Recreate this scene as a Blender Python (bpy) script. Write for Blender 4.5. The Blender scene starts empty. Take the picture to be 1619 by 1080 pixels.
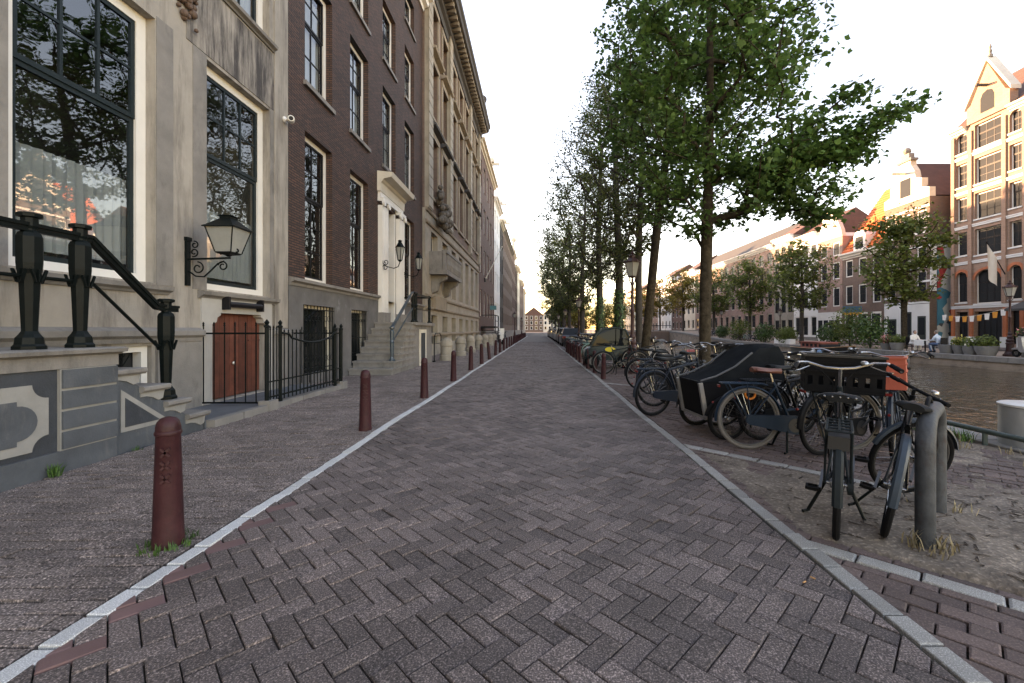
import bpy, math, random
import numpy as np
from mathutils import Vector, Matrix, Euler
R = math.radians
SC = bpy.context.scene
# ---------------------------------------------------------------- camera
cam_d = bpy.data.cameras.new('camera'); cam = bpy.data.objects.new('camera', cam_d)
SC.collection.objects.link(cam); SC.camera = cam
cam.location = (0, 0, 1.35); cam.rotation_euler = (R(90), 0, 0)
cam_d.sensor_width = 36; cam_d.lens = 680 / 1619 * 36
cam_d.shift_x = -40.5 / 1619; cam_d.shift_y = -19 / 1619
cam_d.clip_start = 0.05; cam_d.clip_end = 3000
# ---------------------------------------------------------------- sky and sun (low evening sun, ahead and to the left)
SUN_EL, SUN_AZ = 8.5, -55.0            # azimuth from +Y towards +X
w = bpy.data.worlds.new('World'); SC.world = w; w.use_nodes = True
wn = w.node_tree.nodes; wl = w.node_tree.links
sky = wn.new('ShaderNodeTexSky'); sky.sky_type = 'NISHITA'; sky.sun_disc = False
sky.sun_elevation = R(SUN_EL); sky.sun_rotation = R(SUN_AZ)
sky.air_density = 1.0; sky.dust_density = 0.5; sky.ozone_density = 1.0
bg = wn['Background']; bg.inputs[1].default_value = 0.15
wl.new(sky.outputs[0], bg.inputs[0])
sd = bpy.data.lights.new('sun', 'SUN'); sun = bpy.data.objects.new('sun', sd); SC.collection.objects.link(sun)
sd.energy = 3.6; sd.angle = R(0.5); sd.color = (1.0, 0.75, 0.47)
sun.location = (-60, 50, 60)
_dir = Vector((math.sin(R(SUN_AZ)) * math.cos(R(SUN_EL)), math.cos(R(SUN_AZ)) * math.cos(R(SUN_EL)), math.sin(R(SUN_EL))))
sun.rotation_euler = _dir.to_track_quat('Z', 'Y').to_euler()
vs = SC.view_settings
vs.view_transform = 'Standard'; vs.look = 'None'; vs.gamma = 1.0; vs.use_curve_mapping = False
vs.exposure = 2.9
vs.use_white_balance = True; vs.white_balance_temperature = 8700; vs.white_balance_tint = 31
SC.cycles.max_bounces = 6; SC.cycles.diffuse_bounces = 3; SC.cycles.glossy_bounces = 3
SC.cycles.transparent_max_bounces = 8; SC.cycles.use_denoising = True
SC.cycles.caustics_reflective = False; SC.cycles.caustics_refractive = False
rng = random.Random(7)
# ---------------------------------------------------------------- helpers
COL = SC.collection
ORG = {}
class MB:
    def __init__(s): s.v = []; s.f = []
    def add(s, vs, fs):
        n = len(s.v); s.v.extend(tuple(p) for p in vs); s.f.extend(tuple(i + n for i in f) for f in fs); return s
    def box(s, x0, x1, y0, y1, z0, z1):
        if x0 > x1: x0, x1 = x1, x0
        if y0 > y1: y0, y1 = y1, y0
        return s.add([(x0,y0,z0),(x1,y0,z0),(x1,y1,z0),(x0,y1,z0),(x0,y0,z1),(x1,y0,z1),(x1,y1,z1),(x0,y1,z1)],
                     [(0,3,2,1),(4,5,6,7),(0,1,5,4),(1,2,6,5),(2,3,7,6),(3,0,4,7)])
    def bar(s, a, b, w, h, up=(0,0,1)):
        a = Vector(a); b = Vector(b); d = (b - a).normalized(); u = Vector(up)
        if abs(d.dot(u)) > .98: u = Vector((0,1,0))
        x = d.cross(u).normalized() * w / 2; y = x.cross(d).normalized() * h / 2
        return s.add([a-x-y,a+x-y,a+x+y,a-x+y,b-x-y,b+x-y,b+x+y,b-x+y],[(0,1,2,3),(7,6,5,4),(0,4,5,1),(1,5,6,2),(2,6,7,3),(3,7,4,0)])
    def tube(s, pts, r, n=8, caps=True, closed=False):
        P = [Vector(p) for p in pts]; m = len(P); rs = r if isinstance(r, (list, tuple)) else [r] * m
        ref = None; base = len(s.v)
        for i, p in enumerate(P):
            if closed: t = P[(i+1) % m] - P[i-1]
            else: t = P[min(i+1, m-1)] - P[max(i-1, 0)]
            t.normalize()
            if ref is None:
                ref = t.orthogonal().normalized()
                if abs(t.z) < .9: ref = (Vector((0,0,1)) - t * t.z).normalized()
            else:
                ref = ref - t * ref.dot(t); ref.normalize()
            b = t.cross(ref)
            for k in range(n):
                a = 2 * math.pi * (k + .5) / n
                s.v.append(tuple(p + (ref * math.cos(a) + b * math.sin(a)) * rs[i]))
        for i in range(m if closed else m - 1):
            j = (i + 1) % m
            for k in range(n):
                l = (k + 1) % n
                s.f.append((base+i*n+k, base+i*n+l, base+j*n+l, base+j*n+k))
        if caps and not closed:
            s.f.append(tuple(base + k for k in range(n))[::-1]); s.f.append(tuple(base + (m-1)*n + k for k in range(n)))
        return s
    def lathe(s, prof, c=(0,0,0), n=16, ax='z', rot=0.0):
        base = len(s.v); m = len(prof)
        for r, z in prof:
            for k in range(n):
                a = 2 * math.pi * k / n + rot; x, y = r * math.cos(a), r * math.sin(a)
                q = (x, y, z) if ax == 'z' else ((x, z, y) if ax == 'y' else (z, x, y))
                s.v.append((c[0]+q[0], c[1]+q[1], c[2]+q[2]))
        for i in range(m - 1):
            for k in range(n):
                l = (k + 1) % n; q = (base+i*n+k, base+i*n+l, base+(i+1)*n+l, base+(i+1)*n+k)
                s.f.append(q if ax != 'y' else q[::-1])
        s.f.append(tuple(base + k for k in range(n))[::-1]); s.f.append(tuple(base + (m-1)*n + k for k in range(n)))
        return s
    def torus(s, c, R0, r, n=40, k=8, ax='y', a0=0, a1=2*math.pi, sq=1.0):
        full = abs(a1 - a0 - 2*math.pi) < 1e-6; base = len(s.v); m = n if full else n + 1
        for i in range(m):
            a = a0 + (a1 - a0) * i / n
            for j in range(k):
                b = 2 * math.pi * j / k; rr = R0 + r * math.cos(b); o = r * sq * math.sin(b)
                s.v.append((c[0] + rr*math.cos(a), c[1] + o, c[2] + rr*math.sin(a)) if ax == 'y' else (c[0] + rr*math.cos(a), c[1] + rr*math.sin(a), c[2] + o))
        for i in range(n if full else n):
            i2 = (i + 1) % m if full else i + 1
            for j in range(k):
                j2 = (j + 1) % k; s.f.append((base+i*k+j, base+i2*k+j, base+i2*k+j2, base+i*k+j2))
        return s
    def prism(s, poly, lo, hi, ax='z'):
        n = len(poly)
        def P(a, b, h): return (a, b, h) if ax == 'z' else ((h, a, b) if ax == 'x' else (a, h, b))
        vs = [P(a, b, lo) for a, b in poly] + [P(a, b, hi) for a, b in poly]
        fs = [tuple(range(n))[::-1], tuple(range(n, 2*n))] + [(i, (i+1) % n, n + (i+1) % n, n + i) for i in range(n)]
        return s.add(vs, fs)
    def ball(s, c, r, n=12, m=8):
        r = r if isinstance(r, tuple) else (r, r, r)
        pr = [(math.sin(math.pi*i/m), -math.cos(math.pi*i/m)) for i in range(m+1)]
        base = len(s.v)
        for q, z in pr:
            for k in range(n):
                a = 2*math.pi*k/n; s.v.append((c[0]+r[0]*max(q,.001)*math.cos(a), c[1]+r[1]*max(q,.001)*math.sin(a), c[2]+r[2]*z))
        for i in range(m):
            for k in range(n):
                l = (k+1) % n; s.f.append((base+i*n+k, base+i*n+l, base+(i+1)*n+l, base+(i+1)*n+k))
        return s
    def xf(s, M, start=0):
        for i in range(start, len(s.v)): s.v[i] = tuple(M @ Vector(s.v[i]))
        return s
    def mesh(s, name, mat, org=(0,0,0), smooth=False, fix=True):
        me = bpy.data.meshes.new(name)
        me.from_pydata([(a-org[0], b-org[1], c-org[2]) for a, b, c in s.v], [], s.f)
        if mat: me.materials.append(mat)
        if smooth:
            me.polygons.foreach_set('use_smooth', [True] * len(me.polygons))
            try: me.set_sharp_from_angle(angle=R(40))
            except Exception: pass
        me.update(); return me
def link(name, data, parent=None, loc=None):
    o = bpy.data.objects.new(name, data); COL.objects.link(o)
    if parent is not None: o.parent = parent
    if loc is not None: o.location = loc
    return o
def root_of(o):
    while o.parent is not None: o = o.parent
    return o
def obj(name, mb, mat, parent=None, smooth=False, org=None):
    """one mesh object; vertices in world coordinates of an unrotated root"""
    if parent is not None: g = ORG.get(root_of(parent).name, (0,0,0)); o = link(name, mb.mesh(name, mat, g, smooth), parent); return o
    g = org or (0,0,0); o = link(name, mb.mesh(name, mat, g, smooth), None, g); ORG[o.name] = g; return o
def put(name, me, parent, wloc):
    g = ORG.get(root_of(parent).name, (0,0,0)); return link(name, me, parent, (wloc[0]-g[0], wloc[1]-g[1], wloc[2]-g[2]))
def tag(o, label=None, cat=None, group=None, kind=None):
    if label: o['label'] = label
    if cat: o['category'] = cat
    if group: o['group'] = group
    if kind: o['kind'] = kind
    return o
def thing(name, label, cat, loc=(0,0,0), group=None):
    o = bpy.data.objects.new(name, None); COL.objects.link(o); o.location = loc; o.empty_display_size = .2
    ORG[o.name] = tuple(loc); return tag(o, label, cat, group)
def struct(name, mb, mat, smooth=False): return tag(obj(name, mb, mat, None, smooth), kind='structure')
def copy_tree(o, parent=None):
    c = o.copy(); COL.objects.link(c); c.parent = parent
    for ch in o.children: copy_tree(ch, c)
    return c
# ---------------------------------------------------------------- materials
MATS = {}
def N(nt, t, **kw):
    n = nt.nodes.new(t)
    for k, v in kw.items():
        if k.startswith('i_'): n.inputs[int(k[2:])].default_value = v
        else: setattr(n, k, v)
    return n
def ramp(nt, stops, interp='LINEAR'):
    n = nt.nodes.new('ShaderNodeValToRGB'); cr = n.color_ramp; cr.interpolation = interp
    while len(cr.elements) < len(stops): cr.elements.new(.5)
    for e, (p, c) in zip(cr.elements, stops): e.position = p; e.color = tuple(c) + (1,) if len(c) == 3 else c
    return n
def c4(c, k=1.0): return (min(c[0]*k, 1), min(c[1]*k, 1), min(c[2]*k, 1), 1)
def mat(name, col, rough=.6, var=.18, scale=3.0, bump=0.0, bscale=60.0, metal=0.0, rnd=0.0, spec=.5, coat=0.0,
        speck=0.0, sscale=160.0, stain=0.0, scol=(.02,.02,.02), stscale=(1.2,1.2,.25), stlo=.5, trans=0.0, rvar=.0, hue=None):
    if name in MATS: return MATS[name]
    m = bpy.data.materials.new(name); m.use_nodes = True; nt = m.node_tree; L = nt.links.new
    b = nt.nodes['Principled BSDF']; tc = N(nt, 'ShaderNodeTexCoord'); src = tc.outputs['Object']
    if name.startswith('w_'): src = N(nt, 'ShaderNodeNewGeometry').outputs['Position']
    nz = N(nt, 'ShaderNodeTexNoise'); nz.inputs['Scale'].default_value = scale; nz.inputs['Detail'].default_value = 6; nz.inputs['Roughness'].default_value = .65
    L(src, nz.inputs['Vector'])
    hi = hue if hue else col
    rp = ramp(nt, [(.25, c4(col, 1-var)), (.75, c4(hi, 1+var))]); L(nz.outputs[0], rp.inputs[0]); out = rp.outputs[0]
    def mul(a, fac_socket, lo, hi_):
        mr = N(nt, 'ShaderNodeMapRange'); mr.inputs[3].default_value = lo; mr.inputs[4].default_value = hi_; L(fac_socket, mr.inputs[0])
        mx = N(nt, 'ShaderNodeMix', data_type='RGBA', blend_type='MULTIPLY'); mx.inputs[0].default_value = 1
        L(a, mx.inputs[6]); L(mr.outputs[0], mx.inputs[7]); return mx.outputs[2]
    if rnd:
        ge = N(nt, 'ShaderNodeNewGeometry'); oi = N(nt, 'ShaderNodeObjectInfo')
        ad = N(nt, 'ShaderNodeMath', operation='ADD'); L(ge.outputs['Random Per Island'], ad.inputs[0]); L(oi.outputs['Random'], ad.inputs[1])
        fr = N(nt, 'ShaderNodeMath', operation='FRACT'); L(ad.outputs[0], fr.inputs[0])
        out = mul(out, fr.outputs[0], 1-rnd, 1+rnd)
    if speck:
        vo = N(nt, 'ShaderNodeTexNoise'); vo.inputs['Scale'].default_value = sscale; vo.inputs['Detail'].default_value = 2; L(src, vo.inputs['Vector'])
        r2 = ramp(nt, [(.34, (1-speck*.75,)*3), (.47, (1,)*3), (.55, (1,)*3), (.66, (1+speck*2.4,)*3)]); L(vo.outputs[0], r2.inputs[0])
        mx = N(nt, 'ShaderNodeMix', data_type='RGBA', blend_type='MULTIPLY'); mx.inputs[0].default_value = 1; L(out, mx.inputs[6]); L(r2.outputs[0], mx.inputs[7]); out = mx.outputs[2]
    if stain:
        mp = N(nt, 'ShaderNodeMapping'); mp.inputs['Scale'].default_value = stscale; L(src, mp.inputs[0])
        sn = N(nt, 'ShaderNodeTexNoise'); sn.inputs['Scale'].default_value = 2.2; sn.inputs['Detail'].default_value = 8; sn.inputs['Roughness'].default_value = .7; L(mp.outputs[0], sn.inputs['Vector'])
        r3 = ramp(nt, [(stlo, (0,)*3), (stlo+.22, (stain,)*3)]); L(sn.outputs[0], r3.inputs[0])
        mx = N(nt, 'ShaderNodeMix', data_type='RGBA'); mx.inputs[7].default_value = c4(scol); L(r3.outputs[0], mx.inputs[0]); L(out, mx.inputs[6]); out = mx.outputs[2]
    L(out, b.inputs['Base Color'])
    b.inputs['Roughness'].default_value = rough; b.inputs['Metallic'].default_value = metal; b.inputs['Specular IOR Level'].default_value = spec
    if rvar:
        mr = N(nt, 'ShaderNodeMapRange'); mr.inputs[3].default_value = rough-rvar; mr.inputs[4].default_value = rough+rvar; L(nz.outputs[0], mr.inputs[0]); L(mr.outputs[0], b.inputs['Roughness'])
    if coat: b.inputs['Coat Weight'].default_value = coat; b.inputs['Coat Roughness'].default_value = .1
    if bump:
        bn = N(nt, 'ShaderNodeTexNoise'); bn.inputs['Scale'].default_value = bscale; bn.inputs['Detail'].default_value = 5; L(src, bn.inputs['Vector'])
        bp = N(nt, 'ShaderNodeBump'); bp.inputs['Strength'].default_value = bump; bp.inputs['Distance'].default_value = .01; L(bn.outputs[0], bp.inputs['Height']); L(bp.outputs[0], b.inputs['Normal'])
    if trans:
        tr = N(nt, 'ShaderNodeBsdfTranslucent'); L(out, tr.inputs[0]); ms = N(nt, 'ShaderNodeMixShader'); ms.inputs[0].default_value = trans
        L(b.outputs[0], ms.inputs[1]); L(tr.outputs[0], ms.inputs[2]); L(ms.outputs[0], nt.nodes['Material Output'].inputs[0])
    MATS[name] = m; return m
def brickmat(name, c1, c2, mortar, bw=.22, bh=.06, ms=.012, rough=.8, bump=.35, stain=0.0, stlo=.55):
    """brick courses far too small to model one by one"""
    if name in MATS: return MATS[name]
    m = bpy.data.materials.new(name); m.use_nodes = True; nt = m.node_tree; L = nt.links.new; b = nt.nodes['Principled BSDF']
    ge = N(nt, 'ShaderNodeNewGeometry'); sp = N(nt, 'ShaderNodeSeparateXYZ'); L(ge.outputs['Position'], sp.inputs[0])
    sm = N(nt, 'ShaderNodeMath', operation='ADD'); L(sp.outputs[0], sm.inputs[0]); L(sp.outputs[1], sm.inputs[1])
    cb = N(nt, 'ShaderNodeCombineXYZ'); L(sm.outputs[0], cb.inputs[0]); L(sp.outputs[2], cb.inputs[1])
    br = N(nt, 'ShaderNodeTexBrick'); L(cb.outputs[0], br.inputs['Vector'])
    br.inputs['Color1'].default_value = c4(c1); br.inputs['Color2'].default_value = c4(c2); br.inputs['Mortar'].default_value = c4(mortar)
    br.inputs['Scale'].default_value = 1; br.inputs['Mortar Size'].default_value = ms; br.inputs['Brick Width'].default_value = bw; br.inputs['Row Height'].default_value = bh
    nz = N(nt, 'ShaderNodeTexNoise'); nz.inputs['Scale'].default_value = .9; nz.inputs['Detail'].default_value = 8; nz.inputs['Roughness'].default_value = .7; L(ge.outputs['Position'], nz.inputs['Vector'])
    mr = N(nt, 'ShaderNodeMapRange'); mr.inputs[3].default_value = .55; mr.inputs[4].default_value = 1.45; L(nz.outputs[0], mr.inputs[0])
    mx = N(nt, 'ShaderNodeMix', data_type='RGBA', blend_type='MULTIPLY'); mx.inputs[0].default_value = 1; L(br.outputs[0], mx.inputs[6]); L(mr.outputs[0], mx.inputs[7])
    L(mx.outputs[2], b.inputs['Base Color']); b.inputs['Roughness'].default_value = rough
    bp = N(nt, 'ShaderNodeBump', invert=True); bp.inputs['Strength'].default_value = bump; bp.inputs['Distance'].default_value = .012; L(br.outputs['Fac'], bp.inputs['Height']); L(bp.outputs[0], b.inputs['Normal'])
    MATS[name] = m; return m
def glassmat(name, tint=(.75,.8,.8), ior=1.75, clear=True, dark=(.012,.014,.016), wob=.05):
    if name in MATS: return MATS[name]
    m = bpy.data.materials.new(name); m.use_nodes = True; nt = m.node_tree; L = nt.links.new
    nt.nodes.remove(nt.nodes['Principled BSDF']); out = nt.nodes['Material Output']
    gl = N(nt, 'ShaderNodeBsdfGlossy'); gl.inputs['Roughness'].default_value = .015; gl.inputs[0].default_value = (.9,.93,.95,1)
    nz = N(nt, 'ShaderNodeTexNoise'); nz.inputs['Scale'].default_value = 1.6; nz.inputs['Detail'].default_value = 1
    bp = N(nt, 'ShaderNodeBump'); bp.inputs['Strength'].default_value = wob; bp.inputs['Distance'].default_value = .05; L(nz.outputs[0], bp.inputs['Height']); L(bp.outputs[0], gl.inputs['Normal'])
    if clear: tr = N(nt, 'ShaderNodeBsdfTransparent'); tr.inputs[0].default_value = c4(tint)
    else: tr = N(nt, 'ShaderNodeBsdfDiffuse'); tr.inputs[0].default_value = c4(dark)
    # Schlick reflectance from the facing angle, the same from both sides of the pane
    ge = N(nt, 'ShaderNodeNewGeometry'); dt = N(nt, 'ShaderNodeVectorMath', operation='DOT_PRODUCT'); L(ge.outputs['Normal'], dt.inputs[0]); L(ge.outputs['Incoming'], dt.inputs[1])
    ab = N(nt, 'ShaderNodeMath', operation='ABSOLUTE'); L(dt.outputs['Value'], ab.inputs[0]); iv = N(nt, 'ShaderNodeMath', operation='SUBTRACT'); iv.inputs[0].default_value = 1; L(ab.outputs[0], iv.inputs[1])
    pw = N(nt, 'ShaderNodeMath', operation='POWER'); pw.inputs[1].default_value = 5; L(iv.outputs[0], pw.inputs[0]); f0 = ((ior-1)/(ior+1))**2
    fr = N(nt, 'ShaderNodeMapRange'); fr.inputs[3].default_value = f0; fr.inputs[4].default_value = 1; L(pw.outputs[0], fr.inputs[0])
    mx = N(nt, 'ShaderNodeMixShader'); L(fr.outputs[0], mx.inputs[0]); L(tr.outputs[0], mx.inputs[1]); L(gl.outputs[0], mx.inputs[2]); L(mx.outputs[0], out.inputs[0])
    MATS[name] = m; return m
# palette
road_m = mat('w_road_brick', (.114,.087,.079), .75, .38, .9, .5, 220, rnd=.30, speck=.85, sscale=135)
roadred_m = mat('road_brick_red', (.16,.088,.082), .8, .15, 5, .3, 150, rnd=.15)
walk_m = mat('w_pavement_brick', (.145,.113,.101), .8, .32, .9, .6, 220, rnd=.2, speck=.95, sscale=95)
bay_m = mat('w_bay_brick', (.115,.078,.068), .8, .32, 1.1, .4, 120, rnd=.22, speck=.25, sscale=120)
joint_m = mat('w_joint_sand', (.035,.030,.024), .95, .4, 6, .6, 90)
far_road_m = mat('w_far_paving', (.10,.084,.08), .8, .25, .8, .3, 60, speck=.3, sscale=40)
kerb_m = mat('kerb_stone', (.50,.50,.49), .8, .14, 4, .4, 160, rnd=.12, speck=.3, sscale=200)
kerbr_m = mat('kerb_stone_worn', (.27,.26,.24), .85, .2, 4, .5, 140, rnd=.15, speck=.3, sscale=170)
dirt_m = mat('w_dirt', (.13,.095,.072), .95, .4, 2.6, .8, 45, speck=.3, sscale=45, hue=(.20,.16,.125), stain=.6, scol=(.05,.035,.027), stscale=(2,2,2), stlo=.55)
stucco_m = mat('w_stucco', (.32,.293,.258), .85, .25, 1.1, .3, 45, stain=.9, scol=(.12,.105,.092), stscale=(1.6,1.6,.22), stlo=.46)
stuccod_m = mat('w_stucco_stained', (.34,.31,.275), .85, .2, 1.2, .25, 45, stain=.97, scol=(.045,.04,.04), stscale=(2.4,2.4,.30), stlo=.36)
stonegrey_m = mat('w_grey_stone', (.205,.192,.178), .8, .25, 2.0, .4, 60, stain=.75, scol=(.07,.066,.062), stscale=(1.5,1.5,.6), stlo=.52)
bluestone_m = mat('w_bluestone', (.065,.075,.086), .65, .4, 2.6, .4, 60, stain=.7, scol=(.15,.15,.148), stscale=(3,3,.7), stlo=.54)
bluestoned_m = mat('w_bluestone_dark', (.036,.043,.052), .6, .4, 2.8, .4, 60, stain=.6, scol=(.13,.13,.13), stscale=(2,2,.7), stlo=.58)
palestone_m = mat('w_pale_inlay', (.26,.255,.24), .8, .18, 3, .25, 70, stain=.5, scol=(.12,.12,.115), stscale=(2,2,.7), stlo=.55)
plinth2_m = mat('w_plinth_plaster', (.115,.112,.112), .85, .35, 1.6, .4, 50, stain=.85, scol=(.32,.34,.36), stscale=(1.2,1.2,.8), stlo=.58)
slab_m = mat('w_slab', (.10,.11,.12), .7, .25, 2, .2, 60)
white_m = mat('white_paint', (.72,.70,.66), .5, .06, 3, .05, 60)
whiteclean_m = mat('white_wall', (.78,.78,.76), .7, .06, 1, .1, 30)
cream_m = mat('cream_paint', (.62,.57,.48), .6, .12, 2, .1, 40)
sash_m = mat('dark_green_sash', (.010,.019,.022), .4, .2, 5, spec=.25)
sashb_m = mat('black_sash', (.010,.010,.012), .45, .2, 5, spec=.2)
iron_m = mat('black_iron', (.005,.008,.008), .4, .3, 8, .1, 60, spec=.10)
blueiron_m = mat('blue_grey_iron', (.03,.055,.075), .35, .2, 8, coat=.4)
bollard_m = mat('oxblood_paint', (.036,.0105,.013), .5, .3, 7, .25, 45, rvar=.12, hue=(.052,.016,.018), stain=.7, scol=(.10,.055,.05), stscale=(8,8,3), stlo=.60, spec=.25)
doorred_m = mat('red_wood', (.125,.036,.022), .55, .4, 5, .3, 60, rnd=.28, stain=.6, scol=(.05,.018,.013), stscale=(5,5,.8), stlo=.5)
galv_m = mat('galvanised_steel', (.060,.066,.073), .6, .45, 7, .35, 50, metal=.2, stain=.85, scol=(.05,.022,.02), stscale=(7,7,4), stlo=.55, spec=.25)
galvl_m = mat('galvanised_light', (.45,.46,.46), .5, .15, 6, metal=.5)
brickdark_m = brickmat('brick_dark', (.118,.054,.036), (.054,.028,.021), (.020,.016,.015), bump=.8)
brickred_m = brickmat('brick_red', (.13,.05,.04), (.09,.036,.03), (.10,.08,.07))
brickbrown_m = brickmat('brick_brown', (.16,.085,.06), (.11,.06,.045), (.16,.13,.11))
brickpink_m = brickmat('brick_pink', (.34,.175,.13), (.26,.13,.10), (.3,.25,.22))
bricktan_m = brickmat('brick_tan', (.30,.17,.12), (.23,.12,.085), (.28,.22,.18))
brickblack_m = brickmat('brick_black', (.035,.03,.028), (.025,.022,.022), (.04,.036,.034))
sandstone_m = mat('w_sandstone', (.26,.212,.16), .85, .25, 1.2, .3, 40, stain=.7, scol=(.13,.105,.08), stscale=(1.4,1.4,.5), stlo=.50)
sandlt_m = mat('w_sandstone_pale', (.31,.275,.225), .85, .25, 1.2, .3, 40, stain=.7, scol=(.16,.145,.12), stscale=(1.4,1.4,.5), stlo=.52)
bandw_m = mat('w_white_band', (.55,.57,.58), .75, .1, 1, .1, 40)
orangebrick_m = mat('w_orange_arch', (.42,.13,.06), .8, .2, 4, .2, 60)
tileo_m = mat('orange_roof_tile', (.55,.12,.03), .7, .25, 2, .2, 30, rnd=.18)
tiled_m = mat('brown_roof_tile', (.09,.045,.035), .75, .25, 2, .2, 30, rnd=.2)
darkroof_m = mat('dark_roof', (.05,.048,.048), .8, .2, 2)
glass_m = glassmat('window_glass', ior=2.3); glassd_m = glassmat('dark_glass', clear=False, ior=1.6); glassf_m = glassmat('far_glass', clear=False, ior=1.22, dark=(.03,.033,.036), wob=.005)
lampglass_m = mat('lamp_glass', (.62,.63,.60), .25, .1, 6, trans=.6)
curtain_m = mat('sheer_curtain', (.55,.56,.56), .9, .1, 3, trans=.35)
room_m = mat('dark_room', (.035,.032,.03), .9, .3, 1)
bark_m = mat('w_bark', (.024,.019,.014), .95, .6, 9, 1.0, 18, hue=(.05,.04,.028), stain=.6, scol=(.11,.11,.085), stscale=(5,5,3), stlo=.64, spec=.1)
barkd_m = mat('w_bark_dark', (.045,.038,.032), .9, .4, 5, 1.0, 26)
leaf_a = mat('leaf_big', (.048,.112,.030), .5, .3, .9, rnd=.6, trans=.45, hue=(.10,.185,.045))
leaf_b = mat('leaf_elm', (.062,.092,.030), .5, .3, .8, rnd=.6, trans=.45, hue=(.11,.135,.04))
leaf_c = mat('leaf_far', (.075,.128,.028), .55, .3, .6, rnd=.4, trans=.4, hue=(.13,.165,.038))
leaf_y = mat('leaf_gold', (.17,.15,.03), .55, .3, .6, rnd=.4, trans=.45, hue=(.22,.17,.03))
ivy_m = mat('leaf_ivy', (.045,.10,.022), .45, .3, 1, rnd=.4, trans=.25)
grass_m = mat('weed_green', (.06,.14,.03), .6, .3, 5, rnd=.4, trans=.3)
straw_m = mat('dry_grass', (.30,.24,.14), .8, .3, 5, rnd=.3)
# ================================================================ ground, road, pavement, quay, water
from mathutils import noise as mnoise
def inview(x, y, z=0.0, m=0):
    if y < .5: return False
    px = 850 + 680*x/y; py = 521 - 680*(z-1.35)/y
    return -m < px < 1619+m and -m < py < 1080+m
def und(x, y): return .009*math.sin(.9*x+.7*y) + .007*math.sin(1.7*y-1.1*x+1) + .004*math.sin(2.9*x+.6)
def clip(poly, a, b, c):
    """keep the side a*x+b*y<=c"""
    out = []
    for i in range(len(poly)):
        p, q = poly[i], poly[(i+1) % len(poly)]; dp = a*p[0]+b*p[1]-c; dq = a*q[0]+b*q[1]-c
        if dp <= 0: out.append(p)
        if (dp < 0 < dq) or (dq < 0 < dp):
            t = dp/(dp-dq); out.append((p[0]+(q[0]-p[0])*t, p[1]+(q[1]-p[1])*t))
    return out
def area(p): return abs(sum(p[i][0]*p[(i+1) % len(p)][1]-p[(i+1) % len(p)][0]*p[i][1] for i in range(len(p))))/2
def brick_into(mb, poly, z, tx=0, ty=0, ch=.006):
    n = len(poly); cx = sum(p[0] for p in poly)/n; cy = sum(p[1] for p in poly)/n
    def Z(x, y): return z + tx*(x-cx) + ty*(y-cy)
    top = []
    for x, y in poly:
        d = math.hypot(x-cx, y-cy) or 1; k = max(0, 1-ch*1.4/d); top.append((cx+(x-cx)*k, cy+(y-cy)*k))
    v = [(x, y, Z(x, y)) for x, y in top] + [(x, y, Z(x, y)-ch*.7) for x, y in poly] + [(x, y, z-.035) for x, y in poly]
    f = [tuple(range(n))]
    for i in range(n):
        j = (i+1) % n; f.append((n+i, n+j, j, i)); f.append((2*n+i, 2*n+j, n+j, n+i))
    mb.add(v, f)
def lay(parent, polys, m, partname, stuffname, limit=300, zf=und, jit=.0022, tilt=.012, red=None):
    """polys: list of 2-D outlines. The ones showing largest become parts, the rest one mesh"""
    r = random.Random(3); cen = []
    for p in polys:
        x = sum(q[0] for q in p)/len(p); y = sum(q[1] for q in p)/len(p); cen.append((x, y))
    order = sorted(range(len(polys)), key=lambda i: (not inview(*cen[i]), cen[i][1]))
    g = ORG[parent.name]; single = set(order[:limit]); rest = MB()
    for i in order:
        x, y = cen[i]; z = zf(x, y) + r.uniform(-jit, jit) - (r.random() < .04)*.006; a, b = r.uniform(-tilt, tilt), r.uniform(-tilt, tilt)
        if i in single:
            mb = MB(); brick_into(mb, [(p[0]-x, p[1]-y) for p in polys[i]], 0, a, b)
            o = link(partname, mb.mesh(partname, (red(x, y) if red else None) or m), parent, (x-g[0], y-g[1], z-g[2]))
        else: brick_into(rest, polys[i], z, a, b)
    if rest.v: tag(obj(stuffname, rest, m, parent), kind='stuff')
# --- terrain sheets
gm = MB()
gm.add([(-300,-30,-.06),(5.5,-30,-.06),(5.5,300,-.06),(-300,300,-.06),(-1500,300,-.06),(1500,300,-.06),(1500,2600,-.06),(-1500,2600,-.06)], [(0,1,2,3),(4,5,6,7)])
struct('ground', gm, far_road_m)
mw = MB(); NXW = 1
mw.add([(5.3,-30,-.68),(23.3,-30,-.68),(23.3,300,-.68),(5.3,300,-.68)], [(0,1,2,3)])
wm = bpy.data.materials.new('canal_water'); wm.use_nodes = True; nt = wm.node_tree; L = nt.links.new; b = nt.nodes['Principled BSDF']
b.inputs['Base Color'].default_value = (.060,.044,.026,1); b.inputs['Roughness'].default_value = .06; b.inputs['IOR'].default_value = 1.38
ge = N(nt, 'ShaderNodeNewGeometry'); mp = N(nt, 'ShaderNodeMapping'); mp.inputs['Scale'].default_value = (1, .8, 1); L(ge.outputs['Position'], mp.inputs[0])
n1 = N(nt, 'ShaderNodeTexNoise'); n1.inputs['Scale'].default_value = 2.2; n1.inputs['Detail'].default_value = 3; n1.inputs['Distortion'].default_value = .6; L(mp.outputs[0], n1.inputs['Vector'])
bp = N(nt, 'ShaderNodeBump'); bp.inputs['Strength'].default_value = .55; bp.inputs['Distance'].default_value = .16; L(n1.outputs[0], bp.inputs['Height']); L(bp.outputs[0], b.inputs['Normal'])
struct('water', mw, wm)
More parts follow.
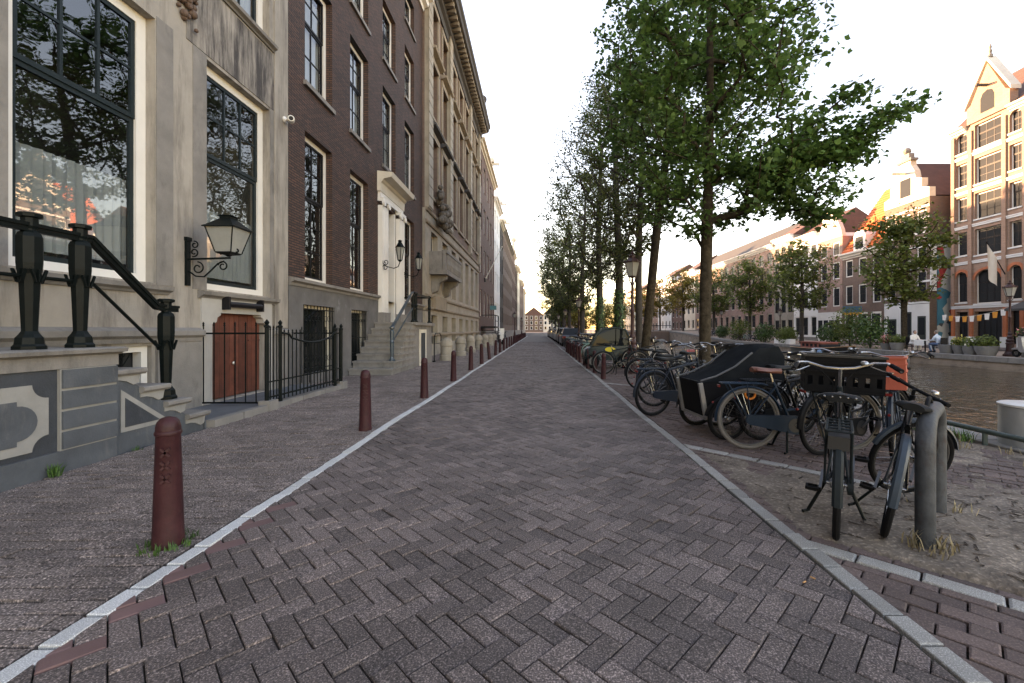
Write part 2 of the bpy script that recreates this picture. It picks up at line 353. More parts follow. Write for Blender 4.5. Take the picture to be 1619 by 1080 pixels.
# --- road
XL0, XL1, XR0, XR1 = -2.14, -2.045, 1.615, 1.715
rb = MB(); rb.add([(XL0-.01,-8,-.026),(XR1+.01,-8,-.026),(XR1+.01,300,-.026),(XL0-.01,300,-.026)], [(0,1,2,3)])
road = struct('road', rb, joint_m); ORG[road.name] = (0,0,0)
BR_END = 46.0
fp = MB(); fp.add([(XL1,BR_END,-.003),(XR0,BR_END,-.003),(XR0,300,-.003),(XL1,300,-.003)], [(0,1,2,3)]); obj('far_paving', fp, far_road_m, road)
W = .1; S2 = math.sqrt(.5); polys = []; reds = []
gap = .006
def herr(cx0, cx1, y0, y1):
    out = []; P = .1035
    nI = int((y1 + 6) / P * 1.5)
    for i in range(-60, nI):
        for j in range(-nI, 60):
            m4 = (i - j) % 4
            if m4 == 0: r = (i*P, j*P, i*P+2*P, j*P+P)
            elif m4 == 3: r = (i*P, j*P, i*P+P, j*P+2*P)
            else: continue
            ca, cb = (r[0]+r[2])/2, (r[1]+r[3])/2; X = (ca+cb)*S2; Y = (ca-cb)*S2
            if not (cx0-.2 < X < cx1+.2 and y0 < Y < y1): continue
            g2 = gap/2; c = [(r[0]+g2, r[1]+g2), (r[2]-g2, r[1]+g2), (r[2]-g2, r[3]-g2), (r[0]+g2, r[3]-g2)]
            p = [((a+b_)*S2, (a-b_)*S2) for a, b_ in c][::-1]
            p = clip(p, 1, 0, cx1); p = clip(p, -1, 0, -cx0) if p else p
            if len(p) >= 3 and area(p) > .0012: out.append(p)
    return out
polys = herr(XL1+.006, XR0-.006, .6, BR_END)
def redpick(x, y):
    return roadred_m if (x < XL1+.17 and int(y/.1465) % 2 == 0 and y < 9) else None
def crown(x, y): return und(x, y) + .0
lay(road, polys, road_m, 'paving_brick', 'paving_bricks', 300, crown, red=redpick, jit=.003, tilt=.02)
# reddish cut bricks further along the left edge
def stones(parent, x0, x1, ys, m, name, limit, step=.205, zt=.004):
    r = random.Random(5); rest = MB(); y = ys[0]; n = 0
    while y < ys[1]:
        l = step*r.uniform(.93, 1.07); mb = MB(); w2 = (x1-x0)/2; cx = (x0+x1)/2 + .018*math.sin(y*.6) + r.uniform(-.004,.004)
        pl = [(-w2, 0), (w2, 0), (w2, l-.012), (-w2, l-.012)]; z = und(cx, y) + zt + r.uniform(-.003,.003)
        if inview(cx, y, 0, 40) and n < limit:
            brick_into(mb, pl, 0, r.uniform(-.03,.03), r.uniform(-.01,.01), .006); o = link(name, mb.mesh(name, m), parent, (cx, y, z)); n += 1
        else: brick_into(rest, [(cx+a, y+c) for a, c in pl], z, 0, 0, .006)
        y += l
    if rest.v: tag(obj(name + 's', rest, m, parent), kind='stuff')
kl = MB().box(XL0, XL1, -4, 300, -.05, -.02); kerbL = struct('kerb_line_left', kl, joint_m); stones(kerbL, XL0, XL1, (.8, 90), kerb_m, 'kerb_stone', 230)
kr = MB().box(XR0, XR1, -4, 300, -.05, -.02); kerbR = struct('kerb_line_right', kr, joint_m); stones(kerbR, XR0, XR1, (.8, 90), kerbr_m, 'kerb_stone', 230)
# --- left pavement: rows of bricks laid across
pb = MB(); pb.add([(-5.75,-8,-.028),(XL0,-8,-.028),(XL0,300,-.028),(-5.75,300,-.028)], [(0,1,2,3)])
pave = struct('pavement', pb, joint_m); ORG[pave.name] = (0,0,0)
fp = MB(); fp.add([(-5.72,40,-.003),(XL0-.01,40,-.003),(XL0-.01,300,-.003),(-5.72,300,-.003)], [(0,1,2,3)]); obj('far_paving', fp, far_road_m, pave)
polys = []; y = .8; k = 0
while y < 40:
    xr = XL0-.012; xe = -4.50 if y < 10 else -5.6
    # border course of headers next to the white stones, then stretchers across
    polys.append([(xr-.10, y+.003), (xr, y+.003), (xr, y+.097), (xr-.10, y+.097)])
    x = xr-.106 - (.1 if k % 2 else 0) - .0
    if k % 2: polys.append([(xr-.2, y+.003), (xr-.106, y+.003), (xr-.106, y+.097), (xr-.2, y+.097)]); x = xr-.206
    sk = .012*math.sin(k*.7)
    while x > xe:
        x2 = max(x-.2, xe); 
        if x-x2 > .04: polys.append([(x2+.003, y+.0035), (x-.003, y+.0035), (x-.003, y+.0965), (x2+.003, y+.0965)])
        x -= .206
    y += .1035; k += 1
def slope(x, y): return und(x, y)
lay(pave, polys, walk_m, 'pavement_brick', 'pavement_bricks', 300, slope, jit=.003, tilt=.025)
# --- parking strip on the right
sb = MB(); sb.add([(XR1,-8,-.028),(5.3,-8,-.028),(5.3,300,-.028),(XR1,300,-.028)], [(0,1,2,3)])
bay = struct('parking_strip', sb, joint_m); ORG[bay.name] = (0,0,0)
fp = MB(); fp.add([(XR1+.01,30,-.004),(5.28,30,-.004),(5.28,300,-.004),(XR1+.01,300,-.004)], [(0,1,2,3)]); obj('far_paving', fp, far_road_m, bay)
polys = []
LINES = [4.43, 6.72, 12.6]       # x+y of the diagonal stone bands
for row in range(-10, 330):
    b0 = row*.1035 ; off = .5 if row % 2 else 0
    for c in range(-230, 60):
        a0 = (c+off)*.207
        q = [(a0+.004, b0+.004), (a0+.203, b0+.004), (a0+.203, b0+.0995), (a0+.004, b0+.0995)]
        p = [((a-b_*-1)*S2 if False else (a+b_)*S2, (b_-a)*S2) for a, b_ in q]
        cx = sum(t[0] for t in p)/4; cy = sum(t[1] for t in p)/4
        if not (XR1-.15 < cx < 5.3 and .6 < cy < 30): continue
        p = clip(p, -1, 0, -(XR1+.008)); p = clip(p, 1, 0, 5.2) if p else p
        if p:
            s = cx+cy
            for l in LINES:
                if abs(s-l) < .18: p = clip(p, 1, 1, l-.083) if s < l else clip(p, -1, -1, -(l+.083)); 
                if len(p) < 3: break
        if len(p) >= 3 and area(p) > .0015: polys.append(p)
lay(bay, polys, bay_m, 'bay_brick', 'bay_bricks', 300, und, jit=.004, tilt=.03)
for li, (l, x0, x1) in enumerate([(4.43, 1.66, 2.75), (6.72, 1.66, 3.6), (12.6, 1.66, 3.6)]):
    t = 0; r = random.Random(li)
    while x0 + t*S2 < x1:
        ln = .3*r.uniform(.9, 1.1); cx = x0 + (t+ln/2)*S2; cy = l - cx
        mb = MB(); h = ln/2-.006; w2 = .055
        q = [(-h, -w2), (h, -w2), (h, w2), (-h, w2)]
        pq = clip([((a+b_)*S2, (b_-a)*S2) for a, b_ in q], -1, 0, cx-(XR1+.008))
        if len(pq) >= 3: brick_into(mb, pq, 0, r.uniform(-.02,.02), r.uniform(-.02,.02), .008)
        if len(pq) >= 3: link('band_stone', mb.mesh('band_stone', kerbr_m), bay, (cx, cy, und(cx, cy)+.006))
        t += ln
# dirt washed over the bricks
DM = MB(); DNX, DNY = 88, 190; nx, ny, DX0, DY0, DST = 88, 190, 1.74, 1.55, .0395
zz = {}
for j in range(ny+1):
    for i in range(nx+1):
        x = DX0+i*DST; y = DY0+j*DST; s = x+y-4.52
        nz = mnoise.fractal(Vector((x*1.1, y*1.1, 3.3)), .9, 2.1, 5) ; fine = mnoise.fractal(Vector((x*7, y*7, 1)), .8, 2.2, 3)
        h = -.022 + .017*nz + .0055*fine + (.018 if 4.5 < x+y < 6.6 else 0)
        h += .042*math.exp(-(((x-3.3)/1.1)**2 + ((y-2.9)/1.0)**2)) + .038*math.exp(-((x-4.9)/.35)**2)*(.4+.6*(nz > -.1)) + .022*math.exp(-(((x-2.2)/.5)**2+((y-3.2)/.75)**2))
        h += .02*math.exp(-(((x-4.0)/.8)**2 + ((y-4.4)/1.4)**2))
        if s < .12: h -= .10*min(1, max(0, (.12-s)/.12))
        if x < XR1+.12: h -= .03*(XR1+.12-x)/.12
        DM.v.append((x, y, und(x, y)+h))
for j in range(ny):
    for i in range(nx):
        a = j*(nx+1)+i; DM.f.append((a, a+1, a+nx+2, a+nx+1))
tag(obj("dirt", DM, dirt_m, None, True), 'sandy dirt spread over the bricks around the grey pipe hoop', 'dirt', kind='stuff')
def dirt_h(x, y): 
    i = min(DNX, max(0, int((x-DX0)/DST))); j = min(DNY, max(0, int((y-DY0)/DST))); return max(0, DM.v[j*(DNX+1)+i][2])
# twigs, dead leaves and cigarette ends
lt = MB(); r = random.Random(11)
for k in range(520):
    x = r.gauss(3.1, .75); y = r.gauss(2.9, .8)
    if k % 4 == 0: x = r.uniform(1.8, 5.1); y = r.uniform(1.8, 8)
    if not (1.75 < x < 5.1 and y > 1.6) or x+y < 4.6: continue
    z = dirt_h(x, y)+.004; a = r.uniform(0, 3.14); l = r.uniform(.008, .05); w = r.uniform(.002, .008)
    dx, dy = math.cos(a)*l, math.sin(a)*l; ex, ey = -math.sin(a)*w, math.cos(a)*w
    lt.add([(x-dx-ex,y-dy-ey,z),(x+dx-ex,y+dy-ey,z+.004),(x+dx+ex,y+dy+ey,z),(x-dx+ex,y-dy+ey,z+.006)], [(0,1,2,3)])
tag(obj('leaf_litter', lt, mat('litter_brown', (.06,.04,.028), .9, .4, 9, rnd=.6), None), 'brown twigs and dead leaves strewn on the dirt', 'litter', kind='stuff')
for k, (x, y, a) in enumerate([(1.42, 2.29, .5), (1.49, 2.33, 2.2)]):
    mb = MB().tube([(-.012,0,.005),(.012,0,.005)], .004, 8); o = obj('cigarette_end', mb, mat('cigarette_tan', (.5,.25,.1), .8), None, org=(0,0,0)); o.location = (x, y, und(x, y)+.004); o.rotation_euler = (0,0,a)
    tag(o, ['orange cigarette end lying flat on the road bricks', 'cigarette end nearer the right stone line on the road'][k], 'cigarette end')
def tuft(name, label, pts, m, hgt, n, spread, seed=1, cat='weed'):
    mb = MB(); r = random.Random(seed)
    for (x, y, z) in pts:
        for k in range(n):
            a = r.uniform(0, 6.28); d = r.random()*spread; bx, by = x+math.cos(a)*d, y+math.sin(a)*d; h = hgt*r.uniform(.4, 1); a2 = r.uniform(0, 6.28); w = .0025+hgt*.012
            lx, ly = math.cos(a2)*h*.5, math.sin(a2)*h*.5; ox, oy = -math.sin(a2)*w, math.cos(a2)*w
            mb.add([(bx-ox,by-oy,z),(bx+ox,by+oy,z),(bx+lx*.4+ox,by+ly*.4+oy,z+h*.65),(bx+lx*.4-ox,by+ly*.4-oy,z+h*.65),(bx+lx,by+ly,z+h)], [(0,1,2,3),(3,2,4)])
    return tag(obj(name, mb, m, None), label, cat, kind='stuff')
# --- quay on this side
qb = MB(); qb.box(5.5, 5.62, -30, 300, -1.6, -.03); quay = struct('quay_wall_near', qb, mat('w_quay_brick', (.10,.085,.075), .9, .3, 2, .5, 30)); ORG[quay.name] = (0,0,0)
for k in range(46):
    y = -2 + k*1.02; mb = MB(); brick_into(mb, [(-.2,0),(.2,0),(.2,1.005),(-.2,1.005)], 0, 0, 0, .012); link('coping_stone', mb.mesh('coping_stone', stonegrey_m), quay, (5.42, y, .035 + .004*math.sin(k*2.1)))
mb = MB().box(5.2, 5.6, 45, 300, -.04, .03); obj('far_coping', mb, stonegrey_m, quay)
# --- quay on the far side, its street climbing to the bridge
FARPROF = [(-30,-.05),(46,-.05),(52,.05),(60,.42),(68,.85),(74,1.05),(84,1.05),(92,.7),(104,.05),(300,-.05)]
def far_z(y):
    for (a, za), (c, zc) in zip(FARPROF, FARPROF[1:]):
        if a <= y <= c: return za+(zc-za)*(y-a)/(c-a)
    return -.05
fq = MB()
for y, z in FARPROF: fq.v += [(23.0, y, -1.6), (23.0, y, z-.22), (23.55, y, z-.001), (36, y, z), (300, y, z)]
for i in range(len(FARPROF)-1):
    a = i*5
    for k in (0, 2, 3): fq.f.append((a+k, a+k+1, a+k+6, a+k+5) if k else (a, a+5, a+6, a+1))
fqm = mat('w_far_quay', (.30,.235,.185), .9, .3, .9, .4, 12, stain=.7, scol=(.07,.055,.045), stscale=(1,.6,1.2), stlo=.5)
fquay = struct('quay_wall_far', fq, fqm); ORG[fquay.name] = (0,0,0)
y = 18.0; k = 0
while y < 104:
    l = 1.5; z0, z1 = far_z(y), far_z(y+l); mb = MB()
    mb.add([(22.94,0,z0-.24),(23.56,0,z0-.24),(23.56,0,z0+.02),(22.94,0,z0+.02),(22.94,l-.02,z1-.24),(23.56,l-.02,z1-.24),(23.56,l-.02,z1+.02),(22.94,l-.02,z1+.02)], [(0,1,2,3),(7,6,5,4),(0,4,5,1),(1,5,6,2),(2,6,7,3),(3,7,4,0)])
    link('coping_stone', mb.mesh('coping_stone', stonegrey_m), fquay, (0, y, 0)); y += l
ce = MB(); ce.box(5.2, 23.4, 150, 300, -1.6, -.052); struct('canal_end', ce, far_road_m)
# far street pavement strip in front of the houses
mb = MB(); mb.box(29.6, 33.2, 18, 46, -.3, .07); struct('far_pavement', mb, far_road_m)
# ================================================================ buildings
class F:
    """facade frame: s along the street (world y), d outwards, z up"""
    def __init__(s, side, X): s.side, s.X = side, X
    def x(s, d): return s.X + s.side*d
    def box(s, mb, s0, s1, d0, d1, z0, z1): mb.box(s.x(d0), s.x(d1), s0, s1, z0, z1); return mb
    def mould(s, mb, s0, s1, prof, ends=True):
        """profile [(d,z)...] swept along the street"""
        n = len(prof); b = len(mb.v)
        for y in (s0, s1): mb.v += [(s.x(d), y, z) for d, z in prof]
        for i in range(n-1):
            q = (b+i, b+i+1, b+n+i+1, b+n+i); mb.f.append(q)
        mb.f.append(tuple(range(b, b+n))); mb.f.append(tuple(range(b+n, b+2*n))[::-1]); return mb
def wall_mesh(fr, y0, y1, z0, z1, openings, reveal=.22, depth=9.0, back=True, roof=True, gable=None):
    mb = MB(); S = sorted({y0, y1} | {v for o in openings for v in o[:2] if y0 < v < y1}); Z = sorted({z0, z1} | {v for o in openings for v in o[2:4] if z0 < v < z1})
    def hole(s, z): return any(o[0] <= s <= o[1] and o[2] <= z <= o[3] for o in openings)
    X0 = fr.x(0); Xr = fr.x(-reveal); Xb = fr.x(-depth)
    for a, b_ in zip(S, S[1:]):
        for c, d in zip(Z, Z[1:]):
            if not hole((a+b_)/2, (c+d)/2): mb.add([(X0,a,c),(X0,b_,c),(X0,b_,d),(X0,a,d)], [(0,1,2,3)])
    for o in openings:
        a, b_, c, d = o[:4]; a = max(a, y0); b_ = min(b_, y1)
        mb.add([(X0,a,c),(X0,b_,c),(X0,b_,d),(X0,a,d),(Xr,a,c),(Xr,b_,c),(Xr,b_,d),(Xr,a,d)], [(0,1,5,4),(1,2,6,5),(2,3,7,6),(3,0,4,7)])
    if back:
        mb.add([(X0,y0,z0),(Xb,y0,z0),(Xb,y0,z1),(X0,y0,z1)], [(0,1,2,3)]); mb.add([(X0,y1,z0),(Xb,y1,z0),(Xb,y1,z1),(X0,y1,z1)], [(0,1,2,3)])
        mb.add([(Xb,y0,z0),(Xb,y1,z0),(Xb,y1,z1),(Xb,y0,z1)], [(0,1,2,3)])
        if roof: mb.add([(X0,y0,z1),(X0,y1,z1),(Xb,y1,z1),(Xb,y0,z1)], [(0,1,2,3)])
    return mb
WC = {}
def window(bd, fr, s0, s1, z0, z1, cols=2, rows=(2, 2), split=.5, fw=.09, bar=.025, inset=.16, frame=None, sash=None, pane=None, sill=None, clear=False, single=False, sw=.05, name='window', curtain=None):
    """window > sash, pane..., sill. Frame members are the window's own mesh"""
    frame = frame or white_m; sash = sash or sashb_m; pane = pane or (glass_m if clear else glassd_m)
    w, h = s1-s0, z1-z0; e = .002
    key = (fr.side, round(w, 3), round(h, 3), cols, tuple(rows), round(split, 3), fw, bar, inset, frame.name, sash.name, pane.name, single, sw)
    if key not in WC:
        f0 = F(fr.side, 0.0); a = MB(); D0, D1 = -inset-.06, -inset+.03
        f0.box(a, e, fw, D0, D1, e, h-e); f0.box(a, w-fw, w-e, D0, D1, e, h-e); f0.box(a, fw, w-fw, D0, D1-.004, h-fw, h-e); f0.box(a, fw, w-fw, D0, D1-.004, e, fw*.8)
        b = MB(); zm = h*split; panes = []
        parts = [(fw*.8, zm, rows[0], -.012), (zm, h-fw, rows[1], .008)] if rows[1] else [(fw*.8, h-fw, rows[0], 0)]
        for (za, zb, nr, dd) in parts:
            d0, d1 = -inset-.035+dd, -inset+.004+dd
            f0.box(b, fw, fw+sw, d0, d1, za, zb); f0.box(b, w-fw-sw, w-fw, d0, d1, za, zb); f0.box(b, fw+sw, w-fw-sw, d0, d1, za, za+sw*1.1); f0.box(b, fw+sw, w-fw-sw, d0, d1, zb-sw, zb)
            ia, ib, ja, jb = fw+sw, w-fw-sw, za+sw*1.1, zb-sw
            for c in range(1, cols if nr > 0 else 1):
                x = ia+(ib-ia)*c/cols; f0.box(b, x-bar/2, x+bar/2, d0+.006, d1-.004, ja, jb)
            for r_ in range(1, nr):
                z = ja+(jb-ja)*r_/nr; f0.box(b, ia, ib, d0+.007, d1-.006, z-bar/2, z+bar/2)
            nc = cols if nr > 0 else 1; nr = max(nr, 1); X = f0.x(-inset-.018+dd)
            if single: panes.append([(X, ia, ja), (X, ib, ja), (X, ib, jb), (X, ia, jb)])
            else:
                for c in range(nc):
                    for r_ in range(nr): panes.append([(X, ia+(ib-ia)*c/nc, ja+(jb-ja)*r_/nr), (X, ia+(ib-ia)*(c+1)/nc, ja+(jb-ja)*r_/nr), (X, ia+(ib-ia)*(c+1)/nc, ja+(jb-ja)*(r_+1)/nr), (X, ia+(ib-ia)*c/nc, ja+(jb-ja)*(r_+1)/nr)])
        pm = {}; pl = []
        for p in panes:
            o0 = p[0]; k = tuple(round(q[i]-o0[i], 3) for q in p for i in range(3))
            if k not in pm:
                m_ = MB(); x0 = 0; ww = p[1][1]-o0[1]; hh = p[2][2]-o0[2]; m_.add([(0,0,0),(0,ww,0),(0,ww,hh),(0,0,hh)], [(0,1,2,3)]); pm[k] = m_.mesh('pane', pane)
            pl.append((o0, pm[k]))
        WC[key] = (a.mesh(name, frame), b.mesh('sash', sash), pl)
    fm, sm, pl = WC[key]
    wo = put(name, fm, bd, (fr.X, s0, z0)); link('sash', sm, wo)
    for o0, pmesh in pl: link('pane', pmesh, wo, o0)
    if sill:
        m_ = MB(); f0 = F(fr.side, 0.0); f0.box(m_, -.07, w+.07, -inset+.03, .075, -.11, -.003); link('sill', m_.mesh('sill', sill), wo)
    if curtain:
        zc0, zc1, cm = curtain; m_ = MB(); f0 = F(fr.side, 0.0); n = 40; b0 = len(m_.v)
        for i in range(n+1):
            s_ = fw + (w-2*fw)*i/n; d = -inset-.12+.018*math.sin(i*1.9)+.01*math.sin(i*.73)
            m_.v += [(f0.x(d), s_, zc0), (f0.x(d), s_, zc1)]
        for i in range(n): m_.f.append((2*i, 2*i+2, 2*i+3, 2*i+1))
        link('curtain', m_.mesh('curtain', cm, smooth=True), wo)
    return wo
def grille(bd, fr, s0, s1, z0, z1, d=-.03, n=9, scroll=True, m=None):
    mb = MB(); 
    for i in range(n): s = s0+(s1-s0)*(i+.5)/n; mb.tube([(fr.x(d), s, z0), (fr.x(d), s, z1)], .010, 6)
    for z in (z0+.12, (z0+z1)/2, z1-.1): fr.box(mb, s0, s1, d-.012, d+.012, z-.012, z+.012)
    if scroll:
        for i in range(n-1):
            s = s0+(s1-s0)*(i+1)/n
            for z in (z0+.35, z1-.32): 
                b0 = len(mb.v); mb.torus((0,0,0), (s1-s0)/n*.42, .006, 12, 5); mb.xf(Matrix.Translation((fr.x(d+.012), s, z)) @ Matrix.Rotation(R(90), 4, 'Z'), b0)
    return obj('window_grille', mb, m or iron_m, bd)
CORN = [(0,0),(.05,0),(.08,.1),(.22,.16),(.26,.3),(.42,.36),(.45,.5),(0,.52)]
def cornice(bd, fr, s0, s1, z, m, k=1.0, prof=None, name='cornice'):
    return obj(name, fr.mould(MB(), s0, s1, [(d*k, z+h*k) for d, h in (prof or CORN)]), m, bd)
SILLP = [(.0,0),(.03,.0),(.05,.03),(.11,.06),(.12,.12),(0,.135)]
# ---------------- left row, nearest house: stuccoed front over a stoop
fr = F(1, -5.6)
b1 = thing('stucco_house', 'weathered beige stucco canal house with tall sash windows and red basement doors', 'building', (-5.6, 2, 0))
ops = [(4.55,6.30,2.03,5.90),(7.28,8.98,2.03,5.93),(4.55,6.30,7.35,10.6),(7.28,8.98,7.35,10.6),(7.35,8.86,.10,1.66),(5.15,6.24,.35,1.12),(.9,2.65,2.03,5.9),(-2.5,-.8,2.03,5.9)]
obj('wall', wall_mesh(fr, -9, 9.62, -.05, 14.5, ops, .25), stucco_m, b1)
for (a, c, z0, z1) in ops[:2] + ops[6:]:
    wo = window(b1, fr, a, c, z0, z1, 3, (0, 2), .60, fw=.15, bar=.035, inset=.17, sash=sash_m, clear=True, sw=.06, curtain=(.25, 1.45, curtain_m))
    m_ = MB(); f0 = F(1, 0.0); f0.mould(m_, -.2, c-a+.2, [(d, z-.16) for d, z in SILLP]); link('sill', m_.mesh('sill', stonegrey_m), wo)
for (a, c, z0, z1) in ops[2:4]:
    wo = window(b1, fr, a, c, z0, z1, 3, (2, 2), .6, fw=.15, bar=.035, inset=.17, sash=sash_m, clear=True, sw=.06, curtain=(.1, 2.9, curtain_m))
    m_ = MB(); f0 = F(1, 0.0); f0.mould(m_, -.12, c-a+.12, [(d, z-.15) for d, z in SILLP]); link('sill', m_.mesh('sill', stonegrey_m), wo)
obj('interior_wall', MB().box(-7.6, -7.55, -8, 9.5, 1.9, 11), room_m, b1)
# stained stretch of render below the upper sill
m_ = MB(); fr.box(m_, 6.85, 9.45, -.0, .012, 5.99, 7.16); obj('stained_render', m_, stuccod_m, b1)
# darker jamb strips beside the white frames, plinth moulding, lower render
for (a, c, z0, z1) in ops[:2]:
    m_ = MB(); fr.box(m_, c+.012, c+.30, 0, .010, z0-.02, z1+.05); fr.box(m_, a-.30, a-.012, 0, .010, z0-.02, z1+.05); obj('jamb_strip', m_, stonegrey_m, b1)
m_ = MB(); fr.mould(m_, -9, 7.12, [(0,1.16),(.05,1.16),(.06,1.22),(.11,1.26),(.11,1.33),(.05,1.36),(0,1.38)]); fr.mould(m_, 9.02, 9.6, [(0,1.16),(.05,1.16),(.06,1.22),(.11,1.26),(.11,1.33),(.05,1.36),(0,1.38)]); obj('plinth_moulding', m_, stonegrey_m, b1)
for a, c in ((6.3,7.12),(9.02,9.6)): obj('plinth', fr.box(MB(), a, c, .0, .045, -.02, 1.155), stonegrey_m, b1)
# carved stone over the basement doors: shouldered surround
m_ = MB(); fr.box(m_, 7.13, 7.36, -.01, .035, -.02, 1.93); fr.box(m_, 8.85, 9.01, -.01, .035, -.02, 1.93); fr.box(m_, 7.36, 8.85, -.01, .034, 1.64, 1.93)
for s, sg in ((7.36, 1), (8.85, -1)):
    m_.prism([(s, 1.645), (s+sg*.2, 1.645), (s+sg*.2, 1.60), (s+sg*.12, 1.56), (s+sg*.10, 1.48), (s, 1.44)][::sg], fr.x(-.2), fr.x(.033), 'x')
obj('door_surround', m_, mat('w_surround', (.38,.37,.35), .85, .15, 2, .2, 50, stain=.5, scol=(.14,.14,.14), stlo=.55), b1)
def plank_door(bd, fr, s0, s1, z0, z1, n, d=-.12):
    do = obj('door', fr.box(MB(), s0, s1, d-.05, d-.03, z0, z1), doorred_m, bd)
    for i in range(n):
        a = s0+(s1-s0)*i/n+.004; c = s0+(s1-s0)*(i+1)/n-.004
        obj('plank', fr.box(MB(), a, c, d-.03, d+rng.uniform(-.002,.004), z0+.01, z1-.01), doorred_m, do)
    return do
dl = plank_door(b1, fr, 7.37, 8.10, .11, 1.64, 6); dr = plank_door(b1, fr, 8.11, 8.84, .11, 1.64, 6)
obj('hinge', fr.box(MB(), 7.40, 7.72, -.115, -.10, 1.12, 1.15), doorred_m, dl); obj('hinge', fr.box(MB(), 8.48, 8.82, -.115, -.10, 1.12, 1.15), doorred_m, dr)
obj('handle', MB().lathe([(.0,0),(.03,0),(.035,.02),(.02,.035),(0,.04)], (-5.70, 8.05, .72), 12, 'x'), mat('brass_knob', (.55,.5,.42), .3, metal=.8), dl)
m_ = MB(); m_.tube([(fr.x(.12), 7.62, 1.80), (fr.x(.12), 8.52, 1.80)], .05, 10); fr.box(m_, 7.58, 7.63, .035, .16, 1.70, 1.93); fr.box(m_, 8.51, 8.56, .035, .16, 1.70, 1.93); obj('rolled_awning', m_, sashb_m, b1, True)
# basement window behind the stair
m_ = MB(); fr.box(m_, 5.15, 6.24, -.2, -.19, .35, 1.12); obj('basement_pane', m_, glassd_m, b1)
m_ = MB(); fr.box(m_, 6.14, 6.235, -.18, -.06, .36, 1.115); fr.box(m_, 5.16, 6.14, -.18, -.06, 1.03, 1.115); obj('basement_frame', m_, white_m, b1)
m_ = MB()
for i in range(12):
    m_.bar((fr.x(-.09), 5.2+i*.08, .4), (fr.x(-.09), 5.62+i*.08, 1.03), .008, .008) if i < 6 else m_.bar((fr.x(-.09), 5.62+(i-6)*.08, .4), (fr.x(-.09), 5.2+(i-6)*.08, 1.03), .008, .008)
obj('lattice', m_, iron_m, b1)
m_ = MB(); fr.box(m_, 9.12, 9.60, .0, .03, 1.385, 14.3); obj('corner_strip', m_, stucco_m, b1)
cornice(b1, fr, -9, 9.6, 13.9, cream_m, 1.0)
# carved ornament between the upper windows
m_ = MB(); r = random.Random(2)
for i in range(26): m_.ball((-5.58+r.random()*.05, 6.83+r.uniform(-.16,.16), 6.55+r.uniform(-.4,.35)), r.uniform(.03,.065), 7, 5)
obj('carved_ornament', m_, mat('w_ornament', (.12,.075,.055), .8, .3, 8), b1, True)
# ---------------- stoop of the first house
st = thing('stone_stoop', 'dark bluestone stoop with pale inlaid panels in front of stucco house', 'stoop', (-5.0, 4, 0))
fs = F(1, -4.53)
obj('plinth', MB().box(-5.55, -4.50, -4, 4.60, -.03, .20), bluestone_m, st)
obj('body', MB().box(-5.58, -4.535, -4, 4.60, .2, .98), bluestoned_m, st)
obj('frieze', MB().box(-5.58, -4.51, -4, 4.63, .975, 1.09), stonegrey_m, st)
m_ = MB(); fs.mould(m_, -4, 4.66, [(-1.05,1.09),(.02,1.09),(.05,1.11),(.09,1.115),(.10,1.15),(.07,1.165),(-1.05,1.165)]); obj('coping', m_, stonegrey_m, st)
# panel with curved inlay and the banded pier
def fpoly(name, poly, d0, d1, m, parent): return obj(name, MB().prism(poly, fs.x(d0), fs.x(d1), 'x'), m, parent)
def arc(cx, cz, r, a0, a1, n=10): return [(cx+r*math.cos(R(a0+(a1-a0)*i/n)), cz+r*math.sin(R(a0+(a1-a0)*i/n))) for i in range(n+1)]
for off in (0, -1.75, -3.5):
    cy = off
    outer = [(cy+2.50,.38)] + arc(cy+2.50,.25,.13,90,0,6) + arc(cy+3.98,.25,.13,180,90,8) + arc(cy+3.98,.85,.13,270,180,8) + arc(cy+2.50,.85,.13,0,-90,6)
    fpoly('pale_inlay', outer, -.006, .006, palestone_m, st)
    inner = [(cy+2.75,.33),(cy+3.73,.33),(cy+3.73,.37)] + arc(cy+3.73,.525,.155,-90,90,12) + [(cy+3.73,.72),(cy+2.75,.72),(cy+2.75,.68)] + arc(cy+2.75,.525,.155,90,270,12)
    fpoly('dark_medallion', inner, -.002, .014, bluestone_m, st)
for k, (z0, z1) in enumerate([(.215,.375),(.40,.57),(.595,.765),(.79,.965)]):
    obj('pier_block', MB().box(-4.60, -4.488, 4.07, 4.60, z0, z1), bluestone_m, st)
obj('pier_backing', MB().box(-4.60, -4.505, 4.06, 4.602, .2, .972), palestone_m, st)
# steps going down along the street
m_ = MB(); m_.prism([(4.60,-.03),(5.86,-.03),(5.86,.05),(4.60,.92)], -5.5, -4.56, 'x'); obj('flight_side', m_, bluestone_m, st)
m_ = MB(); m_.prism([(4.70,.22),(5.34,.22),(4.70,.69)], -4.57, -4.551, 'x'); obj('triangle_inlay', m_, palestone_m, st)
m_ = MB(); m_.prism([(4.745,.27),(5.18,.27),(4.745,.595)], -4.57, -4.546, 'x'); obj('triangle_panel', m_, bluestoned_m, st)
for k in range(4):
    y = 4.60+.32*k; z = .915-.222*k; yb = y+.36
    so = obj('step', fs.mould(MB(), y, yb, [(-1.0,z-.07),(.01,z-.07),(.035,z-.045),(.035,z-.012),(.02,z),(-1.0,z)]), stonegrey_m, st)
    m_ = MB(); m_.prism([(y+.01,z-.071),(yb-.035,z-.071),(yb-.045,z-.10),(yb-.06,z-.17),(yb-.12,z-.185),(yb-.2,z-.14),(yb-.28,z-.12),(y+.01,z-.12)][::-1], -5.5, -4.545, 'x'); obj('bracket', m_, palestone_m, so)
